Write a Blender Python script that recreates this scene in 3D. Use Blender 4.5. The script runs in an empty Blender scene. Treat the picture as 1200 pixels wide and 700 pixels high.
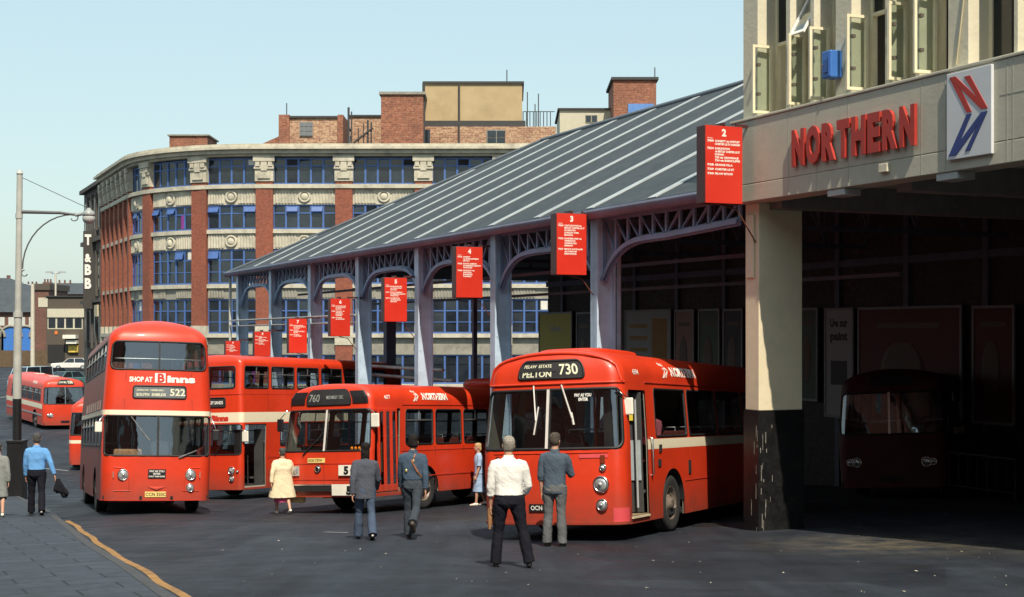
import bpy, bmesh, math, random
from mathutils import Vector, Matrix, noise
R = math.radians
random.seed(7)
SC = bpy.context.scene
COL = SC.collection
Z0 = 6.0                       # eye level of the photographer in world z
F = 1700.0                     # focal length in photo pixels (photo 1200 wide, horizon at y=390)
RX, RY = -0.4035, 0.915        # street direction (downhill, away)
NX, NY = 0.915, 0.4035         # across the street towards the bus station

def st(s, t): return (RX*s + NX*t, RY*s + NY*t)
def to_st(x, y): return (RX*x + RY*y, NX*x + NY*y)
def interp(x, tab):
    if x <= tab[0][0]:
        (x0, y0), (x1, y1) = tab[0], tab[1]
        return y0 + (x-x0)*(y1-y0)/(x1-x0)
    for (x0, y0), (x1, y1) in zip(tab, tab[1:]):
        if x <= x1: return y0 + (x-x0)*(y1-y0)/(x1-x0)
    return tab[-1][1]
ATAB = [(-100, -7.3), (43, 3.14), (52, 3.66), (62, 4.0), (75, 4.05), (90, 3.85), (103, 3.6), (130, 3.0), (165, 2.3), (200, 2.1), (300, 1.9), (900, 1.2)]
BTAB = [(-50, 0), (6, 0), (8, .12), (10, .14), (13.5, .18), (60, .18), (61, .18)]
def drop(s, t):
    a = sum(interp(s+d, ATAB) for d in (-6, -3, 0, 3, 6))/5
    return 1.7 + a + interp(t, BTAB)
def gz(x, y): return Z0 - drop(*to_st(x, y))
def pix(u, v, Y): return Vector(((u-600)/F*Y, Y, Z0 - (v-390)/F*Y))
def hit(u, v, lift=0.0):
    lo, hi = 4.0, 400.0
    Y = lo
    while Y < hi:
        X = (u-600)/F*Y
        if Z0-(v-390)/F*Y <= gz(X, Y)+lift: break
        Y += 0.05
    return Vector((X, Y, gz(X, Y)+lift))

# ---------------------------------------------------------------- objects
def tag(o, label=None, cat=None, group=None, kind=None):
    if label: o['label'] = label
    if cat: o['category'] = cat
    if group: o['group'] = group
    if kind: o['kind'] = kind
    return o
def thing(name, label, cat, loc, rotz=0, group=None, rot=None):
    o = bpy.data.objects.new(name, None); COL.objects.link(o)
    o.empty_display_size = .2
    if rot is not None:
        o.matrix_world = Matrix.Translation(Vector(loc)) @ rot.to_4x4()
    else:
        o.location = loc; o.rotation_euler = (0, 0, rotz)
    return tag(o, label, cat, group)

class MB:
    def __init__(s, M=None):
        s.v = []; s.f = []; s.mi = []; s.sm = []; s.M = M
    def add(s, vs, fs, mi=0, smooth=False):
        b = len(s.v)
        if s.M is not None: vs = [s.M @ Vector(p) for p in vs]
        s.v += [tuple(p) for p in vs]
        for f in fs:
            s.f.append([b+i for i in f]); s.mi.append(mi); s.sm.append(smooth)
    def box(s, x0, x1, y0, y1, z0, z1, mi=0):
        vs = [(x, y, z) for z in (z0, z1) for (x, y) in ((x0, y0), (x1, y0), (x1, y1), (x0, y1))]
        s.add(vs, [(3,2,1,0), (4,5,6,7), (0,1,5,4), (1,2,6,5), (2,3,7,6), (3,0,4,7)], mi)
    def hexa(s, b, t, mi=0):                       # 4 bottom points, 4 top points (ccw from above)
        s.add(list(b)+list(t), [(3,2,1,0), (4,5,6,7), (0,1,5,4), (1,2,6,5), (2,3,7,6), (3,0,4,7)], mi)
    def bar(s, p, q, w, h, up=(0,0,1), mi=0):      # rectangular bar between two points
        p = Vector(p); q = Vector(q); d = (q-p).normalized(); up = Vector(up)
        x = d.cross(up)
        if x.length < 1e-4: x = d.cross(Vector((1,0,0)))
        x.normalize(); y = x.cross(d).normalized()
        def ring(c): return [c-x*w/2-y*h/2, c+x*w/2-y*h/2, c+x*w/2+y*h/2, c-x*w/2+y*h/2]
        s.add(ring(p)+ring(q), [(3,2,1,0), (4,5,6,7), (0,1,5,4), (1,2,6,5), (2,3,7,6), (3,0,4,7)], mi)
    def tube(s, pts, r, n=8, mi=0, caps=True, smooth=True):
        pts = [Vector(p) for p in pts]; rs = r if isinstance(r, (list, tuple)) else [r]*len(pts)
        vs = []; ref = None
        for i, p in enumerate(pts):
            d = (pts[min(i+1, len(pts)-1)] - pts[max(i-1, 0)]).normalized()
            if ref is None: ref = Vector((0,0,1)) if abs(d.z) < .9 else Vector((1,0,0))
            x = d.cross(ref)
            if x.length < 1e-4: x = d.cross(Vector((0,1,0)))
            x.normalize(); y = d.cross(x).normalized(); ref = x.cross(d).normalized()
            for k in range(n):
                a = 2*math.pi*k/n
                vs.append(p + (x*math.cos(a)+y*math.sin(a))*rs[i])
        fs = []
        for i in range(len(pts)-1):
            for k in range(n):
                k2 = (k+1) % n
                fs.append((i*n+k, i*n+k2, (i+1)*n+k2, (i+1)*n+k))
        s.add(vs, fs, mi, smooth)
        if caps:
            e = (len(pts)-1)*n
            s.add(vs[:n], [tuple(range(n-1, -1, -1))], mi); s.add(vs[e:], [tuple(range(n))], mi)
    def lathe(s, prof, c=(0,0,0), axis='z', n=24, mi=0, smooth=True):   # prof: (radius, height)
        vs = []
        for (r, h) in prof:
            for k in range(n):
                a = 2*math.pi*k/n; x, y = r*math.cos(a), r*math.sin(a)
                p = (x, y, h) if axis == 'z' else ((h, x, y) if axis == 'x' else (y, h, x))
                vs.append((p[0]+c[0], p[1]+c[1], p[2]+c[2]))
        fs = []
        for i in range(len(prof)-1):
            for k in range(n):
                k2 = (k+1) % n
                fs.append((i*n+k, i*n+k2, (i+1)*n+k2, (i+1)*n+k))
        s.add(vs, fs, mi, smooth)
    def ball(s, c, r, n=12, m=8, mi=0):
        if not isinstance(r, (tuple, list)): r = (r, r, r)
        vs = [(c[0], c[1], c[2]-r[2])]
        for i in range(1, m):
            a = -math.pi/2 + math.pi*i/m
            for k in range(n):
                b = 2*math.pi*k/n
                vs.append((c[0]+r[0]*math.cos(a)*math.cos(b), c[1]+r[1]*math.cos(a)*math.sin(b), c[2]+r[2]*math.sin(a)))
        vs.append((c[0], c[1], c[2]+r[2])); e = len(vs)-1
        fs = [(0, 1+(k+1) % n, 1+k) for k in range(n)]
        for i in range(m-2):
            for k in range(n):
                k2 = (k+1) % n
                fs.append((1+i*n+k, 1+i*n+k2, 1+(i+1)*n+k2, 1+(i+1)*n+k))
        fs += [(e, 1+(m-2)*n+k, 1+(m-2)*n+(k+1) % n) for k in range(n)]
        s.add(vs, fs, mi, True)
    def loft(s, rings, mi=0, caps=True, smooth=True):
        n = len(rings[0]); vs = [p for r in rings for p in r]; fs = []
        for i in range(len(rings)-1):
            for k in range(n):
                k2 = (k+1) % n
                fs.append((i*n+k, i*n+k2, (i+1)*n+k2, (i+1)*n+k))
        if caps:
            fs.append(tuple(range(n-1, -1, -1))); e = (len(rings)-1)*n; fs.append(tuple(e+k for k in range(n)))
        s.add(vs, fs, mi, smooth)
    def prism(s, poly, o, ax, ay, d, mi=0):        # flat polygon in axes ax, ay at origin o, extruded by vector d
        o = Vector(o); ax = Vector(ax); ay = Vector(ay); d = Vector(d)
        a = [o+ax*p[0]+ay*p[1] for p in poly]; n = len(a)
        fs = [tuple(range(n-1, -1, -1)), tuple(range(n, 2*n))] + [(i, (i+1) % n, n+(i+1) % n, n+i) for i in range(n)]
        s.add(a+[p+d for p in a], fs, mi)
    def mesh(s, name):
        me = bpy.data.meshes.new(name)
        me.from_pydata(s.v, [], s.f)
        me.polygons.foreach_set('material_index', s.mi)
        me.polygons.foreach_set('use_smooth', s.sm)
        uv = me.uv_layers.new(name='UVMap').data
        zup = Vector((0,0,1))
        me.update()
        for p in me.polygons:
            n = p.normal
            if abs(n.z) > .98: t = Vector((1,0,0)); b = Vector((0,1,0))
            else:
                t = zup.cross(n).normalized(); b = n.cross(t)
            for li in p.loop_indices:
                co = me.vertices[me.loops[li].vertex_index].co
                uv[li].uv = (co.dot(t), co.dot(b))
        return me
    def build(s, name, mats, parent=None, bevel=0, seg=2, recalc=False):
        if not s.f: return None
        me = s.mesh(name)
        if recalc:
            bm = bmesh.new(); bm.from_mesh(me); bmesh.ops.remove_doubles(bm, verts=bm.verts, dist=1e-5)
            bmesh.ops.recalc_face_normals(bm, faces=bm.faces); bm.to_mesh(me); bm.free()
        for m in (mats if isinstance(mats, (list, tuple)) else [mats]): me.materials.append(m)
        o = bpy.data.objects.new(name, me); COL.objects.link(o)
        if parent is not None: o.parent = parent
        if bevel:
            b = o.modifiers.new('bevel', 'BEVEL'); b.width = bevel; b.segments = seg; b.limit_method = 'ANGLE'; b.harden_normals = False
        return o

def dup(o, parent=None):
    c = o.copy(); COL.objects.link(c)
    if parent is not None: c.parent = parent
    for ch in o.children: dup(ch, c)
    return c

# ---------------------------------------------------------------- lettering
_T = {}
def text_geo(body, bold=0.0, depth=0.0, cond=1.0, space=1.0, shear=0.0):
    key = (body, bold, depth, cond, space, shear)
    if key in _T: return _T[key]
    cu = bpy.data.curves.new('lettering', 'FONT'); cu.body = body; cu.size = 1.0; cu.offset = bold; cu.extrude = depth
    cu.resolution_u = 3; cu.space_character = space; cu.shear = shear
    ob = bpy.data.objects.new('lettering', cu); COL.objects.link(ob)
    dg = bpy.context.evaluated_depsgraph_get()
    me = ob.evaluated_get(dg).to_mesh()
    vs = [(v.co.x*cond, v.co.y, v.co.z) for v in me.vertices]; fs = [tuple(p.vertices) for p in me.polygons]
    ob.evaluated_get(dg).to_mesh_clear()
    bpy.data.objects.remove(ob); bpy.data.curves.remove(cu)
    if vs:
        x0 = min(v[0] for v in vs); x1 = max(v[0] for v in vs); y0 = min(v[1] for v in vs); y1 = max(v[1] for v in vs)
    else: x0 = x1 = y0 = y1 = 0
    capy = 0.70
    out = ([((v[0]-x0)/capy, v[1]/capy, v[2]) for v in vs], fs, (x1-x0)/capy)
    _T[key] = out
    return out
def put_text(mb, body, o, ax, ay, h, width=None, align='l', bold=0.02, depth=0.0, off=0.0, mi=0, shear=0.0):
    """flat lettering: cap height h, origin o at the baseline, axes ax (right) ay (up)"""
    if not body.strip(): return
    vs, fs, w = text_geo(body, bold, depth, 1.0, 1.0, shear)
    o = Vector(o); ax = Vector(ax).normalized(); ay = Vector(ay).normalized(); n = ax.cross(ay)
    sx = h if width is None else width/max(w, 1e-4)
    x0 = 0 if align == 'l' else (-w*sx/2 if align == 'c' else -w*sx)
    mb.add([o+ax*(x0+v[0]*sx)+ay*(v[1]*h)+n*(off+v[2]*h) for v in vs], fs, mi)

# ---------------------------------------------------------------- materials
_M = {}
def mat(name, col, rough=.6, metal=0.0, var=.12, scale=3.0, bump=0.0, bscale=40.0, coat=0.0, dirt=0.0, dcol=(.03,.027,.022), dscale=.8, spec=None, emit=0, grime=0):
    if name in _M: return _M[name]
    m = bpy.data.materials.new(name); m.use_nodes = True; nt = m.node_tree; N = nt.nodes; L = nt.links
    b = N['Principled BSDF']
    b.inputs['Roughness'].default_value = rough; b.inputs['Metallic'].default_value = metal
    b.inputs['Coat Weight'].default_value = coat; b.inputs['Coat Roughness'].default_value = .08
    if spec is not None: b.inputs['Specular IOR Level'].default_value = spec
    tc = N.new('ShaderNodeTexCoord')
    def mult(v): return tuple(max(0, min(1, c*v)) for c in col[:3]) + (1,)
    nz = N.new('ShaderNodeTexNoise'); nz.inputs['Scale'].default_value = scale; nz.inputs['Detail'].default_value = 6; nz.inputs['Roughness'].default_value = .65
    L.new(tc.outputs['Object'], nz.inputs['Vector'])
    rp = N.new('ShaderNodeValToRGB'); rp.color_ramp.elements[0].position = .3; rp.color_ramp.elements[1].position = .7
    rp.color_ramp.elements[0].color = mult(1-var); rp.color_ramp.elements[1].color = mult(1+var)
    L.new(nz.outputs['Fac'], rp.inputs['Fac'])
    src = rp.outputs['Color']
    if dirt:
        n2 = N.new('ShaderNodeTexNoise'); n2.inputs['Scale'].default_value = dscale; n2.inputs['Detail'].default_value = 9; n2.inputs['Roughness'].default_value = .75
        L.new(tc.outputs['Object'], n2.inputs['Vector'])
        r2 = N.new('ShaderNodeValToRGB'); r2.color_ramp.elements[0].position = .48; r2.color_ramp.elements[1].position = .75
        r2.color_ramp.elements[0].color = (0,0,0,1); r2.color_ramp.elements[1].color = (dirt,)*3+(1,)
        L.new(n2.outputs['Fac'], r2.inputs['Fac'])
        mx = N.new('ShaderNodeMix'); mx.data_type = 'RGBA'
        L.new(r2.outputs['Color'], mx.inputs['Factor']); L.new(src, mx.inputs[6]); mx.inputs[7].default_value = tuple(dcol)+(1,)
        src = mx.outputs[2]
    L.new(src, b.inputs['Base Color'])
    if rough < .98:
        mr = N.new('ShaderNodeMapRange'); mr.inputs['To Min'].default_value = max(.02, rough-.08); mr.inputs['To Max'].default_value = min(1, rough+.12)
        L.new(nz.outputs['Fac'], mr.inputs['Value']); L.new(mr.outputs['Result'], b.inputs['Roughness'])
    if bump:
        n3 = N.new('ShaderNodeTexNoise'); n3.inputs['Scale'].default_value = bscale; n3.inputs['Detail'].default_value = 5
        L.new(tc.outputs['Object'], n3.inputs['Vector'])
        bp = N.new('ShaderNodeBump'); bp.inputs['Strength'].default_value = bump; bp.inputs['Distance'].default_value = .02
        L.new(n3.outputs['Fac'], bp.inputs['Height']); L.new(bp.outputs['Normal'], b.inputs['Normal'])
    if grime:
        sx = N.new('ShaderNodeSeparateXYZ'); L.new(tc.outputs['Object'], sx.inputs[0])
        gr = N.new('ShaderNodeMapRange'); gr.inputs['From Min'].default_value = 1.0; gr.inputs['From Max'].default_value = .28; gr.inputs['To Min'].default_value = 0; gr.inputs['To Max'].default_value = 1; L.new(sx.outputs['Z'], gr.inputs['Value'])
        n4 = N.new('ShaderNodeTexNoise'); n4.inputs['Scale'].default_value = 2.6; n4.inputs['Detail'].default_value = 8; n4.inputs['Roughness'].default_value = .7; L.new(tc.outputs['Object'], n4.inputs['Vector'])
        m4 = N.new('ShaderNodeMath'); m4.operation = 'MULTIPLY'; L.new(gr.outputs['Result'], m4.inputs[0]); L.new(n4.outputs['Fac'], m4.inputs[1])
        m5 = N.new('ShaderNodeMath'); m5.operation = 'MULTIPLY'; m5.inputs[1].default_value = grime; L.new(m4.outputs[0], m5.inputs[0])
        mg = N.new('ShaderNodeMix'); mg.data_type = 'RGBA'; L.new(m5.outputs[0], mg.inputs['Factor']); L.new(src, mg.inputs[6]); mg.inputs[7].default_value = (.11, .06, .045, 1)
        L.new(mg.outputs[2], b.inputs['Base Color'])
    if emit:
        b.inputs['Emission Color'].default_value = tuple(col)+(1,); b.inputs['Emission Strength'].default_value = emit
    _M[name] = m
    return m

def brick(name, c1, c2, mortar, bw=.225, bh=.075, ms=.010, var=.35, stain=.45, rough=.85, bump=.3, offset=.5, scol=(.02,.018,.016)):
    if name in _M: return _M[name]
    m = bpy.data.materials.new(name); m.use_nodes = True; nt = m.node_tree; N = nt.nodes; L = nt.links
    b = N['Principled BSDF']; b.inputs['Roughness'].default_value = rough
    uv = N.new('ShaderNodeUVMap'); tc = N.new('ShaderNodeTexCoord')
    bt = N.new('ShaderNodeTexBrick'); bt.inputs['Scale'].default_value = 1.0; bt.offset = offset
    bt.inputs['Brick Width'].default_value = bw; bt.inputs['Row Height'].default_value = bh; bt.inputs['Mortar Size'].default_value = ms
    bt.inputs['Color1'].default_value = tuple(c1)+(1,); bt.inputs['Color2'].default_value = tuple(c2)+(1,); bt.inputs['Mortar'].default_value = tuple(mortar)+(1,)
    bt.inputs['Bias'].default_value = -.1; bt.inputs['Mortar Smooth'].default_value = .2
    L.new(uv.outputs['UV'], bt.inputs['Vector'])
    nz = N.new('ShaderNodeTexNoise'); nz.inputs['Scale'].default_value = .55; nz.inputs['Detail'].default_value = 10; nz.inputs['Roughness'].default_value = .72
    L.new(tc.outputs['Object'], nz.inputs['Vector'])
    rp = N.new('ShaderNodeValToRGB'); rp.color_ramp.elements[0].position = .42; rp.color_ramp.elements[1].position = .72
    rp.color_ramp.elements[0].color = (0,0,0,1); rp.color_ramp.elements[1].color = (stain,)*3+(1,)
    L.new(nz.outputs['Fac'], rp.inputs['Fac'])
    mx = N.new('ShaderNodeMix'); mx.data_type = 'RGBA'
    L.new(rp.outputs['Color'], mx.inputs['Factor']); L.new(bt.outputs['Color'], mx.inputs[6]); mx.inputs[7].default_value = tuple(scol)+(1,)
    n2 = N.new('ShaderNodeTexNoise'); n2.inputs['Scale'].default_value = 6.0; n2.inputs['Detail'].default_value = 4
    L.new(tc.outputs['Object'], n2.inputs['Vector'])
    mr = N.new('ShaderNodeMapRange'); mr.inputs['From Min'].default_value = .3; mr.inputs['From Max'].default_value = .7
    mr.inputs['To Min'].default_value = 1-var; mr.inputs['To Max'].default_value = 1+var*.6
    L.new(n2.outputs['Fac'], mr.inputs['Value'])
    mm = N.new('ShaderNodeMix'); mm.data_type = 'RGBA'; mm.blend_type = 'MULTIPLY'; mm.inputs['Factor'].default_value = 1
    L.new(mx.outputs[2], mm.inputs[6]); L.new(mr.outputs['Result'], mm.inputs[7])
    L.new(mm.outputs[2], b.inputs['Base Color'])
    if bump:
        bp = N.new('ShaderNodeBump'); bp.inputs['Strength'].default_value = bump; bp.inputs['Distance'].default_value = .01; bp.invert = True
        L.new(bt.outputs['Fac'], bp.inputs['Height']); L.new(bp.outputs['Normal'], b.inputs['Normal'])
    _M[name] = m
    return m

def glass(name, tint=(.3,.34,.36), rough=.02, refl=.08):
    if name in _M: return _M[name]
    m = bpy.data.materials.new(name); m.use_nodes = True; nt = m.node_tree; N = nt.nodes; L = nt.links
    N.remove(N['Principled BSDF']); out = N['Material Output']
    tr = N.new('ShaderNodeBsdfTransparent'); tr.inputs['Color'].default_value = tuple(tint)+(1,)
    gl = N.new('ShaderNodeBsdfGlossy'); gl.inputs['Roughness'].default_value = rough; gl.inputs['Color'].default_value = (.95,.97,1,1)
    lw = N.new('ShaderNodeLayerWeight'); lw.inputs['Blend'].default_value = .5
    pw = N.new('ShaderNodeMath'); pw.operation = 'POWER'; pw.inputs[1].default_value = 4.0; L.new(lw.outputs['Facing'], pw.inputs[0])
    fr = N.new('ShaderNodeMapRange'); fr.inputs['To Min'].default_value = refl; fr.inputs['To Max'].default_value = 1.0; L.new(pw.outputs[0], fr.inputs['Value'])
    tc = N.new('ShaderNodeTexCoord'); nz = N.new('ShaderNodeTexNoise'); nz.inputs['Scale'].default_value = 1.6; nz.inputs['Detail'].default_value = 2
    L.new(tc.outputs['Object'], nz.inputs['Vector'])
    bp = N.new('ShaderNodeBump'); bp.inputs['Strength'].default_value = .12; bp.inputs['Distance'].default_value = .05
    L.new(nz.outputs['Fac'], bp.inputs['Height']); L.new(bp.outputs['Normal'], gl.inputs['Normal'])
    mx = N.new('ShaderNodeMixShader')
    L.new(fr.outputs['Result'], mx.inputs['Fac']); L.new(tr.outputs['BSDF'], mx.inputs[1]); L.new(gl.outputs['BSDF'], mx.inputs[2])
    L.new(mx.outputs['Shader'], out.inputs['Surface'])
    _M[name] = m
    return m
# ================================================================ BUSES
RED = mat('bus_red_paint', (.62,.040,.010), .42, var=.10, scale=1.1, coat=.22, dirt=.32, dcol=(.30,.030,.014), dscale=1.7, grime=1.1)
REDD = mat('bus_red_weathered', (.50,.035,.018), .5, var=.15, scale=1.2, dirt=.55, dcol=(.10,.035,.025), dscale=1.6)
CREAM = mat('bus_cream_band', (.78,.70,.52), .4, var=.06, coat=.2, dirt=.25, dcol=(.45,.36,.24), dscale=3)
RUBBER = mat('black_rubber', (.012,.012,.013), .55, var=.2)
TYRE = mat('tyre_rubber', (.018,.018,.019), .85, var=.3, scale=9, dirt=.5, dcol=(.06,.055,.05), dscale=6)
CHROME = mat('chrome_trim', (.72,.72,.70), .18, 1.0, var=.05)
ALU = mat('aluminium_trim', (.62,.62,.60), .35, .9, var=.08)
DARK = mat('underbody_black', (.010,.010,.011), .9, var=.3)
INNER = mat('bus_lining', (.30,.28,.23), .7, var=.1)
FLOORM = mat('bus_floor', (.07,.065,.06), .8, var=.2)
SEATM = mat('seat_moquette', (.16,.03,.025), .9, var=.3, scale=14)
SEATD = mat('seat_leatherette', (.03,.03,.035), .6, var=.2)
BGLASS = glass('bus_window_glass', (.62,.66,.67))
WGLASS = glass('bus_windscreen_glass', (.62,.67,.68), refl=.17)
CLEAR = glass('clear_glass', (.86,.90,.88), refl=.06)
WHITEP = mat('white_lettering', (.82,.80,.74), .5, var=.05)
YELP = mat('yellow_plate', (.80,.60,.20), .5, var=.08)
BLACKP = mat('black_panel', (.014,.014,.016), .4, var=.2)
BLIND = mat('blind_linen', (.018,.018,.02), .7, var=.25)
BLINDG = mat('blind_faded', (.13,.15,.16), .6, var=.2)
LAMPG = mat('headlamp_lens', (.62,.64,.64), .12, .65, var=.3, scale=30)
AMBER = mat('amber_lens', (.7,.22,.02), .2, var=.1, coat=.5)
REDLETTER = mat('red_lettering', (.55,.03,.015), .5, var=.05)
GREYP = mat('grey_panel', (.33,.34,.35), .6, var=.1)
PAPER = mat('white_paper', (.75,.72,.62), .8, var=.06)
YELNOTE = mat('yellow_notice', (.75,.58,.06), .7, var=.06)

class Shell:
    def __init__(s, L, H, zs, zc, W=2.5, rf=.28, rr=.22, bow=.08, n=2.4, fr=.5, rrf=.5, side=((0,0),), front=((0,0),), rear=((0,0),)):
        s.__dict__.update(locals()); s.w0 = W/2
        s.Ls = L-rf-rr
    def dome(s, z):
        if z <= s.zc: return 0.0
        t = min(1, (z-s.zc)/(s.H-s.zc))
        return 1-(max(0, 1-t**s.n))**(1/s.n)
    def tab(s, z, t): return interp(min(max(z, t[0][0]), t[-1][0]), t) if len(t) > 1 else t[0][1]
    def ring(s, z):
        d = s.dome(z)
        w = (s.W/2 - s.tab(z, s.side))*(1-d)
        yF = s.tab(z, s.front)+s.fr*d; yR = s.L - s.tab(z, s.rear)-s.rrf*d
        return max(w, .02), yF, yR, min(s.rf+.25*d, max(w, .02)*.95), min(s.rr+.25*d, max(w, .02)*.95)
    def S(s, y): return 2+(y-s.rf)/s.Ls
    def P(s, u, z):
        w, yF, yR, r, q = s.ring(z); a = abs(u); sg = 1 if u >= 0 else -1
        if a <= 1: x = a*(w-r); y = yF - s.bow*(1-a*a)*(w/(s.W/2))
        elif a <= 2:
            th = (a-1)*math.pi/2; x = (w-r)+r*math.sin(th); y = yF + r - r*math.cos(th)
        elif a <= 3: x = w; y = (yF+r)+(a-2)*((yR-q)-(yF+r))
        elif a <= 4:
            th = (a-3)*math.pi/2; x = (w-q)+q*math.cos(th); y = yR - q + q*math.sin(th)
        else: x = (w-q)*(5-a); y = yR
        return Vector((sg*x, y, z))
    def N(s, u, z):
        e = .004; zz = min(z, s.H-.03)
        du = s.P(u+e, zz)-s.P(u-e, zz); dz = s.P(u, zz+e)-s.P(u, zz-e)
        n = du.cross(dz)
        return n.normalized() if n.length > 1e-9 else Vector((0,0,1))
    def Q(s, u, z, off=0.0): return s.P(u, z)+s.N(u, z)*off
    def du(s, u):
        a = abs(u)
        if a <= 1: return 1/(s.W/2-s.rf)
        if a <= 2: return 1/(s.rf*math.pi/2)
        if a <= 3: return 1/s.Ls
        if a <= 4: return 1/(s.rr*math.pi/2)
        return 1/(s.W/2-s.rr)

def outline(sh, h, ins=0.0, n=6, m=8):
    u0, u1, z0, z1 = h['u0'], h['u1'], h['z0'], h['z1']; rc = h.get('rc', .06)
    d0, d1 = sh.du(u0+1e-4), sh.du(u1-1e-4)
    u0 += ins*d0; u1 -= ins*d1; z0 += ins; z1 -= ins; rc = max(.005, rc-ins)
    pts = []
    for (cx, cz, dd, a0) in ((u1-rc*d1, z0+rc, d1, -90), (u1-rc*d1, z1-rc, d1, 0), (u0+rc*d0, z1-rc, d0, 90), (u0+rc*d0, z0+rc, d0, 180)):
        for k in range(n+1):
            a = R(a0+90*k/n); pts.append((cx+rc*dd*math.cos(a), cz+rc*math.sin(a)))
    out = []
    for i, p in enumerate(pts):                       # subdivide the long straight runs
        q = pts[(i+1) % len(pts)]; out.append(p)
        if (i % (n+1)) == n:
            for k in range(1, m): out.append((p[0]+(q[0]-p[0])*k/m, p[1]+(q[1]-p[1])*k/m))
    return out

def plate(mb, sh, u0, u1, z0, z1, off, th, mi=0, nu=6, nz=1):
    """a thin plate that follows the body surface"""
    V = []; nu = max(1, nu)
    for o in (off, off+th):
        for j in range(nz+1):
            for i in range(nu+1):
                V.append(sh.Q(u0+(u1-u0)*i/nu, z0+(z1-z0)*j/nz, o))
    s = (nu+1)*(nz+1); fs = []
    def id(i, j, k): return k*s+j*(nu+1)+i
    for j in range(nz):
        for i in range(nu):
            fs.append((id(i,j,1), id(i+1,j,1), id(i+1,j+1,1), id(i,j+1,1))); fs.append((id(i,j,0), id(i,j+1,0), id(i+1,j+1,0), id(i+1,j,0)))
    for i in range(nu):
        fs.append((id(i,0,0), id(i+1,0,0), id(i+1,0,1), id(i,0,1))); fs.append((id(i,nz,1), id(i+1,nz,1), id(i+1,nz,0), id(i,nz,0)))
    for j in range(nz):
        fs.append((id(0,j,0), id(0,j,1), id(0,j+1,1), id(0,j+1,0))); fs.append((id(nu,j,1), id(nu,j,0), id(nu,j+1,0), id(nu,j+1,1)))
    mb.add(V, fs, mi)

def s_text(mb, sh, body, u, z, h, width=None, off=.008, bold=.02, align='l', mi=0, shear=0.0, tilt=0.0):
    vs, fs, w = text_geo(body, bold, 0.0, 1.0, 1.0, shear)
    sx = h if width is None else width/max(w, 1e-4); x0 = 0 if align == 'l' else (-w*sx/2 if align == 'c' else -w*sx)
    d = sh.du(u)
    mb.add([sh.Q(u+(x0+v[0]*sx)*d, z+v[1]*h+tilt*v[0]*sx, off) for v in vs], fs, mi)

EMB_R = [[(.04,0),(.17,0),(.58,.49),(.46,.49)], [(.40,.03),(.54,.03),(.95,.48),(.86,.48)], [(.05,0),(.19,0),(.95,.48),(.80,.48)]]
EMB_B = [[(.46,.51),(.58,.51),(.16,1),(.02,1)], [(.86,.52),(.95,.52),(.54,.97),(.42,.97)], [(.80,.52),(.95,.52),(.20,1),(.03,1)]]
def s_emblem(mb, sh, u, z, w, h, off=.008, mi=0):
    d = sh.du(u)
    for k, poly in enumerate(EMB_R+EMB_B):
        mb.add([sh.Q(u+p[0]*w*d, z+(1-p[1])*h, off+.0007*k) for p in poly], [tuple(range(len(poly)-1, -1, -1))], mi)

def arch_hole(sh, side, yc, ra, zt):
    u0, u1 = sh.S(yc-ra), sh.S(yc+ra)
    if side < 0: u0, u1 = -u1, -u0
    return dict(u0=u0, u1=u1, z0=sh.zs, z1=zt, rc=ra*.96, kind='arch')

def wheel(parent, x, y, r=.49, w=.27, sgn=1, dual=False):
    t = MB(); h = w/2
    t.lathe([(r*.60, -h*.8), (r*.80, -h), (r*.95, -h*.92), (r, -h*.72), (r, -h*.30), (r*.982, -h*.25), (r*.982, -h*.15), (r, -h*.1), (r, h*.1), (r*.982, h*.15), (r*.982, h*.25), (r, h*.30), (r, h*.72), (r*.95, h*.92), (r*.80, h), (r*.60, h*.8)], (x, y, r), 'x', 36)
    o = t.build('wheel', TYRE, parent)
    m = MB(); q = sgn
    m.lathe([(r*.62, x+q*h*.75), (r*.60, x+q*h*.85), (r*.56, x+q*h*.70), (r*.50, x+q*h*.25), (r*.36, x+q*h*.20), (r*.30, x+q*h*.55), (r*.22, x+q*h*.62), (r*.20, x+q*h*1.0), (r*.10, x+q*h*1.06), (.001, x+q*h*1.06)], (0, y, r), 'x', 28)
    for k in range(8):
        a = 2*math.pi*k/8; m.tube([(x+q*h*.2, y+r*.43*math.cos(a), r+r*.43*math.sin(a)), (x+q*h*.5, y+r*.43*math.cos(a), r+r*.43*math.sin(a))], .022, 6)
    m.build('rim', mat('wheel_rim', (.20,.16,.13), .45, .3, var=.4, scale=12, dirt=.5, dcol=(.05,.04,.035), dscale=8), o)
    return o

def seams(root, sh, zz, ys, us=()):
    m = MB()
    for (a, b_) in zz:
        for y in ys:
            for sg in (1, -1): u = sg*sh.S(y); plate(m, sh, u-.0007, u+.0007, a, b_, .0003, .0018, 0, 1)
        for u in us: plate(m, sh, u-.005, u+.005, a, b_, .0003, .0018, 0, 1)
    m.build('panel_seams', mat('seam_dark', (.16,.018,.010), .6, var=.2), root)

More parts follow.
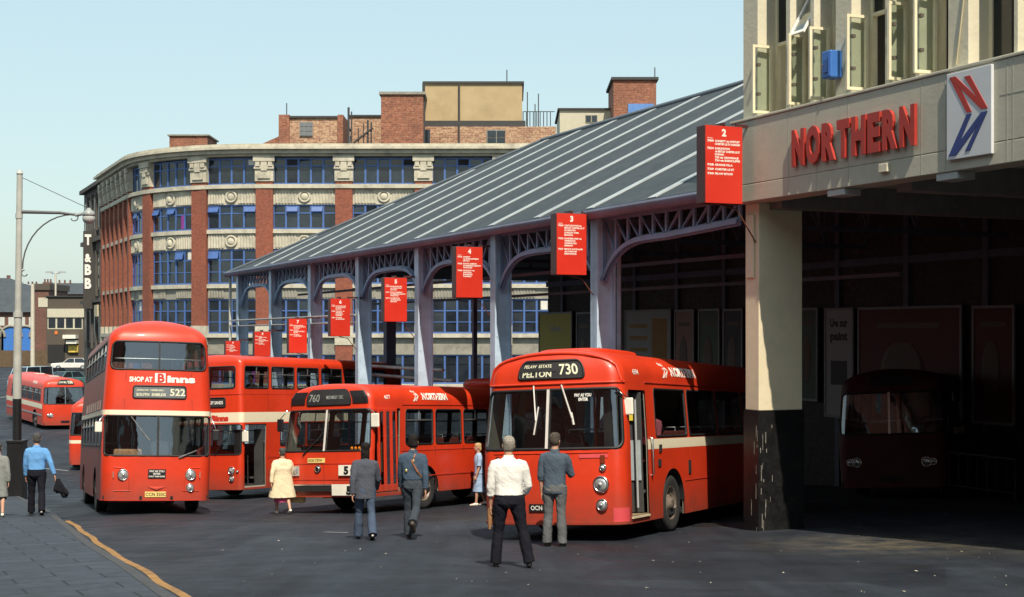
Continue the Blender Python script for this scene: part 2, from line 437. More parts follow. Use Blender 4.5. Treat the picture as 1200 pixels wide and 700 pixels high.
def build_bus(sp, root):
    """sp: shell, holes, stripes and extras; front of the bus faces local -y"""
    sh = sp['shell']; holes = sp['holes']; paint = sp.get('paint', RED); bands = sp.get('bands', [])
    us = set(); zs = set()
    for i in range(0, 5): us.add(i/4)
    for i in range(1, 9): us.add(1+i/8); us.add(3+i/8)
    for i in range(1, 9): us.add(2+i/8)
    us.add(4.5); us.add(5.0)
    us |= {-u for u in us}
    for h in holes: us.add(round(h['u0'], 5)); us.add(round(h['u1'], 5)); zs.add(round(h['z0'], 4)); zs.add(round(h['z1'], 4))
    for (a, b, *_x) in bands: zs.add(a); zs.add(b)
    for z in sp.get('zx', ()): zs.add(z)
    z = sh.zs
    zs.add(sh.zs); zs.add(sh.zc)
    for t in (.2,.38,.54,.68,.79,.88,.94,.975,.995): zs.add(sh.zc+(sh.H-sh.zc)*t)
    zs = sorted(zz for zz in zs if sh.zs-1e-6 <= zz <= sh.H); us = sorted(us)
    zs = [zz for i, zz in enumerate(zs) if i == 0 or zz-zs[i-1] > .0015]
    uu = [us[0]]
    for a in us[1:]:
        if a-uu[-1] > .0006: uu.append(a)
    us = uu
    def cellmat(uc, zc):
        for (a, b, mi, *lim) in bands:
            if a <= zc <= b and (not lim or lim[0] <= uc <= lim[1]): return mi
        return 0
    body = MB(); lin = MB()
    V = [[sh.P(u, z) for u in us] for z in zs]; VI = [[sh.Q(u, z, -.035) for u in us] for z in zs]
    nu = len(us); flat = [p for r in V for p in r]; flati = [p for r in VI for p in r]
    by = {}; fin = []
    for j in range(len(zs)-1):
        for i in range(nu-1):
            uc = (us[i]+us[i+1])/2; zc = (zs[j]+zs[j+1])/2
            if any(h['u0'] < uc < h['u1'] and h['z0'] < zc < h['z1'] for h in holes): continue
            f = (j*nu+i, j*nu+i+1, (j+1)*nu+i+1, (j+1)*nu+i)
            by.setdefault((cellmat(uc, zc), zc > sh.zc-.001), []).append(f); fin.append(f)
    b = len(body.v); body.v += [tuple(p) for p in flat]
    for (mi, sm), fs in by.items():
        for f in fs: body.f.append([b+i for i in f]); body.mi.append(mi); body.sm.append(sm or True)
    top = len(zs)-1
    body.f.append([b+top*nu+i for i in range(nu-1)]); body.mi.append(0); body.sm.append(True)
    lin.add(flati, [tuple(reversed(f)) for f in fin], 0, True)
    for h in holes:                                    # rounded corners of the openings
        rc = h.get('rc', .06); u0, u1, z0, z1 = h['u0'], h['u1'], h['z0'], h['z1']; d0, d1 = sh.du(u0+1e-4), sh.du(u1-1e-4)
        cs = [(u1, z1, u1-rc*d1, z1-rc, d1, 0), (u0, z1, u0+rc*d0, z1-rc, d0, 90)]
        if h['kind'] != 'arch': cs += [(u0, z0, u0+rc*d0, z0+rc, d0, 180), (u1, z0, u1-rc*d1, z0+rc, d1, 270)]
        for (ku, kz, cu, cz, dd, a0) in cs:
            n = 10 if h['kind'] == 'arch' else 5
            arc = [(cu+rc*dd*math.cos(R(a0+90*k/n)), cz+rc*math.sin(R(a0+90*k/n))) for k in range(n+1)]
            pts = [sh.P(ku, kz)]+[sh.P(*a) for a in arc]
            body.add(pts, [(0, k, k+1) for k in range(1, n+1)], cellmat(cu, cz), True)
    mats = [paint]+[m for m in sp.get('band_mats', [CREAM])]
    bo = body.build('body', mats, root)
    lin.build('interior_lining', INNER, root)
    und = MB(); und.box(-sh.w0+.06, sh.w0-.06, .12, sh.L-.12, sh.zs+.02, sh.zs+.12, 0)
    und.box(-.45, .45, .5, sh.L-.4, sh.zs-.05, sh.zs+.02, 0)
    for (y, *_q) in sp['wheels']: und.tube([(-sh.w0+.3, y, .45), (sh.w0-.3, y, .45)], .07, 8)
    und.build('underframe', DARK, root)
    # window glass, gaskets, bars
    for h in holes:
        k = h['kind']
        if k == 'arch':
            lip = MB(); ol = [p for p in outline(sh, h, 0, 10, 2)]
            u0, u1 = h['u0'], h['u1']; rc = h['rc']; yc = (u0+u1)/2; dd = sh.du(yc)
            arc = [(yc+(u1-yc)*math.cos(R(a)), h['z1']-rc+rc*math.sin(R(a))) for a in range(0, 181, 10)]
            sgn = 1 if yc > 0 else -1
            sec = [(.012, 0), (.012, .03), (-.5, .03), (-.5, 0)]
            rings = []
            for a, p in zip(range(0, 181, 10), arc):
                o = sh.P(*p); rings.append(o)
            vs = []; fs = []
            for o in rings: vs += [o+Vector((sgn*.004, 0, 0)), o-Vector((sgn*.55, 0, 0))]
            for i in range(len(rings)-1): fs.append((2*i, 2*i+1, 2*i+3, 2*i+2))
            lip.add(vs, fs, 0, True)
            lip.add([r-Vector((sgn*.55, 0, 0)) for r in rings], [tuple(range(len(rings)))], 0)
            lip.build('wheel_arch', DARK, root)
            continue
        if k == 'open': continue
        g = MB(); nuu = max(2, int((h['u1']-h['u0'])/sh.du((h['u0']+h['u1'])/2)/.25)) if k != 'screen' else 14
        nuu = min(nuu, 16)
        vs = []; nz = 3
        for j in range(nz+1):
            for i in range(nuu+1): vs.append(sh.Q(h['u0']+(h['u1']-h['u0'])*i/nuu, h['z0']+(h['z1']-h['z0'])*j/nz, -.012))
        g.add(vs, [(j*(nuu+1)+i, j*(nuu+1)+i+1, (j+1)*(nuu+1)+i+1, (j+1)*(nuu+1)+i) for j in range(nz) for i in range(nuu)], 0, True)
        wn = g.build('windscreen' if k == 'screen' else 'window', h.get('glass', WGLASS if k == 'screen' else BGLASS), root)
        gk = MB(); a = outline(sh, h, -.008); c = outline(sh, h, h.get('gw', .03)); n = len(a); vs = []
        for (p, q) in zip(a, c): vs += [sh.Q(p[0], p[1], .001), sh.Q(p[0], p[1], .009), sh.Q(q[0], q[1], .007), sh.Q(q[0], q[1], -.014)]
        fs = []
        for i in range(n):
            j = (i+1) % n
            for q in range(3): fs.append((4*i+q, 4*j+q, 4*j+q+1, 4*i+q+1))
        gk.add(vs, fs, 0, True)
        for (um, wd) in h.get('mull', []):
            d = sh.du(um); plate(gk, sh, um-wd/2*d, um+wd/2*d, h['z0'], h['z1'], -.012, .02, 0, 1, 4)
        gk.build('gasket', h.get('gm', RUBBER), wn)
        if 'vent' in h:
            vb = MB(); zv = h['z1']-h['vent']
            plate(vb, sh, h['u0']+.03*sh.du(h['u0']), h['u1']-.03*sh.du(h['u1']), zv-.014, zv+.014, -.010, .016, 0, nuu)
            um = (h['u0']+h['u1'])/2; d = sh.du(um); plate(vb, sh, um-.012*d, um+.012*d, zv, h['z1']-.02, -.010, .014, 0, 1, 2)
            vb.build('vent_bar', ALU, wn)
        if 'rail' in h:
            rb = MB(); rb.tube([sh.Q(h['u0']+(h['u1']-h['u0'])*(i+.4)/12.8, h['rail'], -.10) for i in range(13)], .018, 6)
            rb.build('guard_rail', ALU, root)
    # wheels
    for (y, xo) in sp['wheels']:
        for sg in (1, -1): wheel(root, sg*(sh.w0-.17), y, sp.get('wr', .49), .28, sg)
    # interior
    for (zf, y0, y1, rows) in sp['decks']:
        fl = MB(); fl.box(-sh.w0+.09, sh.w0-.09, y0, y1, zf-.05, zf, 0); fl.build('deck_floor', FLOORM, root)
        for y in rows:
            for sg in (1, -1):
                s = MB(); x0, x1 = (.28, 1.10) if sg > 0 else (-1.10, -.28)
                s.box(x0, x1, y, y+.42, zf+.36, zf+.46); s.hexa([(x0, y+.38, zf+.44), (x1, y+.38, zf+.44), (x1, y+.46, zf+.44), (x0, y+.46, zf+.44)], [(x0, y+.46, zf+.98), (x1, y+.46, zf+.98), (x1, y+.53, zf+.98), (x0, y+.53, zf+.98)])
                s.box(x0+.1, x1-.1, y+.1, y+.3, zf, zf+.36)
                so = s.build('seat', SEATM, root, .03)
                rl = MB(); rl.tube([(x0+.05, y+.5, zf+.96), (x0+.05, y+.53, zf+1.04), (x1-.05, y+.53, zf+1.04), (x1-.05, y+.5, zf+.96)], .015, 6); rl.build('grab_rail', ALU, so)
    return bo

def lamp_unit(name, root, c, r, rim=.02, lens=LAMPG, n=(0,-1,0)):
    """round lamp sunk in the front: chromed rim and a domed lens"""
    m = MB(); m.lathe([(r*.98, .02), (r+rim, .012), (r+rim, -.015), (r+rim*.4, -.035), (r, -.02)], (c[0], c[1], c[2]), 'y', 24)
    o = m.build(name, CHROME, root)
    l = MB(); l.lathe([(r, -.012), (r*.8, -.028), (r*.5, -.040), (.001, -.046)], (c[0], c[1], c[2]), 'y', 24)
    l.lathe([(r*.32, -.046), (r*.30, -.058), (.001, -.06)], (c[0], c[1], c[2]), 'y', 12)
    l.build('lens', lens, o)
    return o

def blind(root, sh, u0, u1, z0, z1, bg, off=.006, rim=RUBBER):
    m = MB(); plate(m, sh, u0, u1, z0, z1, off, .006, 0, 8, 2)
    o = m.build('destination_box', bg, root)
    f = MB(); h = dict(u0=u0, u1=u1, z0=z0, z1=z1, rc=.05); a = outline(sh, h, -.022); b = outline(sh, h, .012); n = len(a); vs = []
    for p, q in zip(a, b): vs += [sh.Q(*p, .002), sh.Q(*p, .02), sh.Q(*q, .02), sh.Q(*q, .010)]
    f.add(vs, [(4*i+k, 4*((i+1) % n)+k, 4*((i+1) % n)+k+1, 4*i+k+1) for i in range(n) for k in range(3)], 0, True)
    f.build('blind_surround', rim, o)
    return o

def wiper(root, sh, u0, z0, u1, z1, ub, zb, m=ALU, w=.02):
    t = MB(); a = sh.Q(u0, z0, .02); b = sh.Q(u1, z1, .035); t.bar(a, b, w, w*.7)
    c = sh.Q(u1+(u1-ub), z1+(z1-zb), .02); d = sh.Q(ub, zb, .018); t.bar(c, d, w*1.2, w)
    t.build('wiper', m, root)

def mirror(root, p, q, w=.18, h=.30, m=GREYP):
    a = MB(); a.tube([p, (p[0], p[1]-.12, p[2]+.02), (q[0], q[1], q[2]+h/2)], .012, 6); o = a.build('mirror_arm', CHROME, root)
    g = MB(); g.box(q[0]-w/2, q[0]+w/2, q[1]-.02, q[1]+.03, q[2]-h/2, q[2]+h/2); g.build('mirror', m, o, .02)

def bus_matrix(x, y, beta, sh, wheels):
    """stand the four wheels on the road; (x, y) is the near front corner on the right as seen"""
    d = Vector((math.sin(beta), math.cos(beta), 0)); a = Vector((math.cos(beta), -math.sin(beta), 0))
    o = Vector((x, y, 0))-a*sh.w0
    f = o+d*wheels[0][0]; r = o+d*wheels[-1][0]
    def g(p): return gz(p.x, p.y)
    zl, zr = g(f-a*1.0)+g(r-a*1.0), g(f+a*1.0)+g(r+a*1.0); zf, zr2 = g(f-a)+g(f+a), g(r-a)+g(r+a)
    ax = (a*4+Vector((0,0,zr-zl))).normalized(); ay = (d*2*(r-f).length+Vector((0,0,zr2-zf))).normalized()
    az = ax.cross(ay).normalized(); ax = ay.cross(az)
    M = Matrix((ax, ay, az)).transposed()
    c = (f+r)/2; c.z = (zl+zr)/4
    loc = c - ay*((wheels[0][0]+wheels[-1][0])/2)
    return loc, M

# ---------------------------------------------------------------- single decker with a curved screen (route 730; coach; others)
def single_spec(L=10.6, H=3.12, door='open', zb=1.66, zt=2.50, W=2.5, y0=1.42, pitch=1.46, fo=2.12, fr=.40, n=2.3, rf=.30):
    sh = Shell(L, H, .27, 2.60, W, rf=rf, rr=.25, bow=.10, n=n, fr=fr, rrf=.5, side=((0,.03), (.5,0), (1.5,0), (2.6,.08)), front=((0,.05), (.6,0), (1.4,0), (2.5,.16), (2.9,.20)), rear=((0,.05), (1.5,0), (2.6,.15)))
    S = sh.S; hs = []
    hs.append(dict(u0=-1.70, u1=1.70, z0=1.50, z1=2.50, rc=.16, kind='screen', mull=[(0.0, .06)], gw=.035))
    if door == 'open': hs.append(dict(u0=S(.36), u1=S(1.22 if y0 > 1.5 else 1.16), z0=sh.zs+.10, z1=2.46, rc=.03, kind='open'))
    else: hs.append(dict(u0=S(.40), u1=S(1.16), z0=1.55, z1=2.46, rc=.05, kind='win'))
    yy = [y0+pitch*i for i in range(6)]; wl = pitch-.12
    for y in yy:
        if y+wl > L-.3: continue
        hs.append(dict(u0=S(y), u1=S(y+wl), z0=zb, z1=zt, rc=.07, kind='win', vent=.26))
    for y in [.75]+yy:
        if y+wl > L-.3: continue
        y1 = y+wl if y > 1 else y+.60
        hs.append(dict(u0=-S(y1), u1=-S(y), z0=zb, z1=zt, rc=.07, kind='win', vent=.26))
    hs.append(dict(u0=4.2, u1=4.999, z0=1.7, z1=2.45, rc=.1, kind='win')); hs.append(dict(u0=-4.999, u1=-4.2, z0=1.7, z1=2.45, rc=.1, kind='win'))
    wy = [fo, fo+5.4]
    for w in wy:
        for sd in (1, -1): hs.append(arch_hole(sh, sd, w, .60, 1.10))
    return dict(shell=sh, holes=hs, wheels=[(w, 0) for w in wy], wr=.49, decks=[(.78, 1.3, L-.3, [2.9, 3.7, 4.5, 5.3, 6.1, 6.9, 7.7, 8.5]), ], bands=[(1.46, 1.63, 1, S(1.30), 3.0), (1.46, 1.63, 1, -3.0, -S(.5))])
def px_corner(u, Y): return ((u-600)/F*Y, Y)

def place_bus(name, label, sp, x, y, beta, group=None):
    loc, M = bus_matrix(x, y, beta, sp['shell'], sp['wheels'])
    return thing(name, label, 'bus', loc, group=group, rot=M)

# ------------------------------------------------ route 730 single decker, door open, emerging beside the pillar
def bus_730():
    sp = single_spec(10.8, 3.15, W=2.55, y0=1.66, pitch=1.90, fo=2.54, fr=.20, n=2.9, rf=.24)
    sh = sp['shell']; S = sh.S
    for h in sp['holes']: h.pop('vent', None)
    x, y = px_corner(733, 23.2)
    root = place_bus('single_decker_bus', 'red single decker numbered 730 with its door open, pulling out beside the concrete pillar', sp, x, y, R(24.5))
    build_bus(sp, root)
    # peaked dome lip over the destination
    m = MB(); n = 22; w = 1.70
    pts = [sh.Q(-w+2*w*i/n, 2.60+.485*(max(0, 1-abs(-1+2*i/n)**3.2))**(1/2.1), .012) for i in range(n+1)]
    m.tube(pts, .03, 8); m.tube([sh.Q(-1.9+3.8*i/20, 2.585, .006) for i in range(21)], .022, 8)
    m.build('dome_moulding', RED, root)
    b = blind(root, sh, -.60, .62, 2.68, 2.96, BLIND)
    t = MB(); s_text(t, sh, '730', .18, 2.735, .17, .36, .016, .02)
    s_text(t, sh, 'PELTON', -.53, 2.705, .095, .58, .016, .03); s_text(t, sh, 'PELAW  ESTATE', -.53, 2.855, .05, .58, .016, .02)
    t.build('route_lettering', mat('blind_letters', (.72,.70,.50), .7, var=.05), b)
    v = MB(); plate(v, sh, -.57, .12, 2.785, 2.825, .0165, .003); v.build('blind_edge', BLIND, b)
    # screen furniture
    c = MB(); a0 = sh.Q(-.02, 1.52, .012); a1 = sh.Q(-.02, 2.49, .012); c.bar(a0, a1, .045, .02); c.build('screen_pillar', mat('pale_bar', (.62,.58,.54), .4), root)
    wiper(root, sh, -.30, 2.56, -.22, 1.98, -.25, 1.75, mat('pale_bar', (.62,.58,.54), .4), .02); wiper(root, sh, .22, 2.56, .42, 2.0, .44, 1.9, mat('pale_bar', (.62,.58,.54), .4), .022)
    t = MB(); s_text(t, sh, 'PAY AS YOU', .45, 2.36, .05, .30, .002, .03); s_text(t, sh, 'ENTER', .52, 2.29, .05, .17, .002, .03); t.build('screen_lettering', WHITEP, root)
    # lamps on the near corner and their twins
    for sg in (1, -1):
        p = sh.P(sg*.86, .93); lamp_unit('headlight', root, (p.x, p.y, p.z), .105, .035)
        p = sh.P(sg*.87, .60); lamp_unit('fog_lamp', root, (p.x, p.y, p.z), .075, .025)
        p = sh.P(sg*.90, 1.20); lamp_unit('side_lamp', root, (p.x, p.y, p.z), .045, .015)
        a = MB(); plate(a, sh, sg*.90-.035, sg*.90+.035, 1.27, 1.40, .003, .018, 0, 2); a.build('indicator', mat('dark_amber', (.16,.03,.01), .3), root)
    pl = MB(); plate(pl, sh, -.34, .06, .50, .62, .004, .01); po = pl.build('number_plate', BLACKP, root)
    t = MB(); s_text(t, sh, 'OCN 491', -.31, .525, .07, .36, .016, .02); t.build('plate_lettering', WHITEP, po)
    pa = MB(); plate(pa, sh, 1.12, 1.98, .285, .55, .002, .0015, 0, 10, 2); pa.build('faded_paint_patch', mat('faded_red', (.62,.07,.08), .5, var=.1), root); pa = MB(); plate(pa, sh, .52, .98, 1.36, 1.42, .002, .0015, 0, 6); pa.build('faded_paint_patch', mat('faded_red', (.62,.07,.08), .5, var=.1), root)
    bm = MB(); plate(bm, sh, -1.98, 1.98, .285, .33, .004, .02, 0, 24); plate(bm, sh, -.98, .98, 1.44, 1.455, .001, .008, 0, 12); bm.build('beading', RED, root)
    # doorway: folded leaves, step well, hand rail
    d = MB()
    for yy in (.44, 1.08): d.box(sh.w0-.48, sh.w0-.05, yy-.012, yy+.012, .42, 2.42)
    d.build('door', mat('door_leaf_dark', (.05,.05,.05), .5, var=.2), root, .006)
    g = MB(); g.box(sh.w0-.46, sh.w0-.07, 1.045, 1.06, .95, 1.62); g.build('door_panel', mat('door_panel_grey', (.36,.40,.42), .5, var=.1), root)
    g = MB(); g.box(sh.w0-.62, sh.w0-.03, .34, 1.2, .36, .40); g.box(sh.w0-1.0, sh.w0-.62, .34, 1.25, .36, .62); g.build('entrance_step', mat('step_wood', (.23,.17,.10), .8, var=.2), root)
    g = MB(); g.box(sh.w0-.005, sh.w0+.02, .36, 1.2, .355, .385); g.build('step_edge', mat('step_edge', (.62,.52,.36), .6), root)
    h = MB()
    for (yy, z0, z1) in ((1.36, 1.02, 1.66),): h.tube([(sh.w0+.0, yy, z0), (sh.w0+.045, yy, z0+.02), (sh.w0+.045, yy, z1-.02), (sh.w0+.0, yy, z1)], .016, 8)
    h.build('handrail', CHROME, root)
    h = MB(); h.tube([(sh.w0-.12, .98, .5), (sh.w0-.12, .98, 2.3)], .02, 8); h.build('door_pole', GREYP, root)
    h = MB()
    for (yy, z0, z1, w) in ((1.86, 1.40, 1.53, .06), (1.80, 1.16, 1.28, .07), (3.50, .98, 1.22, .06)): plate(h, sh, S(yy-w), S(yy+w), z0, z1, .001, .016, 0, 2)
    h.build('filler_flap', DARK, root)
    sm = MB()
    for (yy) in (1.40, 3.58): plate(sm, sh, S(yy)-.001, S(yy)+.001, .30, 1.46, .0005, .003, 0, 1)
    plate(sm, sh, S(3.2), S(4.8), .855, .872, .0005, .006, 0, 3); plate(sm, sh, S(4.9), S(10.0), .855, .872, .0005, .006, 0, 8); plate(sm, sh, S(1.22), 2.995, 2.585, 2.605, .002, .014, 0, 24)
    sm.build('panel_seam', REDD, root)
    seams(root, sh, ((.30, 1.44),), (5.4, 7.0, 8.6), (.55, -.55)); seams(root, sh, ((2.62, 2.95),), (3.4, 5.3, 7.2))
    # roof pod, lettering
    rp = MB(); ring = []
    for (z, k) in ((3.06, 1.0), (3.12, 1.0), (3.18, .96), (3.20, .86)):
        ring.append([(math.copysign(abs(math.cos(a))**.5, math.cos(a))*.62*k, 1.9+math.copysign(abs(math.sin(a))**.5, math.sin(a))*1.25*k, z) for a in [2*math.pi*i/28 for i in range(28)]])
    rp.loft(ring); rp.build('roof_pod', RED, root)
    t = MB(); s_text(t, sh, 'NORTHERN', S(2.76), 2.74, .15, 1.52, .006, .05); s_emblem(t, sh, S(2.22), 2.69, .40, .27, .006); t.build('fleet_lettering', WHITEP, root)
    t = MB(); s_text(t, sh, '4394', S(.62), 2.72, .085, .30, .006, .02); t.build('fleet_number', WHITEP, root)
    mirror(root, sh.Q(1.6, 2.42, 0), (sh.w0-.02, .33, 2.18), .20, .28, PAPER)
    nt = MB(); nt.box(sh.w0-.42, sh.w0-.18, 1.02, 1.03, 1.95, 2.2); nt.build('yellow_notice', YELNOTE, root)
    # driver's cab seen through the screen
    s = MB(); s.lathe([(.23, 0), (.245, .012), (.23, .024), (.215, .012), (.23, 0)], (-.72, .55, 1.36), 'z', 24); s.tube([(-.72, .55, .8), (-.72, .55, 1.36)], .03, 8); s.build('steering_wheel', BLACKP, root)
    s = MB(); s.hexa([(-.98,1.12,.8),(-.44,1.12,.8),(-.44,1.22,.8),(-.98,1.22,.8)], [(-.95,1.2,1.85),(-.47,1.2,1.85),(-.47,1.3,1.85),(-.95,1.3,1.85)]); s.box(-.98, -.44, .8, 1.2, 1.1, 1.2); s.build('driver_seat', SEATD, root, .04)
    s = MB(); s.box(-.25, .10, .55, .62, .8, 1.62); s.tube([(.02,.6,1.6),(.06,.6,1.74),(.30,.6,1.74),(.34,.6,1.6)], .014, 6); s.box(-.02,.36,.58,.62,.8,1.6); s.build('ticket_machine_stand', BLACKP, root, .02)
    s = MB(); s.tube([(.46,.9,.8),(.46,.9,2.5)], .022, 8); s.build('cab_pole', mat('red_pole', (.55,.04,.02), .4), root)
    s = MB(); s.box(-1.1,.9,.18,.5,.8,1.44); s.build('dashboard', BLACKP, root, .05)
    return root, sp

# ------------------------------------------------ 760 with a double leaf glazed door
def bus_760():
    L, H = 10.9, 3.05
    sh = Shell(L, H, .40, 2.56, 2.55, rf=.16, rr=.22, bow=.05, n=2.8, fr=.22, rrf=.4, side=((0,.04), (.6,0), (1.5,0), (2.6,.07)), front=((0,.06), (.55,0), (1.4,.02), (2.5,.20), (2.62,.20)), rear=((0,.0), (2.6,.1)))
    S = sh.S; hs = [dict(u0=-1.55, u1=1.55, z0=1.46, z1=2.44, rc=.14, kind='screen', mull=[(0, .05)], gw=.03)]
    hs.append(dict(u0=S(.18), u1=S(1.22), z0=sh.zs+.08, z1=2.44, rc=.03, kind='open'))
    for k in range(6):
        y = 1.46+1.36*k; hs.append(dict(u0=S(y), u1=S(y+1.24), z0=1.56, z1=2.42, rc=.09, kind='win', **({'vent': .26} if k % 2 == 0 else {})))
    for k in range(7):
        y = .5+1.42*k; hs.append(dict(u0=-S(y+1.28), u1=-S(y), z0=1.56, z1=2.42, rc=.09, kind='win', vent=.26))
    hs.append(dict(u0=4.2, u1=4.999, z0=1.7, z1=2.4, rc=.1, kind='win')); hs.append(dict(u0=-4.999, u1=-4.2, z0=1.7, z1=2.4, rc=.1, kind='win'))
    wy = [2.35, 7.9]
    for w in wy:
        for sd in (1, -1): hs.append(arch_hole(sh, sd, w, .58, 1.06))
    sp = dict(shell=sh, holes=hs, wheels=[(w, 0) for w in wy], decks=[(.74, 1.2, L-.3, [3.0, 3.8, 4.6, 5.4, 6.2, 7.0, 8.6])], bands=[(2.975, 3.0, 0)])
    x, y = px_corner(434, 33.2)
    root = place_bus('single_decker_bus', 'red single decker numbered 760 with closed glazed double doors and a card marked 5', sp, x, y, R(29.5))
    build_bus(sp, root)
    b = blind(root, sh, -.58, .62, 2.55, 2.89, BLIND, .02)
    t = MB(); s_text(t, sh, '760', -.52, 2.63, .17, .34, .03, .0); s_text(t, sh, 'MEDOMSLEY  CIRC', -.02, 2.685, .075, .52, .03, .01); t.build('route_lettering', mat('blind_letters_grey', (.33,.36,.33), .7, var=.05), b)
    for sg in (1, -1):
        a = MB(); u0, u1 = (.68, 1.30) if sg > 0 else (-1.30, -.65); plate(a, sh, u0, u1, 2.57, 2.86, .012, .008, 0, 6, 2); a.build('dome_side_panel', BLACKP, root)
    wiper(root, sh, -.55, 1.38, -.12, 1.80, -.05, 1.90, RUBBER, .03)
    c = MB(); c.bar(sh.Q(0, 1.47, .014), sh.Q(0, 2.43, .014), .045, .02); c.build('screen_pillar', mat('pale_bar', (.62,.58,.54), .4), root)
    pl = MB(); plate(pl, sh, -.42, .03, 1.20, 1.31, .004, .01); po = pl.build('number_plate', YELP, root)
    t = MB(); s_text(t, sh, 'DCN 737W', -.40, 1.225, .06, .41, .016, .02); t.build('plate_lettering', BLACKP, po)
    g = MB(); p = sh.P(-.16, 1.05); g.lathe([(.001,-.03),(.085,-.02),(.095,0)], p, 'y', 20); g.build('badge', BLACKP, root)
    g = MB(); g.lathe([(.045,-.04),(.07,-.036),(.07,-.03)], p, 'y', 20); g.build('badge_ring', CHROME, root)
    for sg in (1, -1):
        a = MB(); plate(a, sh, sg*.82-.17, sg*.82+.17, .90, 1.13, .004, .03, 0, 3); ho = a.build('headlight', mat('headlamp_bezel', (.5,.5,.46), .3, .3), root)
        for dx in (-.08, .08):
            p = sh.P(sg*.82+dx, 1.015); l = MB(); l.lathe([(.085,-.04),(.06,-.055),(.001,-.06)], (p.x, p.y, p.z), 'y', 16); l.build('lens', LAMPG, ho)
    cd = MB(); plate(cd, sh, .40, .74, .90, 1.14, .042, .006); co = cd.build('route_card', PAPER, root)
    t = MB(); s_text(t, sh, '5', .53, .935, .17, .13, .053, .06); t.build('card_lettering', BLACKP, co)
    cd = MB(); plate(cd, sh, .24, .80, .45, .70, .06, .006, 0, 8); co = cd.build('route_card', PAPER, root)
    t = MB(); s_text(t, sh, '5', .60, .48, .17, .17, .07, .06); t.build('card_lettering', BLACKP, co)
    bp = MB(); plate(bp, sh, -1.9, 1.9, .54, .66, .0, .05, 0, 24); bp.build('bumper', DARK, root)
    bp = MB(); plate(bp, sh, -1.9, .22, .665, .70, .0, .06, 0, 24); bp.build('bumper_trim', ALU, root)
    bd = MB()
    for z in (.80, 1.17): plate(bd, sh, -1.8, 1.8, z, z+.012, .001, .006, 0, 24)
    plate(bd, sh, S(1.3), 2.99, 1.42, 1.435, .001, .008, 0, 20); plate(bd, sh, S(1.3), 2.99, .80, .82, .001, .008, 0, 20); plate(bd, sh, S(1.3), 2.99, 2.52, 2.535, .002, .012, 0, 20)
    bd.build('beading', REDD, root)
    seams(root, sh, ((.45, 1.5), (2.57, 2.9)), (1.42, 2.8, 4.16, 5.5, 6.9, 8.3)); seams(root, sh, ((.72, 1.40),), (), (.0,))
    # double leaf door, red frames and tall panes
    for k in range(2):
        dm = MB(); gm = MB()
        for q in range(2):
            y0 = .19+.515*k+.257*q; y1 = y0+.248; xo = sh.w0-.05
            for (a, b2) in ((y0, y0+.05), (y1-.05, y1)): dm.box(xo-.02, xo+.02, a, b2, .5, 2.44)
            for (a, b2) in ((.5, .66), (2.36, 2.44)): dm.box(xo-.02, xo+.02, y0+.051, y1-.051, a, b2)
            gm.box(xo-.006, xo+.006, y0+.05, y1-.05, .66, 2.36)
        do = dm.build('door', RED, root, .008)
        gm.build('door_glass', BGLASS, do)
        br = MB(); br.tube([(xo-.03, y0+.02, 1.30), (xo-.03, y0+.02, 2.2)], .012, 6); br.build('door_bar', RUBBER, do)
        pn = MB(); pn.box(xo-.14, xo-.12, y0-.22, y0-.06, .95, 1.65); pn.build('door_pad', mat('cream_pad', (.6,.52,.33), .7), do)
    g = MB(); g.box(sh.w0-.55, sh.w0-.06, .2, 1.2, .46, .52); g.build('entrance_step', FLOORM, root)
    rp = MB(); ring = []
    for (z, k) in ((3.02, 1.0), (3.20, 1.0), (3.30, .93), (3.33, .8)):
        ring.append([(math.copysign(abs(math.cos(a))**.5, math.cos(a))*.85*k, 8.8+math.copysign(abs(math.sin(a))**.5, math.sin(a))*1.6*k, z) for a in [2*math.pi*i/28 for i in range(28)]])
    rp.loft(ring); rp.build('roof_pod', RED, root)
    t = MB(); s_text(t, sh, 'NORTHERN', S(2.25), 2.66, .15, 1.20, .007, .05); s_emblem(t, sh, S(1.80), 2.61, .30, .26, .007); t.build('fleet_lettering', WHITEP, root)
    t = MB(); s_text(t, sh, '4677', S(.55), 2.66, .09, .26, .007, .02); t.build('fleet_number', WHITEP, root)
    mirror(root, sh.Q(1.6, 2.42, 0), (sh.w0+.06, .16, 2.16), .22, .32, PAPER)
    mirror(root, sh.Q(-1.6, 2.42, 0), (-sh.w0-.10, .1, 2.10), .18, .30, BLACKP)
    s = MB(); s.box(-1.1,1.0,.16,.42,.74,1.42); s.build('dashboard', BLACKP, root, .05)
    s = MB(); s.hexa([(-.98,1.12,.8),(-.44,1.12,.8),(-.44,1.22,.8),(-.98,1.22,.8)], [(-.95,1.2,1.8),(-.47,1.2,1.8),(-.47,1.3,1.8),(-.95,1.3,1.8)]); s.build('driver_seat', SEATD, root, .04)
    s = MB()
    for (xx, yy) in ((-.3,1.4),(.35,1.6),(.38,1.6)): s.tube([(xx,yy,.74),(xx,yy,2.9)], .022, 8)
    s.build('cab_pole', mat('red_pole', (.55,.04,.02), .4), root)
    s = MB()
    for i in range(3):
        p = sh.P(.70+.09*i, 1.53); s.lathe([(.035,-.01),(.001,-.02)], (p.x, p.y, p.z), 'y', 12)
    s.build('screen_disc', AMBER, root)
    return root, sp

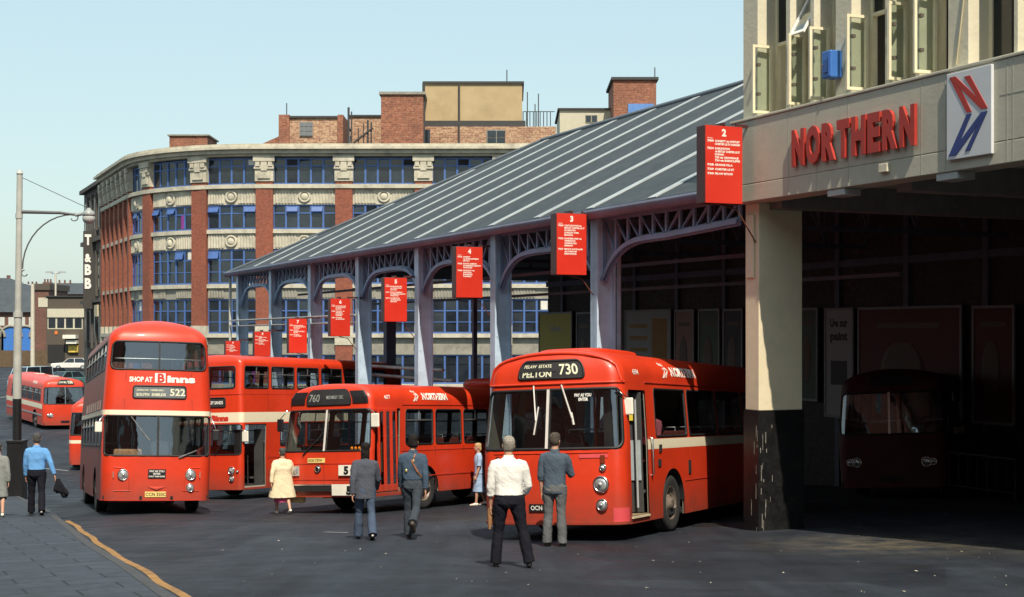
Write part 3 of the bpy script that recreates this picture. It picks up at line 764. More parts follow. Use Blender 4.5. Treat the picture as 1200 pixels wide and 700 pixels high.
# ------------------------------------------------ double deckers
def decker(kind):
    W = 2.5
    if kind == 'front':                           # the 522 coming up the street
        L, H = 9.3, 4.60; zlow = (1.36, 2.30); zup = (3.36, 4.04); zband = (2.31, 2.42)
        sh = Shell(L, H, .33, 4.06, W, rf=.30, rr=.25, bow=.10, n=2.05, fr=.95, rrf=.6, side=((0,.03), (.6,0), (2.4,0), (3.3,.05), (4.06,.11)), front=((0,.03), (1.3,0), (2.35,.10), (2.6,.12), (3.3,.16), (4.06,.26)), rear=((0,0), (4.06,.15)))
    else:
        L, H = 9.0, 4.30; zlow = (1.32, 2.22); zup = (3.27, 3.94); zband = (2.27, 2.57)
        sh = Shell(L, H, .30, 3.99, W, rf=.15, rr=.25, bow=.06, n=2.6, fr=.30, rrf=.5, side=((0,.03), (.6,0), (2.4,0), (3.1,.05), (3.99,.09)), front=((0,.02), (1.3,0), (2.1,.06), (3.1,.08), (3.99,.16)), rear=((0,0), (3.99,.15)))
    S = sh.S; hs = []
    hs.append(dict(u0=-1.62, u1=1.62, z0=zlow[0], z1=zlow[1], rc=.10, kind='screen', mull=[(0.0, .045)], gw=.03))
    if kind == 'front': hs.append(dict(u0=-1.50, u1=1.50, z0=zup[0], z1=zup[1], rc=.16, kind='screen', mull=[(0.0, .035)], gw=.03, rail=zup[0]+.28))
    else: hs.append(dict(u0=-.96, u1=.96, z0=zup[0], z1=zup[1], rc=.09, kind='screen', mull=[(0.0, .04)], gw=.03))
    hs.append(dict(u0=S(.40 if kind == 'front' else .17), u1=S(1.50 if kind == 'front' else 1.16), z0=sh.zs+.06, z1=zlow[1], rc=.03, kind='open'))
    wl = [1.85+1.36*k for k in range(5)]
    for y in wl: hs.append(dict(u0=S(y), u1=S(y+1.25), z0=zlow[0]+.22, z1=zlow[1], rc=.07, kind='win', vent=.22))
    for y in [.5]+wl: hs.append(dict(u0=-S(y+1.22), u1=-S(y), z0=zlow[0]+.22, z1=zlow[1], rc=.07, kind='win', vent=.22))
    wu = [.46+1.38*k for k in range(6)] if kind == 'front' else [.17+1.30*k for k in range(6)]
    for k, y in enumerate(wu):
        for sd in (1, -1):
            u0, u1 = S(y), S(y+(1.26 if kind == 'front' else 1.16))
            if sd < 0: u0, u1 = -u1, -u0
            hs.append(dict(u0=u0, u1=u1, z0=zup[0], z1=zup[1], rc=.07, kind='win', **({'vent': .24} if k % 2 == 0 or kind == 'front' else {'vent': .24})))
    hs.append(dict(u0=4.2, u1=4.999, z0=zup[0], z1=zup[1], rc=.1, kind='win')); hs.append(dict(u0=-4.999, u1=-4.2, z0=zup[0], z1=zup[1], rc=.1, kind='win'))
    wy = [2.5, 7.2] if kind != 'front' else [2.2, 7.2]
    for w in wy:
        for sd in (1, -1): hs.append(arch_hole(sh, sd, w, .58, 1.08))
    zf2 = zlow[1]+.12 if kind == 'front' else zlow[1]+.10
    rows = [1.4, 2.2, 3.0, 3.8, 4.6, 5.4, 6.2, 7.0, 7.7]
    sp = dict(shell=sh, holes=hs, wheels=[(w, 0) for w in wy], decks=[(.62, 1.5, L-.3, [2.4, 3.2, 4.0, 4.8, 5.6, 6.4]), (zf2, .35, L-.3, rows)], bands=[(zband[0], zband[1], 1, -3.0, 3.0)]+([(.3, 5, 2, -6, -1.9)] if kind == 'front' else []), band_mats=[CREAM, mat('shaded_side_panel', (.24,.040,.024), .45, var=.25, scale=1.5, dirt=.7, dcol=(.09,.05,.04), dscale=1.8)], zx=(zband[0], zband[1]))  # offside red is darkened in the paint to stand for its shade
    return sp, zlow, zup, zband, zf2

def bus_522():
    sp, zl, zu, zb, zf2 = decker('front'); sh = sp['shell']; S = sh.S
    Y = 33.6; a = R(19.5)
    x, y = (243-600)/F*Y, Y+.35
    root = place_bus('double_decker_bus', 'red double decker numbered 522, SHOP AT on its front, coming up the street', sp, x, y, -a)
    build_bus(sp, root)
    b = blind(root, sh, -.62, .66, 2.71, 2.98, BLINDG)
    t = MB(); s_text(t, sh, '522', .27, 2.77, .155, .36, .016, .02); s_text(t, sh, 'SOUTH  SHIELDS', -.55, 2.755, .06, .68, .016, .03); s_text(t, sh, 'JARROW  HEBBURN', -.55, 2.87, .04, .62, .016, .02); t.build('route_lettering', mat('blind_letters', (.72,.70,.50), .7, var=.05), b)
    t = MB(); s_text(t, sh, 'SHOP AT', -.74, 3.085, .11, .54, .006, .04); s_text(t, sh, 'inns', .20, 3.085, .155, .68, .006, .05); plate(t, sh, -.11, .155, 3.065, 3.29, .002, .006, 0, 3, 2)
    t.build('advert_lettering', WHITEP, root)
    t = MB(); s_text(t, sh, 'B', -.045, 3.085, .19, .17, .013, .04); t.build('advert_initial', REDLETTER, root)
    for sg in (1, -1):
        p = sh.P(sg*.80, .93); lamp_unit('headlight', root, (p.x, p.y, p.z), .105, .028)
        pl = MB(); plate(pl, sh, sg*1.06-.02, sg*1.06+.02, .86, 1.0, .002, .03); pl.build('indicator', mat('smoky_lens', (.25,.2,.16), .2), root)
        md = MB(); u = [sg*v for v in (.66, .66, .70, .78, 1.0, 1.10)]; zz = [.58, .82, 1.02, 1.08, 1.10, 1.09]
        pts = []
        for i in range(5):
            for k in range(4): f = k/4; pts.append(sh.Q(u[i]*(1-f)+u[i+1]*f, zz[i]*(1-f)+zz[i+1]*f, .003))
        md.tube(pts, .010, 6); md.tube([sh.Q(sg*(.62+.07*i), .56, .003) for i in range(7)], .010, 6); md.build('lamp_panel_moulding', RED, root)
    p = sh.P(.80, .63); lamp_unit('fog_lamp', root, (p.x, p.y, p.z), .075, .022)
    pl = MB(); plate(pl, sh, -.28, .22, .42, .545, .004, .01); po = pl.build('number_plate', YELP, root)
    t = MB(); s_text(t, sh, 'CCN 333C', -.265, .447, .072, .46, .016, .02); t.build('plate_lettering', BLACKP, po)
    pl = MB(); plate(pl, sh, -.22, .20, .85, 1.06, .004, .012); po = pl.build('pay_as_you_enter_board', BLACKP, root)
    t = MB(); s_text(t, sh, 'PAY AS YOU', -.01, .995, .04, .33, .018, .03, 'c'); s_text(t, sh, 'ENTER', -.01, .935, .04, .16, .018, .03, 'c'); s_text(t, sh, 'EXACT FARE PLEASE', -.01, .88, .03, .36, .018, .03, 'c'); t.build('board_lettering', WHITEP, po)
    g = MB(); g.add([sh.Q(-.24, .66, .004), sh.Q(-.01, .585, .035), sh.Q(.22, .66, .004), sh.Q(-.01, .63, .03)], [(0,1,3), (1,2,3), (0,3,2)]); g.build('radiator_badge', RED, root)
    wiper(root, sh, -.64, 2.27, -.32, 1.86, -.20, 1.72, ALU, .022); wiper(root, sh, .94, 1.50, .58, 1.36, .50, 1.33, ALU, .028)
    t = MB(); plate(t, sh, -2.0, 2.0, .335, .36, .002, .012, 0, 24); t.build('skirt_edge', REDD, root)
    t = MB()
    for dx in (-.38, .36): plate(t, sh, dx-.03, dx+.03, .36, .44, .002, .02)
    t.build('tow_eye', DARK, root)
    mirror(root, sh.Q(-1.7, 2.28, 0), (-sh.w0-.08, .12, 2.02), .16, .24, PAPER)
    mirror(root, sh.Q(1.7, 2.28, 0), (sh.w0+.10, .14, 1.86), .16, .26, BLACKP)
    seams(root, sh, ((.40, 1.3), (2.45, 3.3)), (1.8, 3.2, 4.6, 6.0, 7.4)); seams(root, sh, ((3.1, 3.3), (2.45, 2.7)), (), (.82, -.82))
    # driver's bay seen through the screen
    s = MB(); s.lathe([(.23,0),(.245,.012),(.23,.024),(.215,.012),(.23,0)], (-.70,.52,1.32), 'z', 24); s.tube([(-.7,.52,.8),(-.7,.52,1.32)], .03, 8); s.build('steering_wheel', BLACKP, root)
    s = MB(); s.box(-1.05,.95,.16,.40,.62,1.32); s.build('dashboard', mat('dash_grey', (.10,.11,.12), .6), root, .05)
    s = MB(); s.hexa([(.42,.95,.9),(.95,.95,.9),(.95,1.1,.9),(.42,1.1,.9)], [(.48,1.1,2.1),(.9,1.1,2.1),(.9,1.2,2.1),(.48,1.2,2.1)]); s.build('cab_partition', BLACKP, root, .06)
    s = MB(); s.box(-.95,-.30,.50,.62,1.25,1.52); s.build('striped_seat_cover', mat('sunlit_cloth', (.62,.34,.18), .9, var=.5, scale=9), root, .05)
    # offside with its shade put into the paint: air intakes under the upper deck
    v = MB()
    for k in range(7): plate(v, sh, -S(.9+.9*k+.5), -S(.9+.9*k), 2.44, 2.66, .001, .01, 0, 3)
    v.build('side_vent', mat('vent_grey', (.30,.22,.19), .7, var=.3), root)
    return root, sp, zf2

def bus_binns():
    sp, zl, zu, zb, zf2 = decker('stand'); sh = sp['shell']; S = sh.S
    x, y = px_corner(282, 42.3)
    root = place_bus('double_decker_bus', 'red double decker with a wide cream band standing in the station behind the single deckers', sp, x, y, R(29))
    build_bus(sp, root)
    b = blind(root, sh, -.30, .62, 2.74, 3.0, BLIND)
    t = MB(); s_text(t, sh, 'WHITLEY SANDS', .55, 2.82, .09, .78, .016, .03, 'r'); t.build('route_lettering', WHITEP, b)
    t = MB(); s_text(t, sh, 'Binns', .15, 2.33, .15, .62, .006, .08); t.build('advert_lettering', REDLETTER, root)
    for sg in (1, -1):
        p = sh.P(sg*.84, .86); lamp_unit('headlight', root, (p.x, p.y, p.z), .10, .025)
        p = sh.P(sg*.84, .62); lamp_unit('fog_lamp', root, (p.x, p.y, p.z), .075, .02)
        p = sh.P(sg*1.15, .84); lamp_unit('side_lamp', root, (p.x, p.y, p.z), .03, .01)
    mirror(root, sh.Q(1.7, 2.05, 0), (sh.w0+.10, .10, 1.86), .22, .32, PAPER)
    seams(root, sh, ((.35, 1.3), (2.6, 3.2)), (1.3, 2.9, 4.3, 5.7, 7.1))
    d = MB()
    for yy in (.21, 1.12): d.box(sh.w0-.40, sh.w0-.05, yy-.012, yy+.012, .40, 2.06)
    d.build('door', mat('door_leaf_dark', (.05,.05,.05), .5, var=.2), root, .006)
    g = MB(); g.box(sh.w0-.5, sh.w0-.04, .2, 1.16, .34, .40); g.build('entrance_step', mat('step_grey', (.40,.36,.30), .8), root)
    g = MB(); g.tube([(sh.w0-.1,.45,.4),(sh.w0-.1,.45,1.3)], .018, 8); g.build('door_pole', CHROME, root)
    t = MB(); plate(t, sh, S(1.25), 2.99, 1.2, 1.215, .001, .008, 0, 16); plate(t, sh, -1.9, 2.99, 3.1, 3.11, .001, .008, 0, 30); t.build('beading', REDD, root)
    wiper(root, sh, .30, 1.30, .62, 1.75, .66, 1.82, RUBBER, .02)
    return root, sp, zf2

# ------------------------------------------------ the coach on the bend, the bus half hidden by the 522, the dark bus under the offices
def bus_plain(kind):
    sp = single_spec(10.2, 3.0, 'shut', 1.62, 2.36) if kind != 'dark' else single_spec(10.0, 3.05, 'shut')
    sh = sp['shell']; S = sh.S
    sp['bands'] = [(1.22, 1.50, 1, S(.6), 3.0), (1.22, 1.50, 1, -3.0, -S(.5))] if kind == 'coach' else [(1.16, 1.30, 1, -5, 5)] if kind == 'rear' else sp['bands']
    if kind == 'rear':
        for h in sp['holes']:
            if h['u0'] > 4: h['z0'] = 1.5; h['u0'] = 3.35
            elif h['u1'] < -4: h['z0'] = 1.5; h['u1'] = -3.35
    if kind == 'coach':
        Y = 86.0; x = (101-600)/F*Y; root = place_bus('single_decker_bus', 'red single decker with a white side band turning at the bottom of the street', sp, x, Y, R(-31))
    elif kind == 'rear':
        Y = 60.0; root = place_bus('single_decker_bus', 'red single decker almost hidden behind the 522 double decker', sp, -21.0, 70.5, R(166))
    else:
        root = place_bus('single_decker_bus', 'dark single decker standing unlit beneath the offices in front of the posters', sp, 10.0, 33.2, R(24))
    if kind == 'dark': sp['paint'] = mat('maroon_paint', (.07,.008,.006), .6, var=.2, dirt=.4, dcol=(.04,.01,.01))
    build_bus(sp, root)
    b = blind(root, sh, -.50, .62, 2.66, 2.90, BLIND)
    if kind == 'coach':
        t = MB(); s_text(t, sh, '528', .22, 2.71, .14, .34, .016, .02); s_text(t, sh, 'LOW FELL', -.44, 2.73, .09, .55, .016, .02); t.build('route_lettering', mat('blind_letters', (.72,.70,.50), .7, var=.05), b)
        t = MB(); s_text(t, sh, 'NORTHERN', -S(2.9), 2.62, .13, 1.0, .006, .05); t.build('fleet_lettering', WHITEP, root)
        t = MB(); plate(t, sh, -2.99, -S(.4), .80, .90, .001, .012, 0, 20); t.build('side_moulding', mat('moulding_grey', (.25,.24,.25), .5), root)
        t = MB()
        for y in (2.6, 6.2): t.box(-.28, .28, y, y+.7, 2.985, 3.04)
        t.build('roof_vent', mat('roof_vent_pale', (.55,.42,.38), .6), root, .02)
    for sg in (1, -1):
        p = sh.P(sg*.84, .86); lamp_unit('headlight', root, (p.x, p.y, p.z), .10, .025)
        p = sh.P(sg*1.0, .86); lamp_unit('fog_lamp', root, (p.x, p.y, p.z), .07, .02)
    pl = MB(); plate(pl, sh, -.26, .26, .42, .54, .004, .01); pl.build('number_plate', BLACKP, root)
    c = MB(); c.bar(sh.Q(0, 1.52, .012), sh.Q(0, 2.49, .012), .05, .02); c.build('screen_pillar', CHROME, root)
    return root, sp
# ================================================================ PEOPLE
SKIN = mat('skin', (.50,.27,.18), .55, var=.08, scale=6)
EYE = mat('eye', (.03,.02,.02), .2, var=0)
def ring3(c, ax, ay, rx, ry, n=14, sq=2.2):
    out = []
    for k in range(n):
        a = 2*math.pi*k/n; ca, sa = math.cos(a), math.sin(a)
        out.append(c + ax*(math.copysign(abs(ca)**(2/sq), ca)*rx) + ay*(math.copysign(abs(sa)**(2/sq), sa)*ry))
    return out
def tubeloft(mb, pts, radii, ref=Vector((0,1,0)), n=12):
    """pts: joint positions, radii (rx, ry); limb section perpendicular to its path"""
    rings = []
    for i, p in enumerate(pts):
        d = (pts[min(i+1, len(pts)-1)]-pts[max(0, i-1)]).normalized()
        x = d.cross(ref)
        if x.length < .05: x = d.cross(Vector((1,0,0)))
        x.normalize(); y = x.cross(d).normalized(); r = radii[i]; r = r if isinstance(r, tuple) else (r, r)
        rings.append(ring3(p, x, y, r[0], r[1], n))
    mb.loft(rings)
def along(a, b, f): return a+(b-a)*f
def solid(mb, name, m, parent, vox, smooth=6, wr=0.0, wseed=0, wz=None):
    """join overlapping lofts into one continuous skin (voxel remesh), with cloth creases"""
    me = mb.mesh(name); ob = bpy.data.objects.new(name, me); COL.objects.link(ob)
    rm = ob.modifiers.new('r', 'REMESH'); rm.mode = 'VOXEL'; rm.voxel_size = vox; rm.use_smooth_shade = True
    if smooth: sm = ob.modifiers.new('s', 'SMOOTH'); sm.iterations = smooth; sm.factor = .5
    dg = bpy.context.evaluated_depsgraph_get(); ev = ob.evaluated_get(dg)
    nm = bpy.data.meshes.new_from_object(ev, depsgraph=dg)
    bpy.data.objects.remove(ob); bpy.data.meshes.remove(me)
    nm.name = name
    if wr:
        nm.update(); ns = [v.normal.copy() for v in nm.vertices]; off = Vector((wseed*3.1, wseed*1.7, wseed))
        for v, nn in zip(nm.vertices, ns):
            q = Vector((v.co.x*7, v.co.y*7, v.co.z*10+v.co.x*7))+off
            w = noise.noise(q)*.6+noise.noise(q*2.3)*.4
            q2 = Vector((v.co.x*5, v.co.y*5, v.co.z*4))+off
            v.co += nn*(wr*(w+.9*noise.noise(q2)))
    nm.materials.clear(); nm.materials.append(m)
    for p in nm.polygons: p.use_smooth = True
    o = bpy.data.objects.new(name, nm); COL.objects.link(o)
    if parent is not None: o.parent = parent
    return o

def person(label, loc, face, H, legs, arms, top, bottom, shoes, hair, extra=None, vox=.009, group=None, lean=0.0, build=1.0, turn=0.0, sit=False, hairlen=0, sole=0.0, skin=None):
    """face: heading of the person (0 = away from the camera, + = to the right); local +y is forward
    legs: ((hip, knee, out), ...) for left, right; arms: ((swing, out, elbow, inward), ...) in degrees
    top: dict(mat, hem, sleeve, flare, loose) ; bottom: dict(mat, kind, hem)"""
    t = thing('person', label, 'person', loc, -R(face), group)
    k = H/1.75; b = build; skin = skin or SKIN
    V = Vector
    hipz = .90
    # leg chains
    L = []
    for i, sx in enumerate((-1, 1)):
        hp, kn, out = legs[i]; a = R(hp); c = a-R(kn); o = R(out)*sx
        h = V((sx*.088*b, 0, 0)); kd = V((math.sin(o)*math.cos(a), math.sin(a), -math.cos(a)*math.cos(o)))
        ad = V((math.sin(o)*math.cos(c), math.sin(c), -math.cos(c)*math.cos(o)))
        kp = h+kd*.42; ap = kp+ad*.40
        L.append((h, kp, ap, c))
    low = min(l[2].z - (.075 if l[3] > -.5 else .12) for l in L)
    if sit: low = -.11
    base = V((0, 0, -low))*1.0
    L = [(h+base, kp+base, ap+base, c) for (h, kp, ap, c) in L]
    pel = base.copy()
    ln = R(lean)
    def up(x, y, z):                                   # torso point, z above the hips, leaning forward
        return pel+V((x, y*math.cos(ln)+z*math.sin(ln), z*math.cos(ln)-y*math.sin(ln)))
    sh = []
    A = []
    for i, sx in enumerate((-1, 1)):
        sw, ou, el, inw = arms[i]
        s = up(sx*.170*b, 0, .455); a = R(sw); o = R(ou)
        ud = V((sx*math.sin(o), math.sin(a)*math.cos(o), -math.cos(a)*math.cos(o))).normalized()
        e = s+ud*.295
        f = a+R(el); iw = R(inw)
        fd = V((-sx*math.sin(iw)+sx*math.sin(o)*.5, math.sin(f)*math.cos(iw), -math.cos(f)*math.cos(iw))).normalized()
        w = e+fd*.25
        A.append((s, e, w, fd, sx))
    S = Matrix.Scale(k, 4)
    ax, ay = V((1,0,0)), V((0, math.cos(ln), -math.sin(ln)))
    def torso(mb, tab):
        mb.loft([ring3(up(0, y, z), ax, ay, rx*b, ry*b, 20, 2.5) for (z, y, rx, ry) in tab])
    # ---- body
    m = MB(S)
    torso(m, [(-.06, 0, .12, .085), (.02, 0, .150, .10), (.10, 0, .140, .095), (.22, .005, .130, .090), (.34, .01, .138, .088), (.42, .005, .135, .085), (.48, 0, .10, .068), (.53, .0, .060, .055)])
    nk = up(0, 0, .52); hd = up(0, .025, .70)
    tubeloft(m, [nk, along(nk, hd, .35), along(nk, hd, .75)], [(.062, .062), (.055, .06), (.055, .06)])
    m2 = Matrix.Rotation(-R(turn), 4, 'Z')
    def hp_(x, y, z): p = m2 @ V((x, y, 0)); return hd+V((p.x, p.y, z))
    rings = []
    for (z, y, rx, ry) in ((-.105, .028, .030, .035), (-.09, .022, .050, .060), (-.06, .014, .062, .078), (-.02, .004, .070, .090), (.03, -.002, .075, .097), (.07, -.006, .072, .092), (.10, -.008, .056, .074), (.118, -.008, .028, .04)):
        rings.append([hp_(p.x, p.y, z) for p in ring3(V((0, y, 0)), V((1,0,0)), V((0,1,0)), rx, ry, 16, 2.1)])
    m.loft(rings)
    for sx in (-1, 1):
        p = hp_(sx*.077, -.008, -.005); m.ball(p, (.012, .022, .032), 8, 6)
    p = hp_(0, .094, -.02); q = hp_(0, .088, .02); r_ = hp_(0, .108, -.026); tubeloft(m, [q, along(q, r_, .6), r_], [.008, .011, .014], V((1,0,0)), 8)
    p = hp_(0, .086, -.058); m.ball(p, (.024, .010, .009), 8, 6)
    for (h, kp, ap, c) in L:
        tubeloft(m, [h, along(h, kp, .4), kp, along(kp, ap, .3), along(kp, ap, .75), ap], [.075, .064, .048, .050, .036, .033])
        fd = V((0, math.cos(c*.55), -math.sin(-c*.55) if c < 0 else 0)); fd.normalize()
        toe = ap+V((0,0,-.045))+fd*.15
        tubeloft(m, [ap+V((0,-.03,-.035)), ap+V((0,.03,-.035)), toe], [(.03,.032), (.036,.032), (.036,.016)], V((0,0,1)))
    for (s, e, w, fd, sx) in A:
        tubeloft(m, [up(sx*.09*b, 0, .445), along(s, e, .1), along(s, e, .6), e, along(e, w, .3), along(e, w, .8), w], [.034, .040, .037, .034, .035, .027, .024])
        # hand: palm and five fingers, slightly curled
        side = fd.cross(V((0,0,1)))
        if side.length < .3: side = V((0, 1, 0)) if abs(fd.y) < .7 else V((0,0,1))
        fw = (V((0,1,0))-fd*fd.y); fw = fw.normalized() if fw.length > .2 else V((0,0,1))       # thumb side, forward
        inn = fd.cross(fw)*(1 if sx < 0 else -1); inn.normalize()                              # towards the palm
        if inn.x*sx > 0: inn = -inn
        pb = w; pe = w+fd*.088
        tubeloft(m, [pb, along(pb, pe, .5), pe], [(.016, .026), (.015, .038), (.012, .040)], fw, 10)
        for q, (ofs, ln_) in enumerate(((.032, .066), (.011, .076), (-.011, .070), (-.031, .054))):
            f0 = pe+fw*ofs*.95-fd*.012; f1 = f0+fd*ln_*.45+inn*.006+fw*ofs*.10; f2 = f1+(fd*.8+inn*.55).normalized()*ln_*.32; f3 = f2+(fd*.5+inn*.85).normalized()*ln_*.26
            tubeloft(m, [f0, f1, f2, f3], [.0095, .009, .0085, .007], fw, 7)
        t0 = along(pb, pe, .25)+fw*.022; t1 = t0+(fw*.75+fd*.65+inn*.3).normalized()*.036; t2 = t1+(fw*.25+fd*.9+inn*.35).normalized()*.030
        tubeloft(m, [t0, t1, t2], [.013, .011, .009], inn, 7)
    bo = solid(m, 'body', skin, t, vox*.72, 3)
    e = MB(S)
    for sx in (-1, 1): e.ball(hp_(sx*.031, .083, .012), .009, 8, 6)
    e.build('eyes', EYE, t)
    # ---- bottom
    kd = bottom.get('kind', 'trousers'); fl = bottom.get('flare', 1.0)
    m = MB(S)
    if kd == 'trousers':
        torso(m, [(-.11, -.005, .13, .10), (-.05, -.012, .172, .125), (.03, -.008, .172, .122), (.10, 0, .160, .112), (.155, 0, .150, .105), (.17, 0, .149, .104)])
        for i, (h, kp, ap, c) in enumerate(L):
            hh = h+V((0, 0, .02)); en = along(kp, ap, bottom.get('len', .99))+V((0,0,-.0))
            tubeloft(m, [hh, along(h, kp, .25), along(h, kp, .6), kp, along(kp, en, .4), along(kp, en, .8), en, en+(en-kp).normalized()*.025],
                     [(.102*b,.112*b), (.098*b,.104*b), (.080*b,.086*b), (.068,.073), (.067*fl,.074*fl), (.066*fl,.074*fl), (.068*fl,.078*fl), (.068*fl,.078*fl)])
    else:
        hem = bottom.get('hem', .45)                    # skirt, length below the hips
        kn = (L[0][1]+L[1][1])/2-pel
        tab = [(.15, 0, .130, .095), (.06, 0, .15, .11), (-.03, -.005, .165, .125)]
        m.loft([ring3(up(0, y, z), ax, ay, rx*b, ry*b, 22, 2.2) for (z, y, rx, ry) in tab]+[ring3(pel+V((0, kn.y*.55*f, -.03-(hem-.03)*f)), V((1,0,0)), V((0,1,0)), (.165+.02*f)*b, (.125+.05*f)*b, 22, 2.2) for f in (.35, .7, 1.0)])
    solid(m, 'trousers' if kd == 'trousers' else 'skirt', bottom['mat'], t, vox, 4, .010, 3)
    if 'belt' in bottom:
        m = MB(S); m.loft([ring3(up(0, 0, z), ax, ay, .158*b, .113*b, 24, 2.5) for z in (.135, .175)]); m.build('belt', bottom['belt'], t)
    # ---- top
    hem = top.get('hem', .0); lo = top.get('loose', 1.0); fl = top.get('flare', 0.0)
    m = MB(S)
    tab = [(hem, -.004, .166+fl, .120+fl*.8), (hem*.5+.04, -.004, .166+fl*.6, .120+fl*.5)] if hem < .1 else [(hem, -.002, .158, .112)]
    tab += [(.14, .0, .160*lo, .114*lo), (.22, .003, .160*lo, .114*lo), (.30, .005, .172*lo, .120*lo), (.38, .005, .180*lo, .122), (.44, .0, .170, .113), (.485, -.004, .140, .095), (.52, -.004, .095, .072), (.55, -.002, .062, .062)]
    torso(m, sorted(tab))
    def pin(sx): return up(sx*.10*b, 0, .475)
    for (s, e_, w, fd, sx) in A:
        sl = top.get('sleeve', 1.0); q = 1.12 if lo > 1.03 else 1.0
        if sl > .55:
            en = along(e_, w, (sl-.5)*2*.97); ps = [pin(sx), s, along(s, e_, .22), along(s, e_, .6), e_, along(e_, en, .45), en]; rr = [.058, .064, .064*q, .057*q, .052*q, .048*q, .042*q]
        else:
            en = along(s, e_, sl*2); ps = [pin(sx), s, along(s, e_, .22), along(s, en, .65), en]; rr = [.058, .064, .064*q, .060*q, .058*q]
        tubeloft(m, ps, rr)
        if top.get('roll'): tubeloft(m, [along(s, en, .90) if sl <= .55 else along(e_, en, .82), en+(en-s).normalized()*.008], [rr[-1]*1.14, rr[-1]*1.12])
    solid(m, top.get('name', 'shirt'), top['mat'], t, vox, 6, .007 if lo < 1.06 else .0085, 8)
    if top.get('collar'):
        m = MB(S); m.loft([ring3(up(0, .0, z), ax, ay, r, r*1.0, 18, 2) for (z, r) in ((.535, .078), (.565, .067), (.58, .064), (.565, .058))], caps=False); m.build('collar', top['mat'], t)
    if top.get('cuff'):
        m = MB(S)
        for (s, e_, w, fd, sx) in A: tubeloft(m, [along(e_, w, .86), along(e_, w, 1.0)], [.040, .041])
        m.build('cuffs', top['cuff'], t)
    # ---- shoes
    m = MB(S)
    for (h, kp, ap, c) in L:
        pit = max(-1.0, min(0, c*.75)); fd = V((0, math.cos(pit), math.sin(pit))); un = V((0, -math.sin(pit), math.cos(pit)))
        a0 = ap-un*.03
        tubeloft(m, [a0-fd*.062-un*.012, a0-fd*.04-un*.014, a0+fd*.03-un*.012, a0+fd*.10-un*.024, a0+fd*.165-un*.032, a0+fd*.185-un*.034], [(.028,.024), (.037,.040), (.041,.044), (.045,.030), (.038,.019), (.020,.012)], un)
    solid(m, 'shoes', shoes, t, vox*.8, 2)
    # ---- hair
    if hair is not None:
        m = MB(S); rings = []
        for (z, y, rx, ry) in ((-.052, -.048, .058, .042), (-.02, -.032, .074, .070), (.03, -.014, .080, .096), (.065, -.010, .080, .100), (.10, -.010, .066, .088), (.122, -.010, .040, .056), (.128, -.010, .02, .03)):
            rings.append([hp_(p.x, p.y, z) for p in ring3(V((0, y, 0)), V((1,0,0)), V((0,1,0)), rx, ry, 16, 2.1)])
        m.loft(rings)
        if hairlen: tubeloft(m, [hp_(0, -.05, .03), hp_(0, -.06, -.05), hp_(0, -.055, -.06-hairlen)], [(.078,.05), (.082,.045), (.075,.03)], V((0,1,0)))
        solid(m, 'hair', hair, t, vox*.8, 2, .011, 5)
    hands = [(w+fd*.10)*k for (s, e_, w, fd, sx) in A]
    M = Matrix.Translation(Vector(loc)) @ Matrix.Rotation(-R(face), 4, 'Z')
    if extra: extra(t, S, up, A, L)
    return t, [M @ h for h in hands], [A[i][3] for i in (0, 1)], M
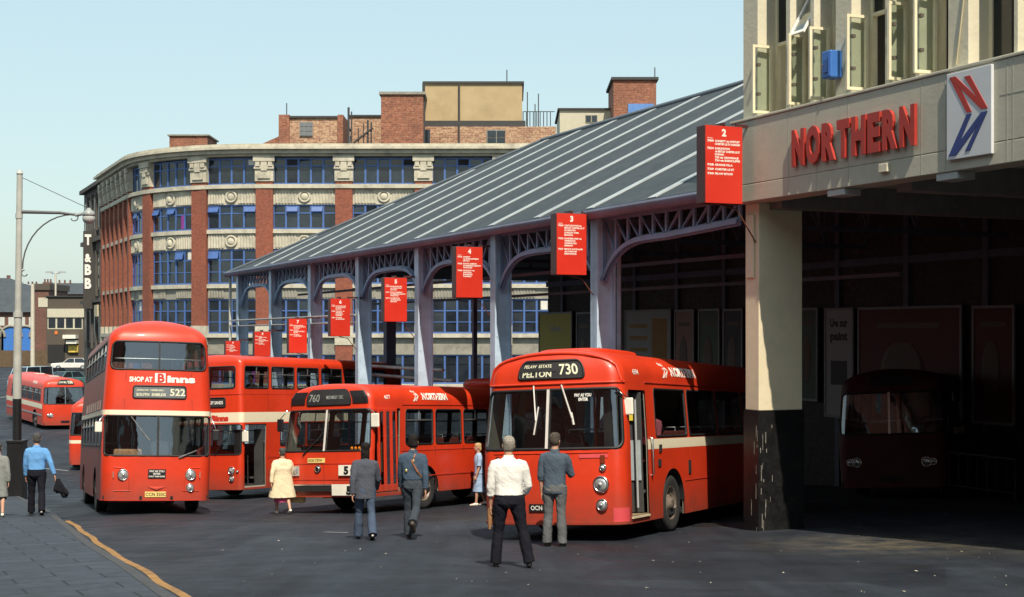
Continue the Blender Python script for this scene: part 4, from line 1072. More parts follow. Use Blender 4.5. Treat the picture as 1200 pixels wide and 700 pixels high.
# ================================================================ SETTING
def sgrid(a, b, dense): 
    return sorted(set(round(x, 3) for x in a+b+dense))
ASPH = None
def asphalt():
    m = bpy.data.materials.new('asphalt'); m.use_nodes = True; nt = m.node_tree; N = nt.nodes; L = nt.links; b = N['Principled BSDF']
    tc = N.new('ShaderNodeTexCoord')
    def nz(sc, det, rg=.6, dist=0.0, vec=None):
        n = N.new('ShaderNodeTexNoise'); n.inputs['Scale'].default_value = sc; n.inputs['Detail'].default_value = det; n.inputs['Roughness'].default_value = rg; n.inputs['Distortion'].default_value = dist
        L.new(vec or tc.outputs['Object'], n.inputs['Vector']); return n
    def ramp(src, a, c, p0=.35, p1=.65):
        r = N.new('ShaderNodeValToRGB'); r.color_ramp.elements[0].position = p0; r.color_ramp.elements[1].position = p1
        r.color_ramp.elements[0].color = tuple(a)+(1,); r.color_ramp.elements[1].color = tuple(c)+(1,); L.new(src, r.inputs['Fac']); return r
    def mix(f, a, c, bt='MIX'):
        x = N.new('ShaderNodeMix'); x.data_type = 'RGBA'; x.blend_type = bt
        if isinstance(f, float): x.inputs['Factor'].default_value = f
        else: L.new(f, x.inputs['Factor'])
        L.new(a, x.inputs[6])
        if isinstance(c, tuple): x.inputs[7].default_value = c+(1,)
        else: L.new(c, x.inputs[7])
        return x.outputs[2]
    base = ramp(nz(.35, 8, .7).outputs['Fac'], (.012,.017,.026), (.022,.029,.041))
    mp = N.new('ShaderNodeMapping'); mp.inputs['Rotation'].default_value = (0, 0, R(23.8)); mp.inputs['Scale'].default_value = (1.6, .12, 1); L.new(tc.outputs['Object'], mp.inputs['Vector'])
    streak = ramp(nz(1.0, 5, .6, 0, mp.outputs['Vector']).outputs['Fac'], (.62,.62,.64), (1.45,1.42,1.36), .35, .7)
    c = mix(1.0, base.outputs['Color'], streak.outputs['Color'], 'MULTIPLY')
    fine = ramp(nz(60, 3).outputs['Fac'], (.55,.55,.55), (1.5,1.5,1.5), .3, .75)
    c = mix(1.0, c, fine.outputs['Color'], 'MULTIPLY')
    oil = ramp(nz(.9, 6, .6, .4).outputs['Fac'], (0,0,0), (.75,.75,.75), .60, .72)
    c = mix(oil.outputs['Color'], c, (.012,.012,.014))
    spk = N.new('ShaderNodeTexVoronoi'); spk.inputs['Scale'].default_value = 9.0; L.new(tc.outputs['Object'], spk.inputs['Vector'])
    sr = ramp(spk.outputs['Distance'], (.55,.55,.55), (0,0,0), .035, .06)
    c = mix(sr.outputs['Color'], c, (.10,.095,.08))
    vp = N.new('ShaderNodeTexVoronoi'); vp.inputs['Scale'].default_value = .22; vp.inputs['Randomness'].default_value = .9; mp2 = N.new('ShaderNodeMapping'); mp2.inputs['Rotation'].default_value = (0, 0, R(20)); L.new(tc.outputs['Object'], mp2.inputs['Vector']); vp.distance = 'CHEBYCHEV'; L.new(mp2.outputs['Vector'], vp.inputs['Vector'])
    vr = ramp(vp.outputs['Color'], (.72,.72,.74), (1.28,1.26,1.2), .2, .8); c = mix(1.0, c, vr.outputs['Color'], 'MULTIPLY')
    dr = ramp(nz(2.6, 4, .55, .8).outputs['Fac'], (0,0,0), (.8,.8,.8), .66, .74); c = mix(dr.outputs['Color'], c, (.009,.009,.010))
    du_ = ramp(nz(.16, 5, .6).outputs['Fac'], (0,0,0), (.35,.35,.35), .55, .75); c = mix(du_.outputs['Color'], c, (.060,.056,.048))
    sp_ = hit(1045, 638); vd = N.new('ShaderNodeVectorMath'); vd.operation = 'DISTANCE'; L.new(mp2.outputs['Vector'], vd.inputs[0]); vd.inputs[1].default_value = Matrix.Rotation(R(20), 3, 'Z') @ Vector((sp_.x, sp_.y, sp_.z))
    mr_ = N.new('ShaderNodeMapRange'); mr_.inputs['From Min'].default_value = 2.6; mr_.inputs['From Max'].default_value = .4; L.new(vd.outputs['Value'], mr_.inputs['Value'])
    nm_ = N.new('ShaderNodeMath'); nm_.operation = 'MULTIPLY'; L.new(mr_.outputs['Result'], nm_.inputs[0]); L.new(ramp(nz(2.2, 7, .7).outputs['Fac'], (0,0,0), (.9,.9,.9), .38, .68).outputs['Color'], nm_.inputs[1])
    c = mix(nm_.outputs[0], c, (.12,.10,.065))  # sunlit patch of road painted in as a paler brown tone
    L.new(c, b.inputs['Base Color'])
    rr = ramp(nz(1.3, 5).outputs['Fac'], (.55,.55,.55), (.85,.85,.85)); L.new(rr.outputs['Color'], b.inputs['Roughness'])
    bp = N.new('ShaderNodeBump'); bp.inputs['Strength'].default_value = .35; bp.inputs['Distance'].default_value = .01
    L.new(nz(110, 3).outputs['Fac'], bp.inputs['Height']); L.new(bp.outputs['Normal'], b.inputs['Normal'])
    b.inputs['Specular IOR Level'].default_value = .35
    return m
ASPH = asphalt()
def ground():
    ss = [-60+3*i for i in range(80)]+[185+15*i for i in range(20)]+[500, 700, 1000, 1600]; ts = [-900, -500, -250, -120, -60, -30, -15]+[-10+1.0*i for i in range(34)]+[30, 45, 70, 110, 180, 300, 600, 1000]
    ss = [-200, -120]+ss
    m = MB(); vs = []
    for s in ss:
        for t in ts:
            x, y = st(s, t); vs.append((x, y, gz(x, y)))
    n = len(ts)
    m.add(vs, [(i*n+j, i*n+j+1, (i+1)*n+j+1, (i+1)*n+j) for i in range(len(ss)-1) for j in range(n-1)], 0, True)
    me = m
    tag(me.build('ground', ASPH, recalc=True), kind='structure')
ground()

# pavement with kerb: edge picked where the photograph shows it
KP = [hit(u, v, .10) for (u, v) in ((205, 700), (150, 662), (112, 640), (75, 611), (56, 597))]
KST = [to_st(p.x, p.y) for p in KP]
KT = sorted((s, t) for s, t in KST)
def kerb_t(s):
    if s < KT[0][0]: return KT[0][1]
    return min(max(interp(s, KT), 2.4), 4.2) if s <= KT[-1][0] else min(4.2, KT[-1][1]+.01*(s-KT[-1][0]))
SLAB = brick('paving_slabs', (.034,.046,.064), (.046,.060,.080), (.008,.010,.013), 1.0, .62, .016, .30, .5, .75, .5, scol=(.016,.018,.022))
KERBM = mat('kerb_stone', (.055,.058,.064), .8, var=.3, scale=5, bump=.3, dirt=.4)
SEND = 47.5
def pavement():
    ss = [-30+1.5*i for i in range(52)]; ss = [s for s in ss if s < SEND-2.2]+[SEND-2+.25*i for i in range(9)]
    def edge(s):
        t = kerb_t(s)
        if s > SEND-2: d = (s-(SEND-2))/2; t -= 2*(1-math.sqrt(max(0, 1-d*d)))
        return t
    e0 = Vector((*st(0, 0), 0)); M = Matrix.Rotation(math.atan2(NY, NX), 4, 'Z'); Mi = M.inverted()
    def W(s, t, dz): x, y = st(s, t); return Vector((x, y, gz(x, y)+dz))
    m = MB(Mi); vs = []; ts = [-14, -6, -3, -1.5, 0, 1, 2]
    for s in ss:
        for t in ts: vs.append(W(s, min(t, edge(s)-.16), .115))
        vs.append(W(s, edge(s)-.15, .115))
    n = len(ts)+1
    m.add(vs, [(i*n+j, i*n+j+1, (i+1)*n+j+1, (i+1)*n+j) for i in range(len(ss)-1) for j in range(n-1)], 0)
    o = m.build('pavement', SLAB, recalc=True); o.rotation_euler = (0, 0, math.atan2(NY, NX)); tag(o, kind='structure')
    k = MB(); vs = []
    for s in ss: vs += [W(s, edge(s)-.15, .119), W(s, edge(s)-.015, .119), W(s, edge(s), .105), W(s, edge(s)+.012, -.05)]
    k.add(vs, [(4*i+j, 4*i+j+1, 4*i+j+5, 4*i+j+4) for i in range(len(ss)-1) for j in range(3)], 0)
    a = [W(ss[-1], t, z) for t in (-14, edge(ss[-1])) for z in (.119, -.05)]; k.add(a, [(0, 2, 3, 1)])
    tag(k.build('kerb', KERBM, recalc=True), kind='structure')
    # yellow line along the kerb, worn and wandering
    y = MB(); vs = []; sl = [-5+.35*i for i in range(130)]; sl = [s for s in sl if s < 33]
    for s in sl:
        w = .02*math.sin(s*1.7)+.012*noise.noise(Vector((s, 0, 3)))
        a = edge(s)+.16+w
        vs += [W(s, a, .004), W(s, a+.11+.02*noise.noise(Vector((s*1.3, 5, 0))), .004)]
    y.add(vs, [(2*i, 2*i+1, 2*i+3, 2*i+2) for i in range(len(sl)-1)], 0)
    tag(y.build('yellow_line', mat('worn_yellow_paint', (.30,.16,.05), .8, var=.3, scale=4, dirt=.75, dcol=(.05,.045,.04), dscale=5), recalc=True), kind='structure')
    w = MB()
    def dash(u0, v0, u1, v1, wd=.14):
        p, q = hit(u0, v0), hit(u1, v1); d = (q-p).normalized(); nrm = Vector((-d.y, d.x, 0)).normalized()*wd/2; n = 6
        vs = []
        for i in range(n+1):
            c = p+(q-p)*i/n
            for sg in (-1, 1): e = c+nrm*sg; vs.append((e.x, e.y, gz(e.x, e.y)+.005))
        w.add(vs, [(2*i, 2*i+1, 2*i+3, 2*i+2) for i in range(n)])
    dash(0, 547, 26, 547); dash(30, 547, 80, 552); dash(380, 624, 408, 624.5, .10); dash(0, 466, 10, 465, .2); dash(0, 444, 14, 444, .2)
    tag(w.build('white_marking', mat('worn_white_paint', (.38,.38,.36), .8, var=.3, scale=5, dirt=.5, dscale=4), recalc=True), kind='structure')
pavement()

# ================================================================ BUS STATION SHED  (local frame: x across the street, y along it)
AR = math.atan2(NY, NX)
STEEL = mat('blue_painted_steel', (.49,.63,.77), .6, var=.12, scale=2, dirt=.45, dcol=(.19,.21,.24), dscale=1.8)
STEELD = mat('roof_truss_steel', (.10,.12,.17), .7, var=.2)
SLATE = brick('roof_slates', (.026,.032,.034), (.040,.046,.047), (.012,.015,.016), .32, .24, .006, .25, .25, .6, .35)
GLAZ = mat('roof_glazing_strip', (.36,.385,.385), .4, var=.15, scale=2, dirt=.55, dcol=(.13,.145,.15), dscale=1.4)
GUTTER = mat('gutter_paint', (.15,.17,.24), .5, var=.25, scale=1.5, dirt=.6, dcol=(.12,.08,.09), dscale=.5)
CONC = mat('painted_render', (.66,.61,.46), .75, var=.06, scale=1.0, bump=.25, bscale=16, dirt=.35, dcol=(.33,.31,.24), dscale=1.2)
FASC = mat('fascia_paint', (.50,.475,.375), .75, var=.05, scale=1.0, bump=.12, bscale=16, dirt=.35, dcol=(.22,.21,.165), dscale=1.1)
CONCW = mat('painted_pillar', (.72,.63,.44), .7, var=.06, scale=1.0, bump=.15, bscale=9, dirt=.3, dcol=(.38,.35,.27), dscale=1.5)
BLACKB = mat('pillar_black_band', (.007,.007,.008), .4, var=.4, scale=8, dirt=.35, dcol=(.05,.046,.04), dscale=5)
TC = 14.02; S0 = 21.69; BAY = 5.41; TE = 13.72; ZE = 2.50; TR = 23.3; PIT = .50; SE, SR = 61.0, 50.0
ZR = ZE+PIT*(TR-TE)
NCOL = 7
def shed():
    o0 = st(S0, TC); zb = gz(*o0)
    root = thing('bus_station_shed', 'long bus station shed with a striped slate roof on blue steel columns', 'bus station', (*o0, zb), AR)
    M = Matrix.Translation((-TC, -S0, Z0-zb))         # (t, s, z relative to the eye) -> local
    # roof slopes as slabs
    r = MB(M); sb = 21.725; th = .10
    def zt(t): return ZE+PIT*(t-TE) if t <= TR else ZR-PIT*(t-TR)
    TB = 2*TR-TE
    P = {'e0': (TE, sb, ZE), 'e1': (TE, SE, ZE), 'r0': (TR, sb, ZR), 'r1': (TR, SR, ZR), 'b0': (TB, sb, ZE), 'b1': (TB, SE, ZE)}
    for poly in (('e0','r0','r1','e1'), ('r0','b0','b1','r1'), ('e1','r1','b1')):
        top = [Vector(P[k]) for k in poly]; bot = [p-Vector((0,0,th)) for p in top]; n = len(top)
        r.add(top+bot, [tuple(range(n)), tuple(range(2*n-1, n-1, -1))]+[(i, n+i, n+(i+1) % n, (i+1) % n) for i in range(n)])
    r.build('roof', SLATE, root, recalc=True)
    rd = MB(M); rd.tube([(TR, sb, ZR+.02), (TR, SR, ZR+.02)], .09, 8); rd.tube([(TR, SR, ZR+.02), (TE, SE, ZE+.02)], .07, 8); rd.tube([(TR, SR, ZR+.02), (TB, SE, ZE+.02)], .07, 8)
    rd.build('ridge_capping', mat('lead_capping', (.10,.12,.14), .6), root)
    # glazing strips every half bay
    k = 0; s = S0+.55
    while s < SE-.6:
        t0 = TE+.28; t1 = TR-.12
        if s > SR: t1 = min(t1, TR-(s-SR)/(SE-SR)*(TR-TE)-.25)
        if s > sb+.3 and t1-t0 > .5:
            g = MB(M); w = .18
            for a, b_ in ((t0, t1),):
                nv = Vector((-PIT, 0, 1)).normalized()*.016
                p = [Vector((a, s-w, zt(a)))+nv*.2, Vector((b_, s-w, zt(b_)))+nv*.2, Vector((b_, s+w, zt(b_)))+nv*.2, Vector((a, s+w, zt(a)))+nv*.2]
                q = [v+nv for v in p]
                g.add(p+q, [(4,5,6,7), (0,1,5,4), (1,2,6,5), (2,3,7,6), (3,0,4,7)])
            g.build('glazing_strip', GLAZ, root, recalc=True)
        s += BAY/2
    g = MB(M); sec = [(-.02, .02), (.02, -.10), (-.05, -.16), (-.13, -.14), (-.16, -.02), (-.17, .03)]
    g.loft([[(TE+a, s_, ZE+b_) for a, b_ in sec] for s_ in [sb+1.0*i for i in range(int((SE-sb))+1)]+[SE]]); g.build('gutter', GUTTER, root)
    f = MB(M); f.bar((TC, sb, ZE+.05), (TC, SE-.2, ZE+.05), .22, .14)
    f.build('eaves_beam', GUTTER, root)
    ztop = ZE-.03
    for j in range(0, NCOL+1):
        s_ = S0+BAY*j
        if j > 0:
            x, y = st(s_, TC); zg = gz(x, y)-Z0-.05
            c = MB(M)
            c.box(TC-.20, TC+.24, s_-.03, s_+.03, zg, ztop); c.box(TC-.20, TC-.16, s_-.15, s_+.15, zg, ztop); c.box(TC+.20, TC+.24, s_-.15, s_+.15, zg, ztop)
            c.box(TC-.16, TC+.20, s_-.055, s_-.03, zg, ztop); c.box(TC-.26, TC+.30, s_-.2, s_+.2, zg, zg+.25)
            for zz in [zg+.6+.6*i for i in range(int((ztop-zg)/.6))]:
                for tt in (TC-.1, TC+.13): c.box(tt-.015, tt+.015, s_-.066, s_-.055, zz, zz+.03)
            c.build('column', STEEL, root)
        # arched lattice girder to the next column
        if j < NCOL+0:
            a = s_+.12; b_ = s_+BAY-.12; n = 10; w = MB(M)
            def zl(s): 
                u = abs((s-(a+b_)/2)/((b_-a)/2)); return ztop-.60-(.78*(u**4.2) if j > 0 or s > (a+b_)/2 else -.10*u)
            pts = [(a+(b_-a)*i/28) for i in range(29)]
            for i in range(28): w.bar((TC, pts[i], zl(pts[i])), (TC, pts[i+1], zl(pts[i+1])), .16, .05, (1,0,0)); w.bar((TC-.08, pts[i], zl(pts[i])-.0), (TC-.08, pts[i+1], zl(pts[i+1])), .09, .02, (1,0,0))
            w.bar((TC, a, ztop-.10), (TC, b_, ztop-.10), .14, .08)
            for i in range(n+1):
                s1 = a+(b_-a)*i/n; w.bar((TC, s1, zl(s1)), (TC, s1, ztop-.1), .07, .05)
                if i < n:
                    s2 = a+(b_-a)*(i+1)/n
                    if i < n/2: w.bar((TC, s1, ztop-.12), (TC, s2, zl(s2)), .05, .03)
                    else: w.bar((TC, s1, zl(s1)), (TC, s2, ztop-.12), .05, .03)
            w.build('girder', mat('girder_blue', (.22,.30,.44), .55, var=.15, scale=2, dirt=.35, dcol=(.09,.08,.09)), root)
        # cross truss under the roof
        if 0 < j and s_ < SR:
            w = MB(M); zc = ztop-.12
            tb = 25.0
            w.bar((TC, s_, zc), (tb, s_, zc), .09, .12); w.bar((TC, s_, zc), (TR, s_, ZR-.25), .08, .12); w.bar((TR, s_, ZR-.25), (tb, s_, zt(tb)-.25), .08, .12)
            for i in range(1, 8):
                t1 = TC+(tb-TC)*i/8; zz = zt(t1)-.25; w.bar((t1, s_, zc), (t1, s_, zz), .05, .05)
                t2 = TC+(tb-TC)*(i+1)/8; w.bar((t1, s_, zz), (t2, s_, zc), .04, .04)
            w.build('roof_truss', STEELD, root)
    for s_, h_ in ((47.4, .17), (39.7, .06)):
        x, y = st(s_, 16.3); zg = gz(x, y)-Z0; c = MB(M); c.box(16.3-h_, 16.3+h_, s_-h_, s_+h_, zg, 3.4); c.build('inner_column', STEELD, root)
    pl = MB(M)
    for i in range(1, 8):
        t1 = TE+.5+(TR-TE)*i/8; pl.bar((t1, sb, zt(t1)-.17), (t1, SE-(t1-TE)*1.3-.3, zt(t1)-.17), .07, .10)
    for z, t1 in ((1.55, 16.0), (1.15, 18.5)): pl.bar((t1, 23, z), (t1, 58, z), .08, .08)
    pl.build('purlin', STEELD, root)
    # pipe rails between the far columns
    for z, sa, sb2, dt, rr in ((.55, S0+BAY*4, SE-.4, -.25, .035), (.32, S0+BAY*4, SE-.4, -.15, .03), (-1.05, S0+BAY*3, S0+BAY*6, .6, .05), (-1.35, S0+BAY*3, S0+BAY*6, .9, .05)):
        m = MB(M); m.tube([(TC+dt, sa, z), (TC+dt, sb2, z-.05)], rr, 8); m.build('pipe_rail', mat('galvanised_pipe', (.34,.34,.33), .5, .4, var=.2), root)
    # downpipe beside the first column and a hanging lamp
    x, y = st(S0+BAY, TC); zg = gz(x, y)-Z0
    m = MB(M); m.tube([(TC+.45, S0+BAY+.1, ZE-.3), (TC+.45, S0+BAY+.1, zg)], .05, 8); m.build('downpipe', STEEL, root)
    x, y = st(SE-.3, TE+.3); zg = gz(x, y)-Z0
    m = MB(M); m.tube([(TE+.1, SE-.2, ZE-.1), (TE+.1, SE-.2, zg)], .06, 8); m.build('downpipe', mat('pale_pipe', (.5,.5,.45), .6), root)
    return M, root
shed()

# back wall of the station and its posters
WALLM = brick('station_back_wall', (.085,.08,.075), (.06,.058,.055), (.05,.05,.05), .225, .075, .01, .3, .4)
TW = 25.2; SW0, SW1 = -6.0, 53.5
def back_wall():
    o0 = st(SW0, TW); zb = gz(*st(30, TW))-.6
    root = thing('back_wall', 'tall dark brick wall with steel posts along the back of the bus station', 'wall', (*o0, zb), AR)
    M = Matrix.Translation((-TW, -SW0, Z0-zb)); m = MB(M)
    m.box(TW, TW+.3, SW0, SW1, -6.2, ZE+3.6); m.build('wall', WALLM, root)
    for i in range(0, 17):
        s_ = 4.0+3.0*i; p = MB(M); p.box(TW-.12, TW-.003, s_-.10, s_+.10, -5.5, ZE+1.2); p.build('steel_post', STEELD, root)
    p = MB(M); p.box(TW-.10, TW-.004, SW0, SW1, 1.85, 2.05); p.build('rail', STEELD, root)
    return M
back_wall()
def cm(n, c): return mat('poster_'+n, c, .7, var=.08, scale=2)
def poster(px0, px1, v0, v1, kind, label):
    def s_of(u): q = (u-600)/F; Yv = (TW-.16)/(NX*q+NY); return Yv*(RY+RX*q), Yv
    s1, Ya = s_of(px0); s0, Yb = s_of(px1); Ym = (Ya+Yb)/2
    z1 = -(v0-390)/F*Ym; z0 = -(v1-390)/F*Ym; z0 = max(z0, -2.6)
    sm = (s0+s1)/2; w = abs(s1-s0); h = z1-z0
    x, y = st(sm, TW-.15)
    root = thing('poster', label, 'poster', (x, y, Z0+z0), AR, 'posters along the back wall of the bus station')
    # local: x = across (wall at +x), y along; viewer looks along +x, screen right = -y
    f = MB()
    for (a, b_, c, d) in ((-w/2, -w/2+.07, 0, h), (w/2-.07, w/2, 0, h), (-w/2+.07, w/2-.07, 0, .07), (-w/2+.07, w/2-.07, h-.07, h)): f.box(-.05, .0, a, b_, c, d)
    f.build('frame', mat('poster_frame', (.22,.24,.26), .6), root)
    b = MB(); b.box(-.03, -.002, -w/2+.068, w/2-.068, .068, h-.068)
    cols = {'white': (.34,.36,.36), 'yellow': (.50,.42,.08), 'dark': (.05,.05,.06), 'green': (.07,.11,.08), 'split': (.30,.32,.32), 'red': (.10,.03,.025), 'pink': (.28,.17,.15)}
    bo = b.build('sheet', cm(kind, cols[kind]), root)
    t = MB()
    ri = Vector((0,-1,0)); upv = Vector((0,0,1))
    if kind == 'white':
        for i, l in enumerate(('Use our', 'paint')): put_text(t, l, (-.034, 0, h*(.83-.12*i)), ri, upv, h*.07, w*.6, 'c', .06)
        t.box(-.034, -.031, -w*.28, w*.28, h*.3, h*.52)
    elif kind == 'yellow':
        put_text(t, 'Gas', (-.034, 0, h*.78), ri, upv, h*.07, w*.35, 'c', .03)
        t.ball((-.03, -.1*w, h*.35), (.012, w*.30, h*.22), 14, 8)
    elif kind == 'split':
        t.box(-.034, -.031, -w*.42, -w*.1, h*.1, h*.9)
        for i in range(5): t.box(-.034, -.031, 0, w*.4, h*(.8-.13*i), h*(.84-.13*i))
    else:
        t.ball((-.03, .05*w, h*.45), (.012, w*.22, h*.26), 14, 8); t.box(-.034, -.031, -w*.3, w*.3, h*.82, h*.86)
    t.build('print', cm('ink_'+kind, {'white': (.05,.05,.06), 'yellow': (.30,.30,.28), 'split': (.30,.16,.03)}.get(kind, (.12,.09,.07))), bo)
for a in ((632, 671, 366, 470, 'yellow', 'yellow poster at the far left end of the back wall row'), (676, 694, 366, 470, 'dark', 'narrow dark poster beside the yellow poster on the back wall'),
          (733, 787, 363, 470, 'split', 'wide pale poster with an orange block, behind the roof of the 730 bus'), (791, 814, 363, 470, 'pink', 'narrow pale pink poster just right of the wide pale poster'),
          (819, 844, 362, 470, 'green', 'dark green poster left of the concrete pillar'), (848, 871, 362, 470, 'dark', 'dark poster touching the left edge of the concrete pillar'),
          (936, 959, 361, 470, 'green', 'dark green poster just right of the concrete pillar'), (967, 1001, 361, 490, 'white', 'white poster reading Use our paint under the offices'),
          (1006, 1128, 359, 500, 'red', 'very wide dark red poster behind the unlit bus'), (1140, 1190, 358, 498, 'red', 'tall dark red poster at the right edge of the photo')): poster(*a)
# ================================================================ OFFICES OVER THE STATION
TF = 13.77; TB_ = 31.0; ZB, ZF = 2.25, 3.66; ZTOP = 7.25; SB = -9.0
def s_on(u, t): q = (u-600)/F; Yv = t/(NX*q+NY); return Yv*(RY+RX*q)
WINF = mat('window_frame_cream', (.80,.72,.50), .5, var=.08, dirt=.2, dcol=(.3,.27,.2))
DGLASS = mat('office_glass', (.012,.016,.018), .06, var=.3, scale=2, spec=.6)
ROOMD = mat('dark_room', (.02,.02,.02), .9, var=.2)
BLUEB = mat('blue_box', (.05,.17,.50), .4, var=.1)
REDSIGN = mat('red_letter_paint', (.42,.035,.022), .5, var=.10, scale=4, dirt=.2, dcol=(.2,.03,.03))
def offices():
    o0 = st(S0, TC); zb = gz(*o0)
    root = thing('office_building', 'cream rendered offices with tall open windows carried on a pillar over the station entrance', 'office building', (*o0, zb), AR)
    M = Matrix.Translation((-TC, -S0, Z0-zb))
    c = MB(M); c.box(TF, TB_, SB, S0+.02, ZB+.30, ZF-.02); c.box(TF, TF+.45, SB, S0+.02, ZB, ZB+.297)
    c.box(TF-.02, TF+.2, SB, S0+.04, ZF-.018, ZF+.03)
    c.build('fascia_beam', FASC, root, .012)
    jm = MB(M)
    for u in (924, 957, 994, 1080, 1108, 1180, 1187): s_ = s_on(u, TF); jm.box(TF-.0035, TF-.001, s_-.006, s_+.006, ZB+.01, ZF-.05)
    s_ = s_on(1166, TF); jm.box(TF-.0035, TF-.001, 5, s_-.1, 3.16, 3.175)
    for i in range(12): s2 = s_-1.5-1.6*i; jm.box(TF-.0035, TF-.001, s2-.005, s2+.005, ZB+.01, ZF-.05)
    jm.build('panel_joint', mat('joint_filler', (.42,.41,.33), .8), root)
    # soffit and ceiling beams
    b = MB(M)
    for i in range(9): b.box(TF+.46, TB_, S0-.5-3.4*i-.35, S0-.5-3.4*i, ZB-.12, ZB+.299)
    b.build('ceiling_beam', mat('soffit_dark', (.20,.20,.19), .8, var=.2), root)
    # pillars along the front, the far one in view
    def pillar(s1, name='pillar'):
        x, y = st(s1-.3, TC); zg = gz(x, y)-Z0-.1
        m = MB(M); m.box(TC, TC+.90, s1-.42, s1, -1.35, ZB-.003); m.box(TC-.04, TC-.003, s1-.30, s1-.06, ZB-1.3, ZB-.2)
        o = m.build(name, CONCW, root, .012)
        k = MB(M); k.box(TC-.025, TC+.925, s1-.445, s1+.02, zg, -1.352); rd_ = random.Random(5)
        for q in range(26):                                  # pale runs and chips in the black paint
            wd = rd_.uniform(.005, .016); ht = rd_.uniform(.04, .28); z = rd_.uniform(zg+.1, -1.55-ht)
            if q % 3: x = TC-.02+abs(rd_.gauss(0, .16)); x = min(x, TC+.85); k.box(x, x+wd, s1-.4475, s1-.446, z, z+ht, 1)
            else: y = s1-.43+abs(rd_.gauss(0, .07)); k.box(TC-.0275, TC-.026, y, y+wd, z, z+ht, 1)
        k.build('black_plinth', [BLACKB, mat('chipped_paint', (.24,.23,.20), .7, var=.5, scale=9)], o)
        k = MB(M)
        for (dt, ds, z) in ((.3, -.424, .1), (.62, -.424, .35)): k.box(TC+dt, TC+dt+.12, s1+ds-.05, s1+ds, z, z+.12)
        return o
    pillar(S0-.05); pillar(9.0); pillar(-3.0)
    for (s1, t1) in ((S0-.05, 22.5), (9.0, 22.5), (-3, 22.5)):
        m = MB(M); m.box(t1, t1+.6, s1-.6, s1, -4.5, ZB); m.build('inner_pillar', mat('inner_pillar_dark', (.10,.10,.10), .8), root)
    sw = MB(M); sw.box(TF+.4, TB_, SB-.3, SB, -5, ZF); sw.build('end_wall', WALLM, root)
    # upper storey: piers and mullions stand forward of deep set windows
    W0 = TC-.08; D = .50
    wall = MB(M); gl = []
    def seg(u0, u1, t0=W0, t1=W0+D, mb=wall): sa, sb2 = s_on(u1, W0), s_on(u0, W0); mb.box(t0, t1, sa, sb2, ZF+.031, ZTOP); return sa, sb2
    piers = [(871, 888), (921, 926), (949.5, 954), (979, 998), (1037, 1043), (1072, 1077.5), (1111, 1135), (1188, 1193), (1240, 1247), (1300, 1330)]
    for a, b_ in piers: seg(a, b_)
    sa = s_on(1330, W0); wall.box(W0, W0+D, SB, sa-6.0, ZF+.031, ZTOP)
    wall.box(W0, W0+D, SB, S0+.0, ZTOP, ZTOP+.35)
    wall.box(W0+D+.002, TB_, S0-.35, S0+.0, ZF, ZTOP+.2); wall.box(W0+D+1.0, TB_, SB, S0-.36, ZTOP-.25, ZTOP+.1)
    wall.build('upper_wall', CONC, root, .008)
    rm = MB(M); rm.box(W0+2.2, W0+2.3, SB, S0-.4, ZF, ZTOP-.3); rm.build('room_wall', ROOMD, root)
    bays = [(888, 921), (926, 949.5), (954, 979), (998, 1037), (1043, 1072), (1077.5, 1111), (1135, 1188), (1193, 1240), (1247, 1300)]
    for i, (a, b_) in enumerate(bays):
        s1, s0 = s_on(a, W0), s_on(b_, W0); tw = W0+D-.14
        f = MB(M); zt = ZF+1.28 if i not in (6, 7) else ZF+1.9
        for (x, y) in ((s0, s0+.06), (s1-.06, s1)): f.box(tw, tw+.07, x, y, ZF+.035, ZTOP)
        for z in (ZF+.035, zt): f.box(tw, tw+.07, s0+.061, s1-.061, z, z+.055)
        fo = f.build('window', WINF, root)
        g = MB(M); g.box(tw+.03, tw+.04, s0+.06, s1-.06, zt+.056, ZTOP)
        if i in (6, 7): g.box(tw+.03, tw+.04, s0+.06, s1-.06, ZF+.09, zt-.001)
        g.build('pane', DGLASS, fo)
        if i < 6:                                                    # casement swung outwards, hinged on the far jamb
            ang = [94, 84, 97, 93, 86, 95][i]; w = min(.38, (s1-s0-.12)*.8); zc0, zc1 = ZF+.10, zt-.01
            hx, hy = W0+.22, s1-.10
            dx, dy = -math.sin(R(ang)), -math.cos(R(ang))
            cs = MB(M)
            def bx(a0, a1, z0, z1, th=.045, mb=cs):
                p0 = Vector((hx+dx*a0, hy+dy*a0, 0)); p1 = Vector((hx+dx*a1, hy+dy*a1, 0)); q = Vector((dy, -dx, 0))*th/2
                mb.hexa([(p0-q)+Vector((0,0,z0)), (p1-q)+Vector((0,0,z0)), (p1+q)+Vector((0,0,z0)), (p0+q)+Vector((0,0,z0))], [(p0-q)+Vector((0,0,z1)), (p1-q)+Vector((0,0,z1)), (p1+q)+Vector((0,0,z1)), (p0+q)+Vector((0,0,z1))])
            bx(0, .045, zc0, zc1); bx(w-.045, w, zc0, zc1); bx(.046, w-.046, zc0, zc0+.045); bx(.046, w-.046, zc1-.045, zc1)
            co = cs.build('casement', WINF, fo)
            pg = MB(M); bx(.046, w-.046, zc0+.046, zc1-.046, .008, pg); pg.build('casement_pane', CLEAR, co)
            for zz in (zc0+.32, zc1-.35):
                st_ = MB(M); st_.box(hx+dx*w*.75-.03, hx+dx*w*.75+.03, hy+dy*w*.75-.07, hy+dy*w*.75, zz-.02, zz+.03)
                st_.build('window_stay', mat('stay_metal', (.12,.10,.08), .5), co)
